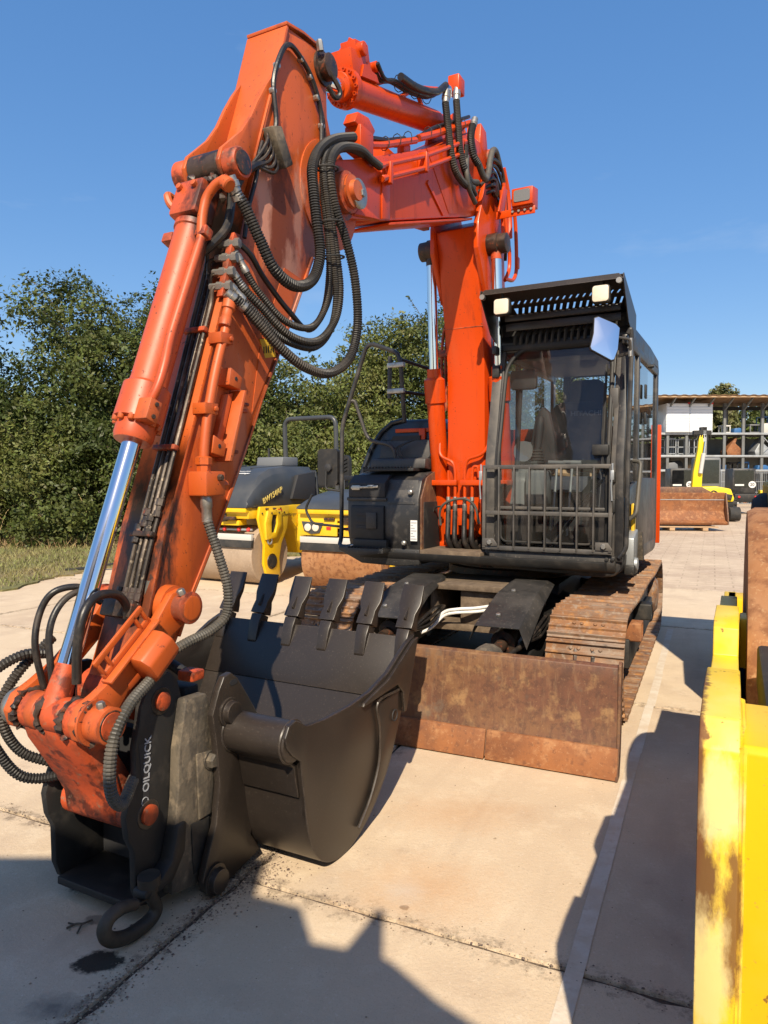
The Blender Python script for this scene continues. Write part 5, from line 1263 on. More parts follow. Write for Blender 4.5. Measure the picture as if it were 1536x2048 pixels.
# link pin at the foot of the stick
for xx, s in ((SX1, 1), (SX0, -1)):
    S_(MB().lathe((xx, -4.40, 1.11), (xx + s * .2, -4.40, 1.11), [(0, .082), (.045, .080), (.05, .05)], 22), 'link_boss', 'orange_worn', stick)
    S_(MB().lathe((xx + s * .06, -4.40, 1.11), (xx + s * .2, -4.40, 1.11), [(0, .055), (.05, .056), (.053, .062), (.068, .062), (.072, .055)], 22), 'link_pin', 'orange_dirty', stick)
    S_(MB().lathe((xx + s * .133, -4.40, 1.11), (xx + s * .2, -4.40, 1.11), [(0, .05), (.002, .046), (.003, .04)], 22), 'link_pin_face', 'orange_worn', stick)
S_(MB().hexbolt((.075, -4.425, 1.165), (-.1, -.4, .9), .016, .022), 'pin_bolt', 'zinc', stick)
S_(MB().lathe((SX0 - .02, -4.55, .79), (SX1 + .02, -4.55, .79), [(0, .085), (.26, .085)], 24), 'tip_boss', 'orange_dirty', stick)

# ---- bucket cylinder
C0, C1 = Vector((-.14, -3.988, 2.96)), Vector((-.14, -4.825, .80))
dC = (C1 - C0).normalized(); nC = Vector((0, dC.z, -dC.y)).normalized()
if nC.y > 0: nC = -nC
cp = lambda t, h=0, x=-.14: Vector((x, *(C0 + dC * t + nC * h).yz))
LC = (C1 - C0).length
bc = MB().lathe(C0, C1, [(.10, .05), (.12, .066), (.30, .068), (.31, .080), (.335, .080), (.34, .0735), (1.04, .0735), (1.06, .0765), (1.075, .093), (1.22, .095), (1.225, .077), (1.28, .077), (1.30, .07)], 32)
bcyl = U_(bc, 'bucket_cylinder', 'orange_cylinder')
S_(MB().lathe(C0, C1, [(1.29, .036), (LC - .10, .036)], 28), 'rod', 'chrome', bcyl)
S_(MB().lathe(C0, C1, [(LC - .16, .0375), (LC - .05, .046), (LC, .05)], 20), 'rod_foot', 'orange_dirty', bcyl)
S_(MB().cyl((-.225, *C0.yz), (-.06, *C0.yz), .066), 'base_eye', 'grease_steel', bcyl)
bb = MB().bar(cp(.13, .03), cp(.30, .03), .15, .12, nC); S_(bb, 'base_block', 'orange_cylinder', bcyl, .015)
for x in (-.18, -.10):
    S_(MB().lathe(cp(.17, .085, x), cp(.17, .15, x), [(0, .014), (.022, .014), (.024, .008)], 8), 'base_bolt', 'orange_worn', bcyl)
for k in range(12):
    a = 2 * math.pi * k / 12; p = cp(1.215) + (nC * math.cos(a) + Vector((1, 0, 0)) * math.sin(a)) * .084
    S_(MB().lathe(p, p + dC, [(0, .0125), (.022, .0125), (.025, .010)], 8), 'head_bolt', 'orange_worn', bcyl)
S_(MB().tube(fillet([cp(.40, .02, -.055), cp(.30, .045, -.06), cp(.22, .06, -.05), cp(.17, .07, .0), cp(.155, .065, .05)], .05, 6), .0205, 10), 'elbow_pipe', 'orange_worn', bcyl)
S_(MB().lathe(cp(.155, .065, .02), cp(.20, .05, .085), [(0, .024), (.02, .03), (.05, .03), (.055, .024)], 10), 'elbow_joint', 'orange_worn', bcyl)
S_(MB().tube(fillet([cp(.36, .02, -.055), cp(.50, .03, -.050), cp(.88, .045, -.045), cp(1.00, .055, -.02), cp(1.10, .055, -.02), cp(1.19, .05, -.055)], .06, 6), .018, 10), 'feed_pipe', 'orange_cylinder', bcyl)
S_(MB().bar(cp(1.15, .045, -.05), cp(1.24, .045, -.05), .07, .06, nC), 'feed_flange', 'orange_worn', bcyl, .006)
for t in (1.17, 1.22): S_(MB().lathe(cp(t, .045, -.02), cp(t, .045, .05), [(0, .009), (.012, .009)], 6), 'flange_bolt', 'grease_steel', bcyl)
S_(MB().tube(fillet([cp(.24, .02, -.20), cp(.22, .06, -.25), cp(.17, .08, -.27), cp(.16, .02, -.27)], .04, 5), .018, 9), 'elbow_pipe', 'orange_worn', bcyl)
S_(MB().b2((-.235, -4.10, 2.60), (-.205, -4.05, 2.66)), 'clamp_lug', 'orange_worn', bcyl, .005)
for x in (-.235, -.05): S_(MB().bar(cp(.345, .02, x), cp(.39, .02, x), .055, .05, nC), 'clamp_lug', 'orange_dirty', bcyl, .006)
grs = MB(); rd = random.Random(5)
for k in range(26):
    p = cp(rd.uniform(.08, .2), rd.uniform(-.02, .06), rd.uniform(-.22, -.05)); grs.lathe(p, p + Vector((rd.gauss(0, 1), rd.gauss(0, 1), rd.gauss(0, 1))), [(0, .005), (.012, rd.uniform(.012, .026)), (.03, .006)], 7)
kind(S_(grs, 'grease', 'grease_steel', bcyl), 'stuff')

# ---- bucket linkage
PL = Vector((0, -4.815, .785)); PS = Vector((0, -4.40, 1.11)); PU = Vector((0, -4.55, .79)); PD = Vector((0, -4.62, .395))
for x0, x1 in ((.005, .045), (-.325, -.285)):
    d = (PL - PS); L_ = d.length; u = d.normalized(); v = Vector((0, -u.z, u.y))
    ol = []
    for (t, h) in ((-.07, 0), (-.05, .05), (0, .072), (.07, .06), (.16, .045), (L_ - .16, .045), (L_ - .07, .062), (L_, .078), (L_ + .055, .055), (L_ + .078, 0), (L_ + .055, -.055), (L_, -.078), (L_ - .07, -.06), (L_ - .18, -.04), (.16, -.04), (.07, -.06), (0, -.072), (-.05, -.05)):
        p = PS + u * t + v * h; ol.append((p.y, p.z))
    sl_ = U_(MB().prism(ol, x0, x1), 'side_link', 'orange_worn', .006)
    if x0 > -.1:
        S_(MB().bar(PS + u * .20 + v * .05 + Vector((.025, 0, 0)), PS + u * .36 + v * .03 + Vector((.025, 0, 0)), .045, .03, v), 'link_rib', 'orange_worn', sl_, .004)
cr = MB().lathe((-.37, *PL.yz), (.06, *PL.yz), [(0, .05), (.01, .062), (.085, .064), (.09, .056), (.105, .056), (.11, .066), (.20, .066), (.205, .056), (.22, .056), (.225, .064), (.32, .064), (.325, .056), (.34, .056), (.345, .07), (.42, .07)], 26)
lk = U_(cr, 'link_pin_tube', 'orange_dirty')
S_(MB().lathe((.045, *PL.yz), (.14, *PL.yz), [(0, .078), (.012, .078), (.014, .062), (.085, .062), (.088, .055)], 26), 'pin_boss', 'orange_worn', lk)
S_(MB().lathe((.132, *PL.yz), (.14, *PL.yz), [(0, .047), (.004, .045)], 22), 'pin_face', 'orange_dirty', lk)
S_(MB().tube([(.131, PL.y + .05 * math.cos(a), PL.z + .05 * math.sin(a)) for a in [k * .2618 for k in range(24)]], .004, 6, closed=True), 'pin_seal', 'grease_steel', lk)
S_(MB().hexbolt((.095, PL.y - .01, PL.z + .055), (0, -.2, 1), .015, .026), 'pin_bolt', 'zinc', lk)
for x in (-.335, -.21): S_(MB().lathe((x - .02, *PL.yz), (x + .02, *PL.yz), [(0, .0655), (.003, .0675), (.037, .0675), (.04, .0655)], 26), 'worn_band', 'zinc' if x < -.3 else 'orange_worn', lk)
for x in (-.285, -.16, -.04, .043):
    rd = random.Random(int(x * 1000) + 999); n_g = 40
    pts = [(x + rd.gauss(0, .004), PL.y + .063 * math.cos(q / n_g * 6.2832), PL.z + .063 * math.sin(q / n_g * 6.2832)) for q in range(n_g)]
    S_(MB().tube(pts, [abs(rd.gauss(.010, .004)) + .003 for q in range(n_g)], 7, closed=True), 'grease', 'grease_steel', lk)
pw = MB().prism([(-4.87, .77), (-4.845, .69), (-4.79, .60), (-4.735, .51), (-4.70, .44), (-4.69, .36), (-4.62, .325), (-4.555, .36), (-4.56, .44), (-4.62, .54), (-4.68, .64), (-4.745, .74), (-4.78, .80)], -.27, .0)
pwl = U_(pw, 'power_link', 'orange_dirty', .02)
S_(MB().prism([(-4.83, .72), (-4.75, .57), (-4.70, .44), (-4.66, .44), (-4.70, .58), (-4.77, .72)], -.045, .012), 'link_web', 'orange_dirty', pwl, .008)
S_(MB().cyl((-.30, *PD.yz), (.045, *PD.yz), .068), 'link_tube', 'orange_dirty', pwl)
# bracket and hose guide on the right link
bk = MB(); d = (PL - PS).normalized(); v = Vector((0, -d.z, d.y))
if v.y > 0: v = -v
def lk_(t, h, x): return Vector((x, *(PS + d * t + v * h).yz))
for a, b in (((.13, .075), (.40, .075)), ((.13, .135), (.40, .135))): bk.bar(lk_(*a, .03), lk_(*b, .03), .014, .022, v)
for t in (.14, .18, .35, .39): bk.bar(lk_(t, .07, .03), lk_(t, .14, .03), .014, .014, d)
bk.bar(lk_(.12, .06, .045), lk_(.41, .06, .045), .05, .012, v)
U_(bk, 'link_bracket', 'orange_worn', .003)
gd = MB().prism([(0, -.05), (.035, -.06), (.06, -.03), (.06, .03), (.035, .06), (-.01, .065), (-.035, .04), (-.035, -.035)], -.07, .07, 'z')
gdo = U_(gd, 'hose_guide', 'orange_worn', .008)
gdo.matrix_local = Matrix.Rotation(UR[2], 4, 'Z') @ basis(lk_(.235, .0, .085), (1, 0, 0), v)
S_(MB().bar(lk_(.16, -.02, .06), lk_(.30, -.02, .06), .05, .07, v), 'guide_foot', 'orange_worn', pwl)

# ---- quick coupler
QC = [(-4.50, .885), (-4.555, .888), (-4.605, .86), (-4.645, .79), (-4.655, .73), (-4.675, .65), (-4.672, .55), (-4.70, .49), (-4.722, .42), (-4.712, .34), (-4.685, .28), (-4.683, .14), (-4.66, .075), (-4.60, .055), (-4.43, .045), (-4.41, .30), (-4.41, .60), (-4.44, .76), (-4.465, .85)]
qp = MB().prism(QC, .055, .085)
qc = U_(qp, 'quick_coupler', 'black_matte', .005)
S_(MB().prism(QC, -.365, -.335), 'side_plate', 'black_matte', qc, .005)
S_(MB().b2((-.335, -4.46, .07), (.055, -4.42, .62)), 'back_plate', 'interior', qc)
S_(MB().b2((-.335, -4.68, .055), (.055, -4.43, .085)), 'bottom_plate', 'black_matte', qc, .004)
for P_, r_ in ((PU, .034), (PD, .036)):
    S_(MB().lathe((.083, *P_.yz), (.12, *P_.yz), [(0, r_ + .018), (.005, r_ + .015), (.006, r_ + .004)], 26), 'pin_collar', 'black_paint', qc)
    S_(MB().lathe((.084, *P_.yz), (.12, *P_.yz), [(0, r_), (.016, r_), (.018, r_ - .003)], 26), 'coupler_pin', 'orange_dirty', qc)
    S_(MB().cyl((-.40, *P_.yz), (.06, *P_.yz), r_), 'cross_pin', 'grease_steel', qc)
bkk = MB().prism([(-4.47, .78), (-4.36, .775), (-4.335, .70), (-4.325, .55), (-4.325, .33), (-4.36, .16), (-4.43, .045), (-4.56, .075), (-4.545, .25), (-4.52, .42), (-4.51, .60)], .086, .135)
blk = S_(bkk, 'lock_block', 'dirt_plate', qc, .008)
S_(MB().prism([(-4.43, .56), (-4.335, .545), (-4.335, .30), (-4.42, .30)], .135, .146), 'wear_plate', 'dirt_plate', qc, .006)
S_(MB().prism([(-4.46, .30), (-4.36, .29), (-4.37, .12), (-4.45, .10)], .1355, .142), 'wear_plate', 'black_matte', qc, .004)
S_(MB().prism([(-4.535, .33), (-4.49, .33), (-4.50, .22), (-4.56, .14), (-4.62, .13), (-4.705, .135), (-4.70, .165), (-4.62, .175), (-4.57, .21)], .086, .150), 'lug', 'black_matte', qc, .01)
S_(MB().lathe((.140, -4.36, .515), (.20, -4.36, .515), [(0, .036), (.012, .036)], 20), 'bolt_washer', 'dirt_plate', qc)
S_(MB().hexbolt((.150, -4.36, .515), (1, 0, 0), .030, .03), 'coupler_bolt', 'dirt_plate', qc)
S_(MB().prism([(-4.66, .66), (-4.615, .66), (-4.615, .43), (-4.64, .43)], .0853, .0863), 'name_plate', 'interior', qc)
text('maker_name', 'OILQUICK', .042, 'print_grey', qc, basis((.0866, -4.622, .580), (0, .08, 1), (0, -1, 0)), bold=.0006)
S_(MB().tube([(.0866, -4.635 + .015 * math.cos(a), .448 + .015 * math.sin(a)) for a in [k * .35 for k in range(16)]], .0018, 5), 'maker_mark', 'print_grey', qc)
# lifting hook
hx = .125
hk = [(hx, -4.655, .16), (hx, -4.648, .115), (hx, -4.628, .070), (hx - .002, -4.645, .038), (hx - .005, -4.70, .027), (hx - .008, -4.765, .032), (hx - .010, -4.825, .060), (hx - .010, -4.848, .102), (hx - .008, -4.828, .136), (hx - .006, -4.775, .142), (hx - .004, -4.718, .125)]
cpts = catmull(hk, 6)
S_(MB().tube(cpts, [.020 + .006 * math.sin(i / (len(cpts) - 1) * math.pi) for i in range(len(cpts))], 12), 'lifting_hook', 'cast_hook', qc)
S_(MB().lathe((hx, -4.66, .20), (hx, -4.655, .135), [(0, .040), (.035, .040), (.04, .030), (.06, .030)], 16), 'hook_swivel', 'cast_hook', qc)
S_(MB().bar((hx - .004, -4.72, .125), (hx - .002, -4.665, .120), .020, .008), 'hook_latch', 'cast_hook', qc, .002)
S_(MB().tube(catmull([(-.30, -4.30, .86), (-.1, -4.33, .86), (.02, -4.36, .84)], 5), .022, 10), 'locking_rod', 'interior', qc)
S_(MB().b2((.02, -4.40, .82), (.10, -4.33, .86)), 'locking_nut', 'orange_dirty', qc, .008)
tarm = MB().bar((-.33, -4.35, .74), (.05, -4.35, .74), .08, .10); S_(tarm, 'cross_beam', 'black_matte', qc, .01)

# ---- bucket
BX0, BX1 = -.795, .477
Btop = [(-3.205, .815), (-3.30, .785), (-3.38, .748), (-3.50, .688), (-3.67, .645), (-3.85, .63), (-4.05, .632), (-4.18, .645)]
Bsh = [(-4.225, .52), (-4.20, .36), (-4.18, .24), (-4.14, .13), (-4.06, .045), (-3.95, .006), (-3.83, .012), (-3.70, .062), (-3.58, .145), (-3.47, .26), (-3.375, .42), (-3.29, .58), (-3.215, .745)]
Bsh = [(p.x, p.y) for p in catmull([(y, z, 0) for y, z in Bsh], 4)]
th = .018
inn = []
for i, p in enumerate(Bsh):
    a = Vector(Bsh[max(0, i - 1)]); b = Vector(Bsh[min(len(Bsh) - 1, i + 1)]); t = (b - a).normalized(); n = Vector((-t.y, t.x)); inn.append((p[0] + n.x * th, p[1] + n.y * th))
bk_m = MB()
nB = len(Bsh)
vs = [(x, *p) for x in (BX0, BX1) for p in Bsh] + [(x, *p) for x in (BX0, BX1) for p in inn]
fs = []
for i in range(nB - 1):
    fs += [(i, i + 1, nB + i + 1, nB + i), (2 * nB + i, 3 * nB + i, 3 * nB + i + 1, 2 * nB + i + 1), (i, 2 * nB + i, 2 * nB + i + 1, i + 1), (nB + i, nB + i + 1, 3 * nB + i + 1, 3 * nB + i)]
fs += [(0, nB, 3 * nB, 2 * nB), (nB - 1, 3 * nB - 1, 4 * nB - 1, 2 * nB - 1)]
bk_m.add(vs, fs)
bucket = U_(bk_m, 'bucket', 'black_paint', 0, 60)
side = Btop + [(-4.255, .69), (-4.30, .68), (-4.325, .64), (-4.315, .60), (-4.28, .56)] + Bsh
for x0, x1 in ((BX1 - .02, BX1 + .003), (BX0 - .003, BX0 + .02)):
    S_(MB().prism(side, x0, x1), 'side_plate', 'black_paint', bucket, .004)
tb_ = MB()
S_(MB().cyl((BX0 + .01, -4.255, .605), (-.45, -4.255, .605), .078, 28), 'torque_tube', 'black_paint', bucket)
S_(MB().cyl((.185, -4.255, .605), (BX1 - .005, -4.255, .605), .078, 28), 'torque_tube', 'black_paint', bucket)
S_(MB().cyl((-.45, -4.255, .605), (.19, -4.255, .605), .072, 28), 'torque_tube', 'black_paint', bucket)
S_(MB().prism([(-4.30, .55), (-4.22, .50), (-4.20, .37), (-4.215, .37), (-4.245, .50)], .19, BX1 - .018), 'back_sheet', 'black_paint', bucket, .003)
for x in (.187, BX1 - .019):
    S_(MB().tube([(x, -4.255 + .080 * math.cos(a), .605 + .080 * math.sin(a)) for a in [k * .2618 for k in range(24)]], .006, 6, closed=True), 'weld', 'black_paint', bucket)
# lip plate and the side cutter
lp_ = MB().prism([(-3.33, .50), (-3.20, .775), (-3.185, .79), (-3.215, .80), (-3.355, .515)], BX0 - .004, BX1 + .004)
S_(lp_, 'lip_plate', 'black_paint', bucket, .003)
for x0, x1 in ((BX1 + .003, BX1 + .018), (BX0 - .018, BX0 - .003)):
    S_(MB().prism([(-3.19, .80), (-3.24, .795), (-3.36, .735), (-3.52, .66), (-3.75, .615), (-3.76, .60), (-3.42, .615), (-3.36, .56), (-3.345, .46), (-3.32, .46)], x0, x1), 'side_cutter', 'black_paint', bucket, .003)
    S_(MB().prism([(-3.62, .575), (-3.40, .58), (-3.42, .40), (-3.52, .235), (-3.63, .13), (-3.75, .075), (-3.80, .075), (-3.68, .17), (-3.60, .30), (-3.58, .45)], x0 + (.0 if x0 > 0 else .006), x1 - (.006 if x0 > 0 else 0)), 'wear_plate', 'black_paint', bucket, .003)
    xw = x1 - .004 if x0 > 0 else x0 + .004
    S_(MB().tube(catmull([(xw, -3.40, .585), (xw, -3.62, .58), (xw, -3.60, .45), (xw, -3.61, .30), (xw, -3.69, .17), (xw, -3.80, .075)], 5), .006, 6), 'weld', 'black_paint', bucket)
    S_(MB().tube([(x1 if x0 > 0 else x0, -3.455 + .026 * math.cos(a), .475 + .026 * math.sin(a)) for a in [k * .35 for k in range(18)]], .003, 5, closed=True), 'plate_hole', 'interior', bucket)
S_(MB().b2((BX0 + .02, -3.475, .268), (BX1 - .02, -3.46, .28)), 'inner_seam', 'black_paint', bucket)
# ears for the coupler
EAR = [(-4.345, .79), (-4.315, .835), (-4.275, .842), (-4.235, .81), (-4.18, .735), (-4.10, .62), (-4.10, .40), (-4.16, .14), (-4.10, .05), (-4.20, .03), (-4.30, .012), (-4.385, .006), (-4.435, .03), (-4.45, .08), (-4.42, .16), (-4.37, .27), (-4.348, .42), (-4.365, .59), (-4.385, .70)]
for x0, x1 in ((.155, .185), (-.465, -.435)):
    e = S_(MB().prism(EAR, x0, x1), 'coupler_ear', 'black_paint', bucket, .005)
    for (y, z, r_) in ((-4.295, .690, .046), (-4.385, .062, .048)):
        S_(MB().lathe((x0 - .01, y, z), (x1 + .06, y, z), [(0, r_), (x1 - x0 + .012, r_ + .012), (x1 - x0 + .02, r_ + .012), (x1 - x0 + .022, r_), (x1 - x0 + .045, r_ - .003), (x1 - x0 + .048, r_ - .02)], 24), 'ear_pin', 'black_paint', bucket)
    S_(MB().prism(rrect(.045, .022, .010, 3, (-4.262, .80)), x1 + .0006, x1 + .0016), 'ear_hole', 'interior', bucket)
# teeth
tooth_d = Vector((0, .125, .285)).normalized(); tooth_n = Vector((0, -tooth_d.z, tooth_d.y))
def tooth_pt(x, t, h): 
    p = Vector((0, -3.205, .775)) + tooth_d * t + tooth_n * h; return (x, p.y, p.z)
TW = [(-.13, .026, .004, -.030), (-.10, .030, .030, -.030), (.0, .034, .044, -.036), (.055, .036, .038, -.034), (.06, .046, .040, -.036), (.10, .047, .030, -.030), (.135, .044, .022, -.022), (.185, .060, .014, -.014), (.205, .062, .011, -.011), (.30, .060, .004, -.004)]
rng_x = [BX0 + .055 + k * (BX1 - BX0 - .11) / 5 for k in range(6)]
for xt in rng_x:
    ad = MB(); tp = MB()
    for mbx, rows in ((ad, TW[:4]), (tp, TW[4:])):
        vs = []
        for t, wd, h1, h0 in rows: vs += [tooth_pt(xt - wd, t, h0), tooth_pt(xt + wd, t, h0), tooth_pt(xt + wd, t, h1), tooth_pt(xt - wd, t, h1)]
        m = len(rows); mbx.add(vs, [(i * 4 + j, i * 4 + (j + 1) % 4, i * 4 + 4 + (j + 1) % 4, i * 4 + 4 + j) for i in range(m - 1) for j in range(4)] + [(3, 2, 1, 0), tuple(4 * (m - 1) + j for j in range(4))])
    tp.add([tooth_pt(xt - .012, .10, .03), tooth_pt(xt + .012, .10, .03), tooth_pt(xt, .20, .012), tooth_pt(xt, .115, .052)], [(0, 1, 3), (1, 2, 3), (2, 0, 3), (0, 2, 1)])
    to = S_(tp, 'tooth', 'black_paint', bucket, .004)
    S_(ad, 'tooth_adapter', 'black_paint', bucket, .006)
    S_(MB().tube([tooth_pt(xt + .04, -.06, .006), tooth_pt(xt + .037, -.10, .006), tooth_pt(xt + .022, -.135, .006), tooth_pt(xt - .022, -.135, .006), tooth_pt(xt - .037, -.10, .006)], .007, 6), 'weld', 'black_paint', bucket)

# ---- large hoses of the stick
def hz(name, pts, r, mat='hose', cor=True, pitch=.0125, par=None):
    mb = MB()
    if cor: mb.hose(pts, r, pitch)
    else: mb.tube(catmull(pts, 8), r, 10)
    return U_(mb, name, mat, 0, 20 if cor else 38)
def ft(p, q, r, mat='zinc'):
    p = Vector(p); L = .10
    U_(MB().lathe(p, q, [(0, r * .95), (.02, r), (.022, r * 1.2), (.045, r * 1.2), (.047, r * 1.05), (.075, r * 1.05), (.077, r * 1.15), (.10, r * 1.15)], 10), 'hose_fitting', mat)
H1 = [(.05, -4.052, 2.80), (.07, -4.015, 2.745), (.1, -3.958, 2.627), (.13, -3.893, 2.513), (.15, -3.77, 2.471), (.15, -3.628, 2.533), (.15, -3.562, 2.666), (.14, -3.575, 2.825), (.12, -3.575, 2.989), (.1, -3.545, 3.098), (.07, -3.434, 3.226), (.04, -3.252, 3.353), (0.02, -3.02, 3.466)]
hz('loop_hose', H1, .0265)
ft((.045, -4.085, 2.86), H1[0], .024)
H2 = [(-.005, -4.0, 2.585), (.02, -3.95, 2.50), (.05, -3.895, 2.42), (.1, -3.779, 2.319), (.12, -3.605, 2.32), (.13, -3.497, 2.424), (.12, -3.434, 2.608), (.12, -3.442, 2.775), (.11, -3.462, 2.963), (.1, -3.455, 3.133), (.06, -3.325, 3.275), (.03, -3.125, 3.393)]
hz('loop_hose', H2, .0165, pitch=.0105)
H3 = [(-.005, -4.03, 2.50), (.02, -3.97, 2.43), (.06, -3.909, 2.365), (.12, -3.769, 2.252), (.14, -3.572, 2.261), (.15, -3.428, 2.387), (.15, -3.38, 2.544), (.14, -3.4, 2.736), (.13, -3.439, 2.919), (.12, -3.44, 3.111), (.08, -3.319, 3.253), (.06, -3.12, 3.355), (.05, -2.85, 3.405)]
hz('loop_hose', H3, .0195, pitch=.0115)
H4 = [(-.005, -3.985, 2.63), (.02, -3.92, 2.585), (.03, -3.832, 2.50), (.08, -3.711, 2.373), (.1, -3.575, 2.316), (.11, -3.433, 2.464), (.12, -3.387, 2.645), (.115, -3.40, 2.812), (.105, -3.45, 3.014), (.09, -3.43, 3.17), (.04, -3.28, 3.33), (.0, -3.0, 3.47)]
hz('loop_hose', H4, .0125, 'hose_smooth', False)
H4b = [(-.005, -4.05, 2.44), (.02, -3.985, 2.385), (.06, -3.90, 2.31), (.10, -3.80, 2.235), (.13, -3.60, 2.225), (.14, -3.46, 2.33), (.14, -3.40, 2.5), (.135, -3.42, 2.70), (.13, -3.455, 2.90), (.115, -3.465, 3.09), (.07, -3.35, 3.235), (.05, -3.15, 3.36)]
hz('loop_hose', H4b, .017, pitch=.0105)
H5 = [(.045, -4.06, 2.365), (.06, -4.02, 2.335), (.09, -3.949, 2.27), (.13, -3.86, 2.185), (.17, -3.723, 2.114), (.19, -3.541, 2.110), (.2, -3.368, 2.21), (.2, -3.292, 2.384), (.19, -3.3, 2.608), (.17, -3.354, 2.794), (.15, -3.416, 2.924), (.14, -3.450, 3.056), (.12, -3.405, 3.183), (.09, -3.252, 3.305), (.07, -3.034, 3.385), (.065, -2.90, 3.385), (.062, -2.79, 3.39)]
hz('loop_hose', H5, .0235)
for H in (H2, H3, H4b): ft(H[0], H[1], .016)
ft((.02, -4.085, 2.385), H5[1], .021)
for p in ((.115, -3.44, 3.12), (.14, -3.43, 2.86), (.13, -3.41, 2.70)):
    U_(MB().tube([(p[0] + .05 * math.cos(a), p[1] + .065 * math.sin(a), p[2] + .01 * math.sin(a)) for a in [k * .4488 for k in range(14)]], .005, 6, closed=True), 'hose_strap', 'rubber')
H6 = [(.035, -4.235, 1.44), (.05, -4.235, 1.40), (.09, -4.232, 1.298), (.12, -4.215, 1.166), (.12, -4.226, 1.056), (.11, -4.31, 1.006), (.1, -4.412, .985), (.085, -4.48, .964)]
hz('coupler_hose', H6, .0205, 'hose_grey')
H6b = [(.085, -4.545, .905), (.1, -4.63, .875), (.125, -4.735, .833), (.14, -4.813, .755), (.145, -4.84, .647), (.14, -4.827, .556), (.12, -4.769, .499), (.08, -4.692, .529), (.03, -4.613, .548)]
hz('coupler_hose', H6b, .0215, 'hose_grey')
for pts, r_ in (([(-.25, -4.781, .85), (-.27, -4.799, 1.01), (-.28, -4.765, 1.13), (-.25, -4.724, 1.196), (-.21, -4.64, 1.20), (-.19, -4.58, 1.14)], .0125), ([(-.2, -4.784, .87), (-.22, -4.779, 1.048), (-.22, -4.732, 1.148), (-.2, -4.66, 1.188), (-.17, -4.59, 1.14)], .0125),
                ([(-.055, -4.80, .90), (-.05, -4.797, 1.034), (-.05, -4.768, 1.141), (-.06, -4.702, 1.188), (-.07, -4.604, 1.177), (-.08, -4.551, 1.122), (-.085, -4.545, 1.08)], .0165)):
    hz('link_hose', pts, r_, 'hose_smooth', False)
hz('left_hose', [(-.36, -4.66, 1.0), (-.36, -4.692, .978), (-.38, -4.782, .902), (-.4, -4.84, .803), (-.4, -4.837, .701), (-.38, -4.78, .593), (-.3, -4.70, .538)], .0195)
hz('left_hose', [(-.43, -4.90, .80), (-.43, -4.895, .725), (-.42, -4.841, .598), (-.4, -4.788, .511), (-.36, -4.736, .482), (-.28, -4.69, .495)], .0195)
hz('left_hose', [(-.34, -4.70, .95), (-.36, -4.79, .96), (-.42, -4.87, .90), (-.44, -4.905, .80)], .0195)
# ---- cab
CX0, CX1 = .112, 1.150
GX1 = 1.098
def fy(z):                                                  # front of the cab leans back above the waist
    return -1.075 if z <= 1.75 else -1.075 + (z - 1.75) * .235
RY = .93                                                    # rear of the cab
bs_ = MB().prism([(CX0 + .02, 1.06), (CX0 + .015, .95), (CX0 + .03, .90), (CX1 - .14, .875), (CX1 - .05, .89), (CX1 - .005, .94), (CX1, 1.06)], -1.07, RY, 'y')
cab = U_(bs_, 'cab', 'black_body', .03)
nl = MB().prism([(-1.09, .93), (-1.115, .97), (-1.115, 1.045), (-1.06, 1.05), (-1.05, .9)], CX0 + .03, CX1 - .04)
S_(nl, 'front_sill', 'dusty_black', cab, .02)
for x in (CX0 + .30, CX0 + .58, CX1 - .06, CX1 - .10):
    S_(MB().lathe((x, -1.11, .955 if x < 1 else 1.02), (x, -1.13, .955 if x < 1 else 1.02), [(0, .016), (.016, .014), (.018, .008)], 10), 'sill_bolt', 'black_matte', cab)
def pil(pts, wd, dp, name, mat='cab_grey', bev=.01):
    mb = MB()
    for a, b in zip(pts, pts[1:]): mb.bar(a, b, wd, dp, (0, 1, 0) if abs(a[2] - b[2]) > abs(a[1] - b[1]) else (0, 0, 1))
    return S_(mb, name, mat, cab, bev)
ZR = 2.72
def post(name, x0, x1, ydep, mat='cab_grey', zs=(1.0, 1.75, 2.25, ZR), yoff=0.0, bev=.012):
    vs = []; fs = []
    for z in zs:
        y = fy(z) + yoff; vs += [(x0, y, z), (x1, y, z), (x1, y + ydep, z), (x0, y + ydep, z)]
    n = len(zs)
    fs = [(i * 4 + j, i * 4 + (j + 1) % 4, i * 4 + 4 + (j + 1) % 4, i * 4 + 4 + j) for i in range(n - 1) for j in range(4)] + [(3, 2, 1, 0), tuple(4 * (n - 1) + j for j in range(4))]
    return S_(MB().add(vs, fs), name, mat, cab, bev)
post('front_pillar', CX0 - .016, CX0 + .066, .10)
post('front_pillar', CX1 - .090, CX1 - .008, .10)
post('pillar_strip', CX1 - .052, CX1 + .004, .03, 'black_body', yoff=-.012, bev=.006)
post('pillar_strip', CX0 + .064, CX0 + .084, .02, 'dusty_black', yoff=-.008, bev=.004)
post('pillar_strip', CX1 - .108, CX1 - .092, .02, 'dusty_black', yoff=-.008, bev=.004)
S_(MB().b2((CX1 - .12, -.985, 2.08), (CX1 - .055, -.945, 2.28)), 'hinge_cover', 'cab_grey', cab, .01)
S_(MB().b2((CX1 - .11, -1.10, 1.58), (CX1 - .05, -1.06, 1.66)), 'hinge_cover', 'black_matte', cab, .01)
S_(MB().b2((CX1 - .10, -1.10, 1.36), (CX1 - .05, -1.06, 1.46)), 'hinge_cover', 'black_matte', cab, .01)
S_(MB().b2((CX0 - .01, -.945, 2.42), (CX0 + .05, -.88, 2.52)), 'hinge_cover', 'black_matte', cab, .01)
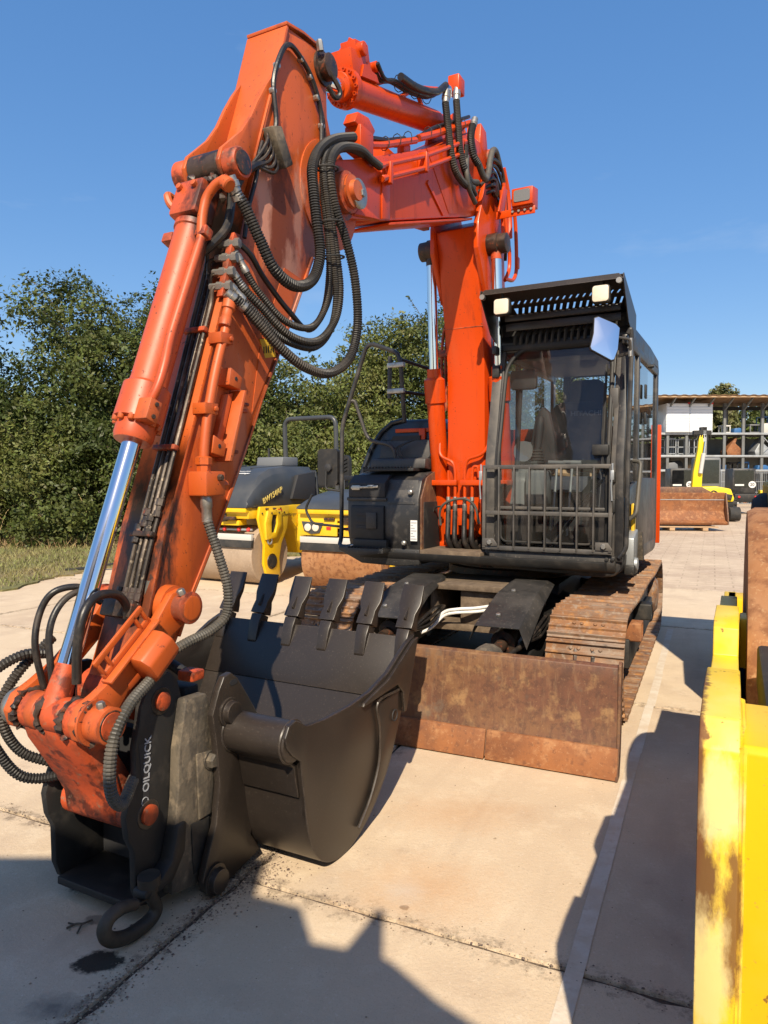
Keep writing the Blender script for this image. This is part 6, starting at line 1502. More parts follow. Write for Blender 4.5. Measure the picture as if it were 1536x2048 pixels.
# windscreen frame with rounded upper corners
def scr(x, z): return (x, fy(z) - .004, z)
wf = [scr(CX0 + .09, 1.10), scr(CX0 + .09, 1.75), scr(CX0 + .10, 2.50), scr(CX0 + .20, 2.64), scr(CX1 - .22, 2.64), scr(CX1 - .115, 2.52), scr(CX1 - .11, 1.75), scr(CX1 - .11, 1.10)]
S_(MB().tube(fillet(wf, .12, 6), .017, 8), 'windscreen_frame', 'black_matte', cab)
gl = MB()
xs = (CX0 + .085, CX1 - .105)
for a, b in zip((1.08, 1.385, 1.75, 2.2), (1.375, 1.75, 2.2, 2.64)):
    gl.add([(xs[0], fy(a) + .012, a), (xs[1], fy(a) + .012, a), (xs[1], fy(b) + .012, b), (xs[0], fy(b) + .012, b)], [(0, 1, 2, 3)])
S_(gl, 'windscreen', 'glass', cab)
S_(MB().b2((CX0 + .09, -1.085, 1.372), (CX1 - .10, -1.05, 1.395)), 'window_bar', 'cab_grey', cab, .004)
S_(MB().tube(fillet([(CX0 + .12, -1.086, 1.36), (CX0 + .12, -1.086, 1.12), (CX1 - .20, -1.086, 1.12), (CX1 - .20, -1.086, 1.36)], .06, 5), .008, 6), 'window_seal', 'rubber', cab)
# roof and upper front
rf = MB().prism([(fy(2.66), 2.62), (fy(2.66) - .01, 2.70), (fy(2.75) + .02, 2.765), (-.6, 2.785), (.35, 2.785), (RY - .03, 2.75), (RY, 2.70), (RY, 2.68)], CX0 + .004, CX1 - .004)
S_(rf, 'roof', 'black_body', cab, .03)
rb = MB()
for k in range(14):
    x = CX0 + .16 + k * .05
    rb.tube(catmull([(x, fy(2.7) - .035, 2.675), (x + .01, fy(2.7) - .05, 2.74), (x + .03, fy(2.7) + .0, 2.80), (x + .045, fy(2.7) + .15, 2.82)], 4), .013, 6)
S_(rb, 'roof_ribs', 'black_matte', cab)
S_(MB().b2((CX0 + .06, fy(2.7) - .04, 2.635), (CX1 - .06, fy(2.7) + .02, 2.685)), 'roof_rail', 'black_matte', cab, .01)
# sides, rear, door
def quadpost(x, ya, yb, za, zb, th, name, mat='cab_grey'): return S_(MB().b2((x - th / 2, ya, za), (x + th / 2, yb, zb)), name, mat, cab, .01)
for x, s in ((CX1 - .02, 1), (CX0 + .02, -1)):
    S_(MB().b2((x - .02, RY - .10, 1.0), (x + .02, RY, 2.70)), 'rear_pillar', 'black_body', cab, .02)
    S_(MB().bar((x, fy(1.9) + .10, 1.0), (x, fy(2.6) + .10, 2.66), .04, .05, (0, 1, 0)), 'door_pillar', 'black_matte', cab, .01)
    S_(MB().b2((x - .018, -.36, 1.0), (x + .018, -.29, 2.66)), 'centre_pillar', 'black_body', cab, .01)
    S_(MB().b2((x - .02, -.98, 2.60), (x + .02, RY, 2.67)), 'side_rail', 'black_body', cab, .012)
door = S_(MB().prism([(-.98, 1.0), (-.98, 1.46), (-.60, 1.56), (-.32, 1.60), (-.30, 1.0)], CX1 - .035, CX1 - .005), 'door_panel', 'black_body', cab, .01)
S_(MB().b2((CX1 - .03, -.28, 1.0), (CX1 - .004, RY - .02, 1.62)), 'side_panel', 'black_body', cab, .01)
S_(MB().prism([(-1.0, 1.0), (-1.02, 1.75), (-.86, 2.45), (-.62, 2.45), (-.55, 1.62), (RY - .02, 1.55), (RY - .02, 1.0)], CX0 + .004, CX0 + .03), 'side_panel', 'black_body', cab, .01)
S_(MB().b2((CX0 + .05, RY - .03, 1.0), (CX1 - .05, RY - .004, 1.66)), 'rear_panel', 'interior', cab, .01)
S_(MB().b2((CX0 + .05, RY - .04, 2.655), (CX1 - .05, RY - .01, 2.70)), 'rear_header', 'interior', cab, .01)
for x in (CX0 + .16, CX1 - .14): S_(MB().b2((x - .04, RY - .035, 1.66), (x + .04, RY - .01, 2.67)), 'rear_post', 'interior', cab, .02)
S_(MB().tube(fillet([(CX0 + .20, RY - .045, 1.78), (CX0 + .20, RY - .045, 2.645), (CX1 - .18, RY - .045, 2.645), (CX1 - .18, RY - .045, 1.74), (CX0 + .22, RY - .045, 1.74)], .08, 5), .012, 6), 'rear_seal', 'rubber', cab)
gs = MB().add([(CX0 + .1, RY - .022, 1.7), (CX1 - .1, RY - .022, 1.7), (CX1 - .1, RY - .022, 2.67), (CX0 + .1, RY - .022, 2.67)], [(0, 1, 2, 3)]); S_(gs, 'rear_window', 'glass', cab)
for x, z0 in ((CX1 - .022, 1.58), (CX0 + .022, 1.48)):
    for ya, yb in ((-.93, -.345), (-.305, RY - .09)):
        S_(MB().add([(x, ya, z0), (x, yb, z0), (x, yb, 2.62), (x, ya + .12, 2.62)], [(0, 1, 2, 3)]), 'side_window', 'glass_side', cab)
for y, z0, z1 in ((.05, 2.30, 2.42), (.05, 2.08, 2.18)): S_(MB().b2((CX1 - .012, y - .03, z0), (CX1 + .006, y + .03, z1)), 'window_latch', 'black_matte', cab, .006)
S_(MB().tube(fillet([(CX1 + .01, -1.02, 2.66), (CX1 + .03, -1.02, 2.70), (CX1 + .035, -1.0, 2.60), (CX1 + .03, -1.06, 1.80), (CX1 + .03, -1.085, 1.10), (CX1 - .02, -1.09, 1.03)], .05, 6), .017, 9), 'grab_rail', 'black_body', cab)
S_(MB().tube(fillet([(CX1, -.60, 1.75), (CX1 + .06, -.62, 1.74), (CX1 + .05, -.76, 1.34), (CX1, -.76, 1.30)], .05, 5), .017, 9), 'door_handle', 'hose_grey', cab)
S_(MB().b2((CX1 + .0, -.70, 1.14), (CX1 + .03, -.62, 1.42)), 'side_lamp', 'sticker_yellow', cab, .02)
S_(MB().lathe((CX1 + .006, .1, 2.58), (CX1 + .06, .1, 2.58), [(0, .012), (.03, .02), (.05, .012)], 10), 'door_stop', 'black_matte', cab)
fp = MB().prism([(-.85, .955), (-.85, 1.16), (-.66, 1.22), (-.62, 1.12), (-.70, .93)], CX1 - .02, CX1 + .05); S_(fp, 'door_step', 'galv', cab, .008)
S_(MB().prism([(-.60, .97), (-.66, 1.20), (-.58, 1.19), (-.50, .96)], CX1 + .0, CX1 + .08), 'step_flap', 'dirt_plate', cab, .006)
S_(MB().lathe((CX1 + .05, -.78, .96), (CX1 + .08, -.78, .96), [(0, .05), (.02, .048), (.025, .02)], 14), 'step_hinge', 'galv', cab)
S_(MB().b2((CX1 - .02, -.86, .88), (CX1 + .06, -.70, .96)), 'step_foot', 'dusty_black', cab, .015)
# front guard grille
GY = -1.135
gd_ = MB()
for z in (1.072, 1.345, 1.700): S_(MB().b2((CX0 - .012, GY - .012, z - .016), (GX1 - .005, GY + .012, z + .016)), 'guard_rail', 'cab_grey', cab, .004)
for k in range(9):
    x = CX0 + .004 + k * (GX1 - CX0 - .026) / 8
    S_(MB().b2((x - (.006 if 0 < k < 8 else .012), GY - .020, 1.07), (x + (.006 if 0 < k < 8 else .012), GY + .018, 1.70)), 'guard_bar', 'cab_grey', cab, .003)
for x in (CX0 + .055, GX1 - .065):
    S_(MB().prism([(x - .06, 1.085), (x + .06, 1.085), (x + .06, 1.10), (x + .03, 1.145), (x - .06, 1.145)], GY - .022, GY - .014, 'y'), 'guard_bracket', 'cab_grey', cab, .003)
    S_(MB().hexbolt((x, GY - .02, 1.115), (0, -1, 0), .021, .02), 'guard_bolt', 'zinc', cab)
for x in (CX0 - .02, GX1 - .01):
    S_(MB().tube(fillet([(x, GY - .02, 1.72), (x + .004, GY - .03, 1.66), (x - .006, GY - .03, 1.56), (x, GY - .025, 1.45)], .02, 4), .006, 6), 'guard_latch', 'galv', cab)
    S_(MB().b2((x - .012, GY - .035, 1.60), (x + .012, GY - .02, 1.67)), 'latch_plate', 'galv', cab, .003)
# wiper
S_(MB().tube(fillet([(CX1 - .13, -1.10, 1.62), (CX1 - .155, -1.07, 1.90), (CX1 - .155, -.975, 2.32)], .05, 4), .008, 6), 'wiper_arm', 'black_matte', cab)
S_(MB().bar((CX1 - .145, -1.095, 1.68), (CX1 - .150, -.945, 2.46), .014, .018, (0, 1, 0)), 'wiper_blade', 'rubber', cab)
S_(MB().b2((CX1 - .22, -1.11, 1.78), (CX1 - .10, -1.07, 1.86)), 'wiper_motor', 'black_matte', cab, .01)
S_(MB().bar((CX0 + .46, -1.06, 1.10), (CX1 - .20, -.98, 1.62), .05, .02, (0, 1, 0)), 'lower_wiper', 'interior', cab, .004)
S_(MB().bar((CX0 + .52, -1.07, 1.10), (CX1 - .16, -1.0, 1.60), .02, .02, (0, 1, 0)), 'lower_wiper', 'black_matte', cab, .004)
# visor with slotted top
VY, VZ = -1.30, 3.03
vx0, vx1 = .128, 1.165
S_(MB().add([(vx0 + .03, VY + .02, VZ + .002), (vx1 - .03, VY + .02, VZ + .002), (vx1, VY, VZ - .04), (vx0, VY, VZ - .04), (vx0 + .03, VY + .026, VZ + .002), (vx1 - .03, VY + .026, VZ + .002), (vx1, VY + .006, VZ - .04), (vx0, VY + .006, VZ - .04)],
         [(0, 1, 2, 3), (4, 7, 6, 5), (0, 4, 5, 1), (1, 5, 6, 2), (2, 6, 7, 3), (3, 7, 4, 0)]), 'visor_lip', 'black_paint', cab)
def vtop(y): return VZ - (y - VY) * .29                     # the top plate drops towards the cab
vt = MB()
def vstrip(x0, x1, y0, y1, y0b=None, y1b=None):
    vt.add([(x0, y0, vtop(y0)), (x1, y0, vtop(y0)), (x1, y1, vtop(y1)), (x0, y1, vtop(y1)), (x0, y0, vtop(y0) - .006), (x1, y0, vtop(y0) - .006), (x1, y1, vtop(y1) - .006), (x0, y1, vtop(y1) - .006)],
           [(0, 1, 2, 3), (4, 7, 6, 5), (0, 4, 5, 1), (1, 5, 6, 2), (2, 6, 7, 3), (3, 7, 4, 0)])
ys = [VY + .02, VY + .20, VY + .25, VY + .30, VY + .39, -.70]
vstrip(vx0, vx1, ys[0], ys[1]); vstrip(vx0, vx1, ys[2], ys[3]); vstrip(vx0, vx1, ys[4], ys[5])
nsl = 17
for a, b in ((ys[1], ys[2]), (ys[3], ys[4])):
    vstrip(vx0, vx0 + .17, a, b); vstrip(vx1 - .03, vx1, a, b)
    for k in range(nsl):
        x = vx0 + .17 + (k + .5) * (vx1 - vx0 - .20) / nsl; sl = .03
        wv = .017
        vt.add([(x - wv + sl, a, vtop(a)), (x + wv + sl, a, vtop(a)), (x + wv - sl * 0, b, vtop(b)), (x - wv, b, vtop(b)), (x - wv + sl, a, vtop(a) - .006), (x + wv + sl, a, vtop(a) - .006), (x + wv, b, vtop(b) - .006), (x - wv, b, vtop(b) - .006)],
               [(0, 1, 2, 3), (4, 7, 6, 5), (0, 4, 5, 1), (1, 5, 6, 2), (2, 6, 7, 3), (3, 7, 4, 0)])
S_(vt, 'visor_top', 'black_paint', cab)
for x0, x1 in ((vx0 - .004, vx0 + .003), (vx1 - .003, vx1 + .004)):
    S_(MB().prism([(VY, VZ - .04), (VY + .02, VZ), (-.70, vtop(-.70)), (-.70, 2.70), (-.80, 2.66), (-1.05, 2.74)], x0, x1), 'visor_cheek', 'black_paint', cab)
S_(MB().b2((vx0 + .1, VY + .29, 2.84), (vx1 - .06, VY + .32, 2.885)), 'visor_beam', 'black_paint', cab, .004)
S_(MB().bar((vx0 + .1, -.97, 2.80), (vx1 - .06, -.97, 2.80), .02, .06), 'visor_beam', 'black_paint', cab, .004)
for x in (vx0 + .02, vx1 - .025): S_(MB().lathe((x, VY + .03, VZ - .055), (x, VY - .02, VZ - .055), [(0, .017), (.03, .017), (.032, .022), (.045, .020)], 10), 'visor_bolt', 'zinc', cab)
for x, z in ((.290, 2.895), (1.012, 2.905)):
    l_ = S_(MB().prism(rrect(.125, .125, .022, 3, (x, z)), VY + .02, VY + .075, 'y'), 'work_light', 'black_matte', cab, .006)
    S_(MB().prism(rrect(.112, .112, .020, 3, (x, z)), VY + .008, VY + .022, 'y'), 'light_lens', 'lens_cream', cab, .005)
    S_(MB().cyl((x, VY + .05, z + .06), (x, VY + .05, VZ), .011, 8), 'light_post', 'black_matte', cab)
S_(MB().b2((vx0, -.745, 2.70), (vx1, -.735, 2.875)), 'visor_back', 'black_paint', cab)
S_(MB().b2((CX0 + .02, fy(2.7) + .03, 2.72), (CX1 - .02, fy(2.7) + .05, 2.86)), 'visor_back', 'black_matte', cab)
# cab mirror
mo = [(.975, 2.735), (1.005, 2.745), (1.13, 2.69), (1.155, 2.66), (1.135, 2.50), (1.105, 2.425), (1.085, 2.42), (.945, 2.50), (.938, 2.52), (.965, 2.62)]
mfr = S_(MB().prism(mo, -.014, .014, 'y'), 'cab_mirror', 'black_matte', cab, .006)
mgm = MB(); rn = len(mo); ms_ = (.95, .8, .64, .48, .32, .16)
mgm.add([((x - 1.045) * s_ + 1.045, -.0150 - (1 - s_ * s_) * .010, (z - 2.58) * s_ + 2.58) for s_ in ms_ for x, z in mo] + [(1.045, -.025, 2.58)],
        [(i * rn + j, i * rn + (j + 1) % rn, (i + 1) * rn + (j + 1) % rn, (i + 1) * rn + j) for i in range(5) for j in range(rn)] + [(5 * rn + j, 5 * rn + (j + 1) % rn, 6 * rn) for j in range(rn)])
mg = S_(mgm, 'mirror_glass', 'mirror', cab, 0, 80)
for o_ in (mfr, mg):
    o_.location = (0, 0, 0)
    o_.matrix_local = Matrix.Translation((1.045, -1.30, 2.58)) @ Matrix.Rotation(R(28), 4, 'Z') @ Matrix.Rotation(R(-9), 4, 'X') @ Matrix.Translation((-1.045, 0, -2.58))
S_(MB().tube(fillet([(1.10, -1.28, 2.60), (1.20, -1.20, 2.585), (1.20, -1.16, 2.50)], .02, 4), .010, 8), 'mirror_arm', 'cab_grey', cab)
S_(MB().cyl((1.20, -1.16, 2.60), (1.20, -1.16, 2.47), .015, 10), 'mirror_joint', 'zinc', cab)
S_(MB().bar((1.10, -1.04, 2.50), (1.20, -1.16, 2.50), .02, .02), 'mirror_stay', 'cab_grey', cab)
# inside
seat = S_(MB().prism(rrect(.46, .58, .09, 4, (.60, 2.0)), -.06, .06, 'y'), 'seat_back', 'seat_fabric', cab, .03)
S_(MB().prism(rrect(.29, .24, .06, 4, (.665, 2.36)), -.05, .06, 'y'), 'headrest', 'seat_fabric', cab, .025)
S_(MB().prism(rrect(.50, .52, .08, 4, (.60, -.30)), 1.50, 1.63, 'z'), 'seat_cushion', 'seat_fabric', cab, .03)
S_(MB().b2((.42, -.45, 1.06), (.80, .1, 1.50)), 'seat_base', 'interior', cab, .02)
text('maker_name', 'HITACHI', .060, 'print_grey', cab, basis((.665, -.0615, 2.185), (1, 0, 0), (0, 0, 1)), bold=.001, squash=1.15)
S_(MB().b2((CX0 + .05, -1.0, 1.02), (CX1 - .05, RY - .05, 1.06)), 'floor', 'mud', cab)
for x in (.24, .96):
    S_(MB().prism([(-.75, 1.06), (-.70, 1.62), (-.55, 1.70), (-.10, 1.70), (-.10, 1.06)], x - .08, x + .08), 'console', 'grey_plastic', cab, .03)
S_(MB().prism(rrect(.16, .17, .07, 4, (.27, 1.84)), -.62, -.52, 'y'), 'arm_rest', 'grey_plastic', cab, .03)
bw_ = MB()
for k in range(7): bw_.lathe((.42, -.72, 1.68 + k * .024), (.42, -.72, 1.74 + k * .024), [(0, .065 - k * .005), (.012, .072 - k * .005), (.024, .06 - k * .005)], 14)
S_(bw_, 'lever_boot', 'rubber', cab); S_(MB().lathe((.42, -.72, 1.83), (.44, -.70, 2.12), [(0, .02), (.08, .03), (.2, .035), (.27, .03), (.29, .015)], 12), 'joystick', 'interior', cab)
S_(MB().b2((.34, -.80, 1.40), (.52, -.64, 1.68)), 'lever_console', 'grey_plastic', cab, .02)
for x in (.60, .72):
    S_(MB().tube([(x - .03, -.84, 1.10), (x, -.80, 1.72)], .011, 8), 'travel_lever', 'galv', cab)
    S_(MB().cyl((x - .07, -.80, 1.74), (x + .07, -.80, 1.735), .018, 10), 'lever_grip', 'grey_plastic', cab)
    S_(MB().prism([(-.95, 1.07), (-.80, 1.20), (-.78, 1.19), (-.92, 1.06)], x - .06, x + .06), 'pedal', 'cab_grey', cab, .006)
S_(MB().prism(rrect(.22, .16, .03, 3, (.30, 2.42)), -.74, -.69, 'y'), 'monitor', 'interior', cab, .01)
S_(MB().tube([(.22, -.62, 1.7), (.27, -.70, 2.35)], .016, 8), 'monitor_post', 'interior', cab)
S_(MB().prism([(.33, 1.70), (.55, 1.70), (.53, 1.95), (.48, 2.16), (.42, 2.22), (.36, 2.12), (.32, 1.9)], -.60, -.52, 'y'), 'jacket', 'interior', cab, .03)
S_(MB().b2((CX0 + .05, -.80, 2.645), (CX1 - .05, RY - .05, 2.675)), 'headliner', 'grey_plastic', cab, .01)
S_(MB().tube(catmull([(.30, -.35, 1.62), (.5, -.5, 1.66), (.7, -.48, 1.64), (.85, -.4, 1.62)], 5), .03, 8), 'blanket', 'wood', cab)
# ------------------------------------------------------------------ tandem rollers
def tandem(name, loc, rz, label, drum_mat, num, front_only=False):
    r = empty(name, loc, rz, label, 'road roller', 'tandem rollers behind the excavator')
    # local: -Y is the front, drum axle over the origin, body runs to +Y
    B = lambda n, mb, m, bev=0, ang=38, par=None: mb.build(n, m, par or r, bev, ang)
    for y in (0, 2.9):
        d = B('drum', MB().lathe((-.65, y, .45), (.65, y, .45), [(0, .36), (0, .44), (.012, .45), (1.288, .45), (1.30, .44), (1.30, .36)], 56), drum_mat)
        for s in (-1, 1):
            B('drum_disc', MB().lathe((s * .635, y, .45), (s * .653, y, .45), [(0, .37), (.010, .37), (.012, .36)], 40), 'charcoal' if s < 0 else 'black_matte', par=d)
            leg = MB().prism([(y - .32, 1.20), (y - .36, 1.02), (y - .30, .84), (y - .22, .62), (y - .24, .34), (y - .16, .12), (y + .02, .04), (y + .16, .12), (y + .14, .40), (y + .20, .62), (y + .34, .84), (y + .40, 1.20)], s * .675, s * .725)
            B('drum_leg', leg, 'yellow_paint', .01)
            B('hub_cap', MB().lathe((s * .725, y - .05, .36), (s * .75, y - .05, .36), [(0, .095), (.020, .095), (.024, .08)], 18), 'black_matte')
            B('hub_rim', MB().tube([(s * .727, y - .05 + .11 * math.cos(q * .35), .36 + .11 * math.sin(q * .35)) for q in range(18)], .010, 6, closed=True), 'grease_steel')
            B('leg_rim', MB().ring_prism([(y - .22, .70), (y + .02, .72), (y + .16, .92), (y + .14, 1.14), (y - .18, 1.14), (y - .24, .95)], [(y - .10, .80), (y - .01, .80), (y + .05, .94), (y + .04, 1.07), (y - .07, 1.07), (y - .10, .95)], s * .725, s * .765), 'yellow_paint', .006)
            B('leg_slot', MB().prism([(y - .10, .80), (y - .01, .80), (y + .05, .94), (y + .04, 1.07), (y - .07, 1.07), (y - .10, .95)], s * .7265, s * .729), 'interior')
            for q in range(7):
                zq = 1.165 if q % 2 else 1.10
                B('leg_bolt', MB().lathe((s * .724, y - .28 + .09 * q, zq), (s * .76, y - .28 + .09 * q, zq), [(0, .014), (.012 + .04 * (abs(y - .05 - (y - .28 + .09 * q)) < .2), .012)], 8), 'grease_steel')
            B('tie_hook', MB().tube([(s * .74, y - .12 + .05 * math.cos(q * .6), .68 + .05 * math.sin(q * .6)) for q in range(11)], .014, 6), 'galv')
        B('scraper_rail', MB().b2((-.66, y - .46, .70), (.66, y - .40, .79)), 'white_paint', .006)
        B('scraper', MB().prism([(y - .47, .59), (y - .45, .70), (y - .40, .70), (y - .41, .59)], -.66, .66), 'rubber', .004)
        B('spray_bar', MB().cyl((-.62, y - .38, .855), (.62, y - .38, .855), .018, 10), 'galv')
        for x in (-.5, -.2, .1, .38, .56): B('spray_nozzle', MB().lathe((x, y - .38, .87), (x, y - .44, .83), [(0, .026), (.03, .032), (.05, .02)], 10), 'red_mark')
    B('front_frame', MB().prism([(-.48, 1.02), (-.50, 1.18), (1.35, 1.22), (1.35, .42), (1.0, .38), (.74, .80), (.50, 1.02)], -.64, .64), 'yellow_paint', .02)
    B('rear_frame', MB().prism([(1.45, .42), (1.45, 1.20), (3.30, 1.20), (3.36, 1.05), (2.5, 1.02), (2.15, .45)], -.64, .64), 'yellow_paint', .02)
    B('side_tank', MB().prism([(.70, .62), (.74, 1.10), (1.25, 1.16), (1.25, .32), (.95, .28), (.82, .40)], .642, .72), 'yellow_paint', .012)
    B('bumper', MB().prism([(-.55, 1.12), (-.55, 1.19), (-.40, 1.20), (-.40, 1.12)], -.64, .64), 'yellow_paint', .01)
    B('under_tray', MB().prism([(-.48, .92), (-.48, .99), (-.30, 1.02), (-.30, .92)], -.60, .45), 'yellow_paint', .01)
    B('valve_gear', MB().b2((.05, -.50, .98), (.22, -.44, 1.10)).cyl((.18, -.54, 1.03), (.42, -.52, 1.03), .03, 10).cyl((-.22, -.50, 1.05), (-.05, -.50, 1.05), .02, 8), 'grease_steel', .006)
    # bonnet
    ys = [(-.56, 1.20, .655), (-.53, 1.30, .66), (-.36, 1.50, .66), (-.14, 1.68, .65), (.12, 1.79, .64), (.60, 1.84, .62), (1.25, 1.84, .60)]
    vs = []; secn = 9
    for y, z, wd in ys:
        zb = 1.19
        if front_only: z = zb + (z - zb) * .42
        vs += [(-wd, y, zb), (-wd, y, zb + (z - zb) * .55), (-wd * .96, y, zb + (z - zb) * .82), (-wd * .84, y, zb + (z - zb) * .97), (0, y, z), (wd * .84, y, zb + (z - zb) * .97), (wd * .96, y, zb + (z - zb) * .82), (wd, y, zb + (z - zb) * .55), (wd, y, zb)]
    m = len(ys)
    bn = MB().add(vs, [(i * secn + j, i * secn + (j + 1) % secn, (i + 1) * secn + (j + 1) % secn, (i + 1) * secn + j) for i in range(m - 1) for j in range(secn)] + [tuple(range(secn)), tuple(m * secn - 1 - j for j in range(secn))])
    bonnet = B('bonnet', bn, 'charcoal', .015, 40)
    if not front_only: B('bonnet_rib', MB().bar((-.30, .10, 1.785), (-.30, .60, 1.842), .03, .015), 'charcoal', .004, par=bonnet)
    if not front_only: B('bonnet_rib', MB().bar((.20, .10, 1.785), (.40, .70, 1.838), .03, .015), 'charcoal', .004, par=bonnet)
    if not front_only: B('side_grille', MB().prism([(.55, 1.30), (.72, 1.68), (1.20, 1.74), (1.20, 1.26)], .60, .668), 'interior', .004, par=bonnet)
    if not front_only: B('air_filter', MB().prism([(.75, 1.83), (.78, 1.98), (1.20, 1.98), (1.20, 1.83)], -.22, .32), 'grey_plastic', .02)
    for s in (-1, 1):
        if front_only:
            lampp = B('lamp_panel', MB().prism([(s * .24, .995), (s * .60, 1.01), (s * .56, .88), (s * .44, .83), (s * .30, .85)], -.505, -.485, 'y'), 'charcoal', .004)
            B('fascia', MB().prism([(s * .02, 1.10), (s * .64, 1.10), (s * .64, .81), (s * .02, .81)], -.484, -.46, 'y'), 'yellow_paint', .006)
            for q in (.36, .49): B('head_lamp', MB().lathe((s * q, -.506, .925), (s * q, -.53, .925), [(0, .055), (.012, .053), (.02, .03)], 18), 'lens_cream', par=lampp)
            B('reflector', MB().b2((s * .12, -.495, .90), (s * .19, -.483, .94)), 'red_mark', par=lampp)
    # operator stand, seat, roll bar, handles
    B('platform', MB().b2((-.62, 1.30, 1.12), (.62, 2.9, 1.26)), 'charcoal', .02)
    B('dashboard', MB().prism([(1.35, 1.26), (1.35, 1.72), (1.50, 1.78), (1.62, 1.26)], -.40, .50), 'interior', .03)
    st = B('seat', MB().prism(rrect(.46, .5, .08, 4, (.2, 2.45)), 1.46, 1.58, 'z'), 'black_matte', .04)
    bk = B('seat_back', MB().prism(rrect(.44, .46, .1, 4, (.2, 1.84)), 2.68, 2.78, 'y'), 'black_matte', .04)
    for k in range(4):
        B('seat_fold', MB().tube([(.02, 2.675, 2.0 - .07 * k), (.2, 2.668, 1.92 - .07 * k), (.38, 2.675, 2.0 - .07 * k)], .014, 8), 'black_matte', par=bk)
    B('arm_unit', MB().b2((.44, 2.2, 1.58), (.58, 2.6, 1.68)).b2((-.18, 2.2, 1.58), (-.04, 2.6, 1.68)), 'interior', .02)
    B('roll_bar', MB().tube(fillet([(-.56, 2.05, 1.20), (-.56, 2.0 + 1.0 * front_only, 2.72 - .85 * front_only), (.56, 2.0 + 1.0 * front_only, 2.72 - .85 * front_only), (.56, 2.05, 1.20)], .16, 7), .042, 12), 'charcoal')
    for s in (-1, 1):
        B('hand_rail', MB().tube(fillet([(s * .60, 1.3, 1.75), (s * .68, 1.3, 1.10), (s * .68, 1.5, .92), (s * .68, 2.1, .92), (s * .64, 2.15, 1.6)], .08, 5), .016, 8), 'charcoal')
        B('work_lamp', MB().lathe((s * .66, 1.30, 1.20), (s * .66, 1.25, 1.20), [(0, .06), (.03, .06), (.05, .03)], 14), 'black_matte')
        B('wheel_guard', MB().prism([(1.28, .95), (1.28, 1.30), (1.42, 1.30), (1.56, 1.0)], s * .62, s * .70), 'black_matte', .02)
    B('mirror_post', MB().tube([(-.3, 1.2, 1.80), (-.32, 1.22, 2.15)], .02, 8), 'black_matte')
    # lettering
    if not front_only:
        up = Vector((0, .55, 1)); 
        text('maker_name', 'BOMAG', .105, 'print_gold', bonnet, basis((-.02, -.480, 1.375), (1, 0, 0), (0, .17, .2)), bold=.004)
        text('group_name', 'FAYAT GROUP', .028, 'print_gold', bonnet, basis((-.02, -.540, 1.295), (1, 0, 0), (0, .17, .2)))
        text('fleet_number', num, .085, 'sticker_white', bonnet, basis((-.02, -.285, 1.575), (1, 0, 0), (0, .22, .18)), shear=.2, bold=.002)
        text('owner_name', 'Baumaschinen', .042, 'sticker_white', bonnet, basis((.20, -.04, 1.735), (1, 0, 0), (0, .26, .11)), shear=.2)
        text('owner_name', 'schmittinger', .060, 'sticker_white', bonnet, basis((.20, -.11, 1.702), (1, 0, 0), (0, .26, .11)), shear=.2, bold=.002)
        text('model_name', 'BW154AP', .12, 'print_gold', bonnet, basis((.664, .05, 1.36), (0, .92, .36), (0, -.3, 1)), shear=.25, bold=.001, ext=.004)
        text('owner_name', 'Schmittinger', .075, 'print_black', r, basis((.728, .40, 1.06), (0, 1, .0), (0, 0, 1)))
        B('flag_mark', MB().b2((.727, .10, 1.115), (.731, .20, 1.155)), 'red_mark')
        B('flag_mark', MB().b2((.727, .12, 1.04), (.731, .16, 1.085)), 'red_mark')
        text('rental_sign', 'MIETGERAET', .05, 'red_mark', r, basis((.7225, 1.02, .75), (0, 1, 0), (0, 0, 1)))
        B('tank_cap', MB().lathe((.72, 1.08, .95), (.75, 1.08, .95), [(0, .035), (.02, .03)], 12), 'black_matte')
    return r
tandem('tandem_roller', (-2.32, 11.2, 0), -29, 'yellow and grey tandem roller numbered 714 with dusty drum behind the bucket teeth', 'drum_dusty', '714')
tandem('tandem_roller', (-.42, 10.35, 0), -27, 'yellow tandem roller with round headlamps and rusty drum half behind the excavator', 'drum_rust', '715', True)

# ------------------------------------------------------------------ soil compactor at the right edge
sc = empty('soil_compactor', (1.318, 2.62, 0), -26.3, 'yellow single drum roller frame with rusty drum cut by the right edge', 'road roller')
B = lambda n, mb, m, bev=0, ang=38, par=None: mb.build(n, m, par or sc, bev, ang)
dr = B('drum', MB().lathe((.02, 0, .75), (2.06, 0, .75), [(0, .60), (0, .735), (.025, .75), (2.015, .75), (2.04, .735), (2.04, .60)], 72), 'drum_rust')
B('drum_disc', MB().lathe((.05, 0, .75), (.09, 0, .75), [(0, .62), (.03, .62)], 40), 'yellow_paint', par=dr)
sp = MB().prism([(-1.80, 1.205), (-1.77, 1.245), (-1.62, 1.255), (-1.46, 1.245), (-1.40, 1.19), (-1.06, 1.18), (-1.05, 1.245), (-1.0, 1.258), (-.74, 1.25), (-.62, 1.16), (.12, 1.15), (.25, 1.05), (.9, 1.0), (1.3, 1.0), (1.3, .62), (.35, .58), (.2, .42), (-.25, .42), (-.45, .58), (-1.55, .60), (-1.76, .66), (-1.81, .80)], -.062, -.006)
B('side_plate', sp, 'yellow_worn', .003)
B('side_plate', MB().prism([(-1.80, 1.235), (-1.62, 1.285), (-1.42, 1.2), (-1.38, 1.0), (-.40, 1.06), (.12, 1.12), (1.3, 1.0), (1.3, .62), (.2, .42), (-.25, .42), (-1.55, .6), (-1.81, .8)], 2.086, 2.142), 'yellow_worn', .006)
B('front_beam', MB().prism([(-1.795, .72), (-1.795, 1.205), (-1.787, 1.215), (-1.57, 1.215), (-1.56, 1.205), (-1.56, .72)], -.004, 2.084), 'yellow_paint', .003)
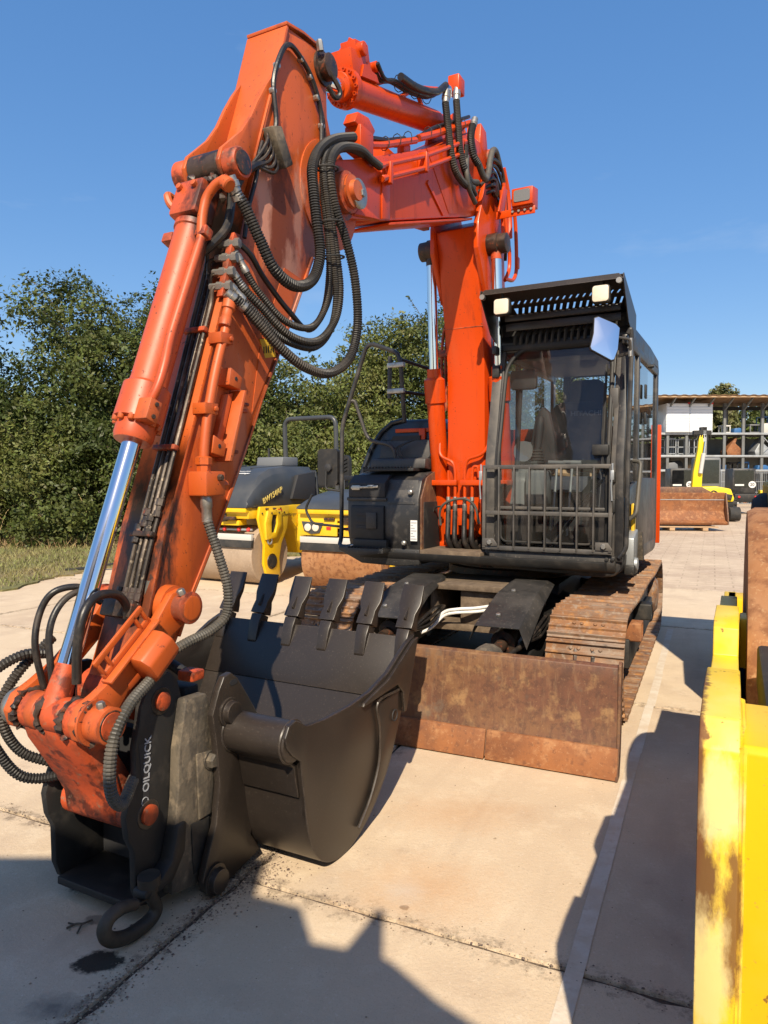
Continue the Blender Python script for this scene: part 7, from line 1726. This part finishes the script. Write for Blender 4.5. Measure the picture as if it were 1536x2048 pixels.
B('scraper', MB().prism([(-1.60, 1.02), (-.98, 1.14), (-.90, 1.16), (-.85, 1.12), (-1.60, .98)], .06, 2.0), 'black_matte', .01)
B('scraper_bracket', MB().b2((.04, -1.55, 1.05), (.12, -.80, 1.16)), 'black_matte', .01)
B('weld', MB().tube([(-.003, -1.793, .73), (-.003, -1.793, 1.21), (-.003, -1.57, 1.217)], .006, 6), 'yellow_worn')
for z in (1.16, .86):
    for x in (.22, .42): B('beam_bolt', MB().hexbolt((x, -1.795, z), (0, -1, 0), .016, .014), 'yellow_worn')
B('drum_hub', MB().lathe((-.08, 0, .75), (.05, 0, .75), [(0, .10), (.02, .16), (.13, .18)], 24), 'black_matte')
B('lug', MB().b2((.0, -.42, 1.0), (.10, -.30, 1.16)), 'yellow_paint', .006)
for y in (-.38, -.2): B('frame_bolt', MB().hexbolt((-.0, y, 1.09), (1, 0, 0), .018, .02), 'zinc')
B('rear_beam', MB().b2((-.06, 1.1, .62), (2.14, 1.3, 1.0)), 'yellow_paint', .02)
B('engine_body', MB().prism([(1.6, .55), (1.6, 1.45), (2.2, 1.6), (4.4, 1.6), (4.5, .6)], .2, 1.9), 'yellow_paint', .05)
B('operator_cab', MB().b2((.35, 1.8, 1.5), (1.75, 3.0, 3.0)), 'black_body', .06)
for x in (.08, 1.62):
    w_ = B('tyre', MB().lathe((x, 3.4, .75), (x + .4, 3.4, .75), [(0, .45), (.02, .70), (.08, .75), (.32, .75), (.38, .70), (.4, .45)], 30), 'rubber')
    B('rim', MB().lathe((x + .05, 3.4, .75), (x + .35, 3.4, .75), [(0, .2), (.0, .44), (.3, .44), (.3, .2)], 24), 'yellow_paint', par=w_)

# ------------------------------------------------------------------ yard at the back: rack, buckets, machines
RYK = 48.0
rack = empty('storage_rack', (25, RYK, 0), 0, 'tall steel storage rack with brown corrugated roof at the far end of the yard', 'rack')
B = lambda n, mb, m, bev=0, ang=38: mb.build(n, m, rack, bev, ang)
xs = [14.0 - 25 + 1.27 * k for k in range(18)]
for i, x in enumerate(xs):
    for y in (0, 2.4): B('post', MB().b2((x - .09, y - .09, 0), (x + .09, y + .09, 6.75)), 'rack_steel', .01)
    B('roof_strut', MB().bar((x, -.1, 6.35), (x + .1, -1.1, 7.05), .09, .12), 'rack_steel')
for z in (2.25, 3.22, 4.72):
    for y in (-.12, 2.5): B('beam', MB().b2((xs[0], y - .04, z - .09), (xs[-1], y + .04, z + .05)), 'galv' if y < 0 else 'rack_steel', .006)
    if z > 3: B('deck', MB().b2((xs[0], -.05, z - .03), (xs[-1], 2.45, z)), 'rack_steel')
for i in (9, 11): 
    B('brace', MB().bar((xs[i], 0, 3.35), (xs[i + 1], 0, 4.6), .05, .05), 'galv'); B('brace', MB().bar((xs[i + 1], .06, 3.35), (xs[i], .06, 4.6), .05, .05), 'galv')
rs_ = MB(); n_c = 140
pts = [(xs[0] - .5 + (xs[-1] - xs[0] + 1.0) * k / n_c, .045 * (k % 4 in (1, 2))) for k in range(n_c + 1)]
vsr = [(x, y, zz + h) for (y, zz) in ((-1.5, 7.12), (3.2, 6.85)) for x, h in pts] + [(x, y, zz + h - .02) for (y, zz) in ((-1.5, 7.12), (3.2, 6.85)) for x, h in pts]
k = n_c + 1
B('roof', rs_.add(vsr, [(i, i + 1, k + i + 1, k + i) for i in range(n_c)] + [(2 * k + i, 3 * k + i, 3 * k + i + 1, 2 * k + i + 1) for i in range(n_c)] + [(i, 2 * k + i, 2 * k + i + 1, i + 1) for i in range(n_c)]), 'roof_sheet')
B('fascia', MB().b2((xs[0] - .4, -1.42, 6.98), (xs[-1] + .4, -1.36, 7.10)), 'wood', .01)
B('dark_backing', MB().b2((xs[0], 2.56, 0), (xs[-1], 2.62, 4.5)), 'rack_steel')  # dark sheet added to block wood and sky, so the rack reads darker
B('rear_purlin', MB().b2((xs[0], 2.3, 6.5), (xs[-1], 2.45, 6.75)), 'interior')

def far(o, label, cat, group=None): return tag(o, label, cat, group)
for i, (x, ww) in enumerate(((18.85, 1.55), (20.42, 1.52))):
    cont = empty('white_panel_container', (x, RYK - .34, 4.79), 0, ('left' if i == 0 else 'right') + ' of two white ribbed container panels on the top shelf', 'container', 'white containers')
    MB().b2((0, 0, 0), (ww, 1.6, 1.92)).build('box', 'panel_white', cont, .02)
    for q in range(9): MB().b2((.04, -.03, .08 + q * .205), (ww - .04, 0, .25 + q * .205)).build('rib', 'panel_white', cont, .012)
    MB().b2((ww - .12, -.05, 1.86), (ww + .0, .05, 1.98)).build('corner', 'red_mark', cont)
for i, (x, mt, lb) in enumerate(((23.75, 'rust_edge', 'rusty bucket on the middle shelf nearest the yellow boom'), (25.65, 'galv', 'grey bucket in the middle of three on the rack shelf'), (27.45, 'rust_edge', 'rusty bucket on the rack shelf furthest right of three'))):
    b = MB().prism([(-.55, 0), (.35, -.02), (.62, .06), (.60, .14), (.25, .55), (-.02, .80), (.10, 1.25), (-.05, 1.18), (-.38, .70), (-.62, .28)], 0, 1.0, 'y')
    o = b.build('excavator_bucket', mt, None, .03); o.location = (x, RYK + .1, 3.26); far(o, lb, 'bucket', 'buckets on the rack')
for i, (x, z) in enumerate(((19.0, 3.25), (19.9, 3.25), (21.0, 3.25), (25.6, 4.75), (26.9, 4.75))):
    fr = MB()
    for a in (0, .75):
        for b in (0, .8): fr.b2((a, b, 0), (a + .06, b + .06, 1.15))
    for zz in (.1, .55, 1.1): fr.b2((0, 0, zz), (.8, .06, zz + .06)); fr.b2((0, .8, zz), (.8, .86, zz + .06))
    o = fr.build('steel_stillage', 'galv' if i < 3 else 'blue_steel'); o.location = (x, RYK + .3, z)
    far(o, ('first', 'second', 'third')[i] + ' grey steel stillage under the white containers, counted from the cab' if i < 3 else ('blue steel stillage on the top shelf left of a dark post' if i == 3 else 'blue steel stillage on the top shelf near the right edge'), 'stillage', 'stillages on the rack')
rd = random.Random(21)
MM = ('rubber', 'rust_edge', 'galv', 'grey_plastic', 'black_matte', 'wood', 'blue_steel', 'white_paint')
WORDS = {'rubber': 'black', 'rust_edge': 'rusty', 'galv': 'bare metal', 'grey_plastic': 'grey', 'black_matte': 'dark', 'wood': 'wooden', 'blue_steel': 'blue', 'white_paint': 'white'}
lvl = {0.0: 'ground row', 2.3: 'first shelf', 3.25: 'middle shelf', 4.75: 'top shelf'}
ordn = ('first', 'second', 'third', 'fourth', 'fifth', 'sixth', 'seventh', 'eighth', 'ninth', 'tenth', 'eleventh', 'twelfth', 'thirteenth')
for z0, x0, x1, n in ((0.0, 18.6, 30, 13), (2.3, 18.7, 30, 13), (3.25, 28.6, 31, 3), (4.75, 22.4, 30, 8)):
    for q in range(n):
        x = x0 + (x1 - x0) * (q + rd.random() * .6) / n; w_, h_, dd = rd.uniform(.4, .9), rd.uniform(.25, .75), rd.uniform(.5, 1.2); mt = MM[rd.randrange(len(MM))]
        b = MB(); kind_ = rd.randrange(3)
        if kind_ == 0: b.prism([(0, 0), (w_, 0), (w_ * .95, h_ * .7), (w_ * .7, h_), (w_ * .1, h_ * .9)], 0, dd, 'y')
        elif kind_ == 1:
            b.b2((0, 0, 0), (w_, dd, .1)); b.b2((0, 0, h_ - .1), (w_, dd, h_))
            for a in (0, w_ - .08): b.b2((a, 0, .1), (a + .08, .08, h_ - .1)); b.b2((a, dd - .08, .1), (a + .08, dd, h_ - .1))
        else: b.lathe((w_ / 2, dd / 2, 0), (w_ / 2, dd / 2, h_), [(0, w_ * .4), (.05, w_ * .45), (h_ * .8, w_ * .45), (h_, w_ * .3)], 14)
        o = b.build('attachment', mt, None, .02); o.location = (x, RYK - .2 + rd.uniform(.1, .8), z0 if z0 else .0)
        far(o, ordn[q] + ' stored part from the left, ' + WORDS[mt] + ', on the rack ' + lvl[z0], 'attachment', 'stored parts on the rack')

def telehandler(x, y, lb):
    t = empty('telehandler', (x, y, 0), -12, lb, 'telehandler', 'black telehandlers by the rack')
    P = lambda n, mb, m, bev=.02, par=None: mb.build(n, m, par or t, bev)
    P('body', MB().prism([(-.55, .55), (-.55, .95), (.55, .95), (.55, .55)], -.1, 2.4, 'y'), 'black_matte', .04)
    c = P('cab', MB().b2((-.52, .5, .95), (.52, 1.9, 2.15)), 'black_body', .05)
    P('rear_window', MB().prism(rrect(.86, .80, .05, 3, (0, 1.66)), .485, .495, 'y'), 'glass_side', 0, c)
    P('window_backing', MB().prism(rrect(.80, .74, .05, 3, (0, 1.66)), .4965, .498, 'y'), 'grey_plastic', 0, c)
    P('sign_strip', MB().b2((-.40, .474, 1.32), (.0, .48, 1.40)), 'sticker_white', 0, c)
    dsc = P('speed_disc', MB().cyl((.36, .465, 1.38), (.36, .482, 1.38), .165, 24), 'sticker_white', 0)
    text('speed_number', '20', .2, 'print_black', dsc, basis((.36, .4635, 1.38), (1, 0, 0), (0, 0, 1)), ext=.001, bold=.004)
    for s in (-1, 1):
        w_ = P('wheel', MB().lathe((s * .42, .30, .46), (s * .72, .30, .46), [(0, .25), (.02, .42), (.06, .46), (.24, .46), (.28, .42), (.30, .25)], 24), 'rubber', 0)
        for q in range(14):
            a = q / 14 * 6.283; w2 = MB().box((s * .57, .30 + math.cos(a) * .45, .46 + math.sin(a) * .45), (.24, .05, .05), Matrix.Rotation(a, 3, 'X') @ Matrix.Rotation(.5, 3, 'Z')); P('tread_lug', w2, 'rubber', 0, w_)
        P('tail_lamp', MB().lathe((s * .36, -.10, .80), (s * .36, -.16, .80), [(0, .06), (.05, .05)], 10), 'red_mark', 0)
    P('panel', MB().b2((.56, -.12, .62), (.80, .3, 1.12)), 'yellow_far')
    P('panel', MB().b2((.56, -.10, .25), (.80, .3, .60)), 'grey_plastic')
telehandler(17.15, 33.6, 'black telehandler with speed disc right of the yellow boom')
telehandler(14.0, 33.2, 'black telehandler with speed disc left of the yellow boom')

# yellow mini excavator with raised boom
me_ = empty('mini_excavator', (12.75, 28.0, 0), -10, 'small yellow excavator with raised boom before the rack', 'excavator')
me_.scale = (1.28, 1.28, 1.28)
P = lambda n, mb, m, bev=.02, par=None: mb.build(n, m, par or me_, bev)
P('hood', MB().prism([(-.75, .62), (-.8, .95), (-.45, 1.02), (.2, 1.06), (.62, .98), (.72, .70), (.70, .58)], -.2, 1.1, 'y'), 'yellow_far', .05)
P('logo', MB().tube(catmull([(.0, -.205, .80), (.10, -.205, .92), (.22, -.205, .86), (.15, -.205, .76), (.36, -.205, .72), (.42, -.205, .86)], 5), .022, 6), 'print_black', 0)
P('exhaust', MB().prism([(.1, .74), (.62, .62), (.66, .80), (.30, .86)], -.24, -.20, 'y'), 'black_matte')
P('skirt', MB().b2((-.7, -.15, .42), (.7, 1.1, .62)), 'black_matte')
P('boom', MB().prism([(-.58, .9), (-.54, 1.5), (-.42, 2.2), (-.40, 2.6), (-.28, 2.6), (-.22, 2.2), (-.28, 1.5), (-.3, .9)], -.5, -.28, 'y'), 'yellow_far', .02)
P('boom_cylinder', MB().cyl((-.36, -.56, 1.45), (-.28, -.56, 2.05), .06, 12), 'white_paint', 0)
P('boom_rod', MB().cyl((-.28, -.56, 2.0), (-.24, -.56, 2.4), .04, 12), 'chrome', 0)
P('stick', MB().b2((-.30, -.5, 2.0), (-.18, -.36, 2.85)), 'galv')
tn = MB(); rd = random.Random(8)
tn.b2((-.55, -.5, 2.62), (-.05, -.3, 2.74)); tn.b2((-.36, -.5, 2.74), (-.18, -.3, 2.84))
for q in range(8): tn.bar((-.52 + .06 * q, -.52, 2.60), (-.58 + .075 * q, -.46, 2.44 + .05 * (q % 2)), .03, .03)
P('grapple', tn, 'black_matte', 0)
c = P('cab', MB().b2((.02, 1.25, 1.0), (.72, 2.2, 1.98)), 'grey_plastic', .06)
P('window', MB().b2((.08, 1.235, 1.15), (.66, 1.245, 1.9)), 'glass_side', 0, c); P('window_back', MB().b2((.08, 1.2465, 1.15), (.66, 1.2485, 1.9)), 'galv', 0, c)
for s in (-.75, .55): P('track', MB().prism(rrect(1.9, .42, .2, 5, (.5, .22)), s, s + .3), 'rubber', .01)

# rusty loader bucket on a pallet
lbk = MB()
pr = [(-.45, .02), (-.50, .10), (-.28, .16), (-.10, .45), (-.12, .85), (-.18, 1.02), (-.10, 1.05), (.02, .90), (.10, .50), (.02, .12), (-.1, .0)]
lbk.prism(pr, -1.55, 1.25)
lbo = lbk.build('loader_bucket', 'rust_edge', None, .015)
tag(lbo, 'wide rusty loader bucket standing on a pallet behind the cab', 'bucket'); lbo.location = (9.62, 22.9, .16); lbo.rotation_euler = (0, 0, R(-8))
for x in (-1.56, 1.26): MB().prism([(-.50, .03), (-.46, .30), (-.22, 1.04), (.02, 1.0), (.11, .5), (.02, .02)], x - .02, x + .02).build('side_plate', 'rust_blade', lbo, .006)
MB().b2((-1.55, -.13, .80), (1.25, -.115, .82)).build('seam', 'galv', lbo)
MB().prism([(-1.5, 1.04), (-1.38, 1.22), (.55, 1.22), (.95, 1.0)], -.14, -.10, 'y').build('spill_guard', 'rust_blade', lbo, .008)
pl_ = empty('pallet', (9.62, 22.9, 0), -8, 'wooden pallet under the rusty loader bucket', 'pallet')
for x in (-1.4, -.45, .55): MB().b2((x - .06, -.55, 0), (x + .10, .5, .10)).build('block', 'wood', pl_, .006)
for y in (-.5, -.15, .2, .45): MB().b2((-1.5, y - .06, .10), (.95, y + .06, .14)).build('board', 'wood', pl_, .004)

# black tank, mesh fence, pallets near the right edge
tk = empty('black_tank', (16.05, 27.6, 0), 0, 'black plastic tank with wire band at the right edge', 'tank')
MB().lathe((0, 0, 0), (0, 0, 1.5), [(0, .60), (.05, .66), (1.15, .66), (1.28, .60), (1.38, .40), (1.42, .2)], 32).build('tank_body', 'black_body', tk)
MB().tube([(.668 * math.cos(a), .668 * math.sin(a), 1.0 - .04 * math.cos(a * 2)) for a in [q * .2 for q in range(32)]], .012, 6, closed=True).build('band', 'galv', tk)
MB().lathe((0, 0, 1.40), (0, 0, 1.52), [(0, .22), (.1, .22), (.12, .18)], 20).build('lid', 'black_matte', tk)
fc = empty('mesh_fence', (19.2, 40.5, 0), 0, 'galvanised mesh fence panel between the telehandler and the rack', 'fence')
for x in (0, 2.9): MB().cyl((x, 0, 0), (x, 0, 2.1), .025, 8).build('post', 'galv', fc)
for z in (.25, .9, 1.5, 2.0): MB().cyl((0, 0, z), (2.9, 0, z), .018, 6).build('rail', 'galv', fc)
for q in range(26): MB().cyl((.11 * (q + .5), 0, .2), (.11 * (q + .5), 0, 2.05), .011, 5).build('wire', 'galv', fc)
for q in range(5):
    p = empty('pallet', (23.0, 38.5, .3 * q + .6), 0, ordn[q] + ' wooden pallet from the bottom of the stack at the right edge', 'pallet', 'stacked pallets')
    for y in (0, .4, .8): MB().b2((-.6, y, .0), (.6, y + .12, .03)).build('board', 'wood', p)
    for x in (-.6, -.06, .48): MB().b2((x, 0, .03), (x + .12, .9, .11)).build('block', 'wood', p)
    MB().b2((-.6, 0, .11), (.6, .92, .135)).build('top_board', 'wood', p)
tag(MB().b2((-.7, -.6, 0), (.7, .6, .6)).build('timber_crate', 'wood', None, .02), 'wooden crate under the pallet stack at the right edge', 'crate').location = (23.0, 38.9, 0)
cs = empty('concrete_blocks', (15.3, 34.5, 0), 0, 'pale concrete blocks stacked beside the right telehandler', 'blocks')
for q in range(6): MB().b2((0 + .1 * (q % 2), 0, .2 * q), (.85, .6, .2 * q + .185)).build('block', 'drum_dusty', cs, .01)

# ------------------------------------------------------------------ unseen truck shape, added behind the camera to cast the foreground shadows
pm = empty('shadow_truck', (0, 0, 0), 0, 'unseen truck shape added behind the camera to cast the foreground shadow', 'truck')
P = lambda n, mb, m, bev=.03, par=None: mb.build(n, m, par or pm, bev)
P('caster_box', MB().b2((-3.35, -6.5, 1.05), (-.83, -.9, 3.62)), 'white_paint', .03)
P('chassis', MB().b2((-2.9, -7.5, .55), (-1.3, -1.0, .95)), 'black_matte', .02)
P('cab', MB().b2((-3.2, -8.6, .7), (-1.0, -6.7, 3.0)), 'white_paint', .1)
for x in (-3.2, -1.45):
    for y in (-7.6, -2.6): P('wheel', MB().lathe((x, y, .5), (x + .45, y, .5), [(0, .28), (.04, .47), (.1, .5), (.34, .5), (.42, .46), (.45, .28)], 26), 'rubber', 0)
P('shadow_outline', MB().prism([(-.83, 3.40), (-.62, 3.32), (-.54, 3.13), (-.42, 3.10), (-.37, 3.22), (-.335, 3.31), (-.31, 3.31), (-.29, 3.06), (-.25, 3.03), (-.10, 2.87), (.05, 2.75), (.02, 2.5), (-.05, .6), (-.83, .6)], -1.1, -.95, 'y'), 'black_matte', .004)  # added plate, its outline cut to throw the stepped shadow edge
P('caster_post', MB().bar((-.6, -1.2, .9), (-.5, -1.2, 2.9), .2, .2), 'black_matte', .02)
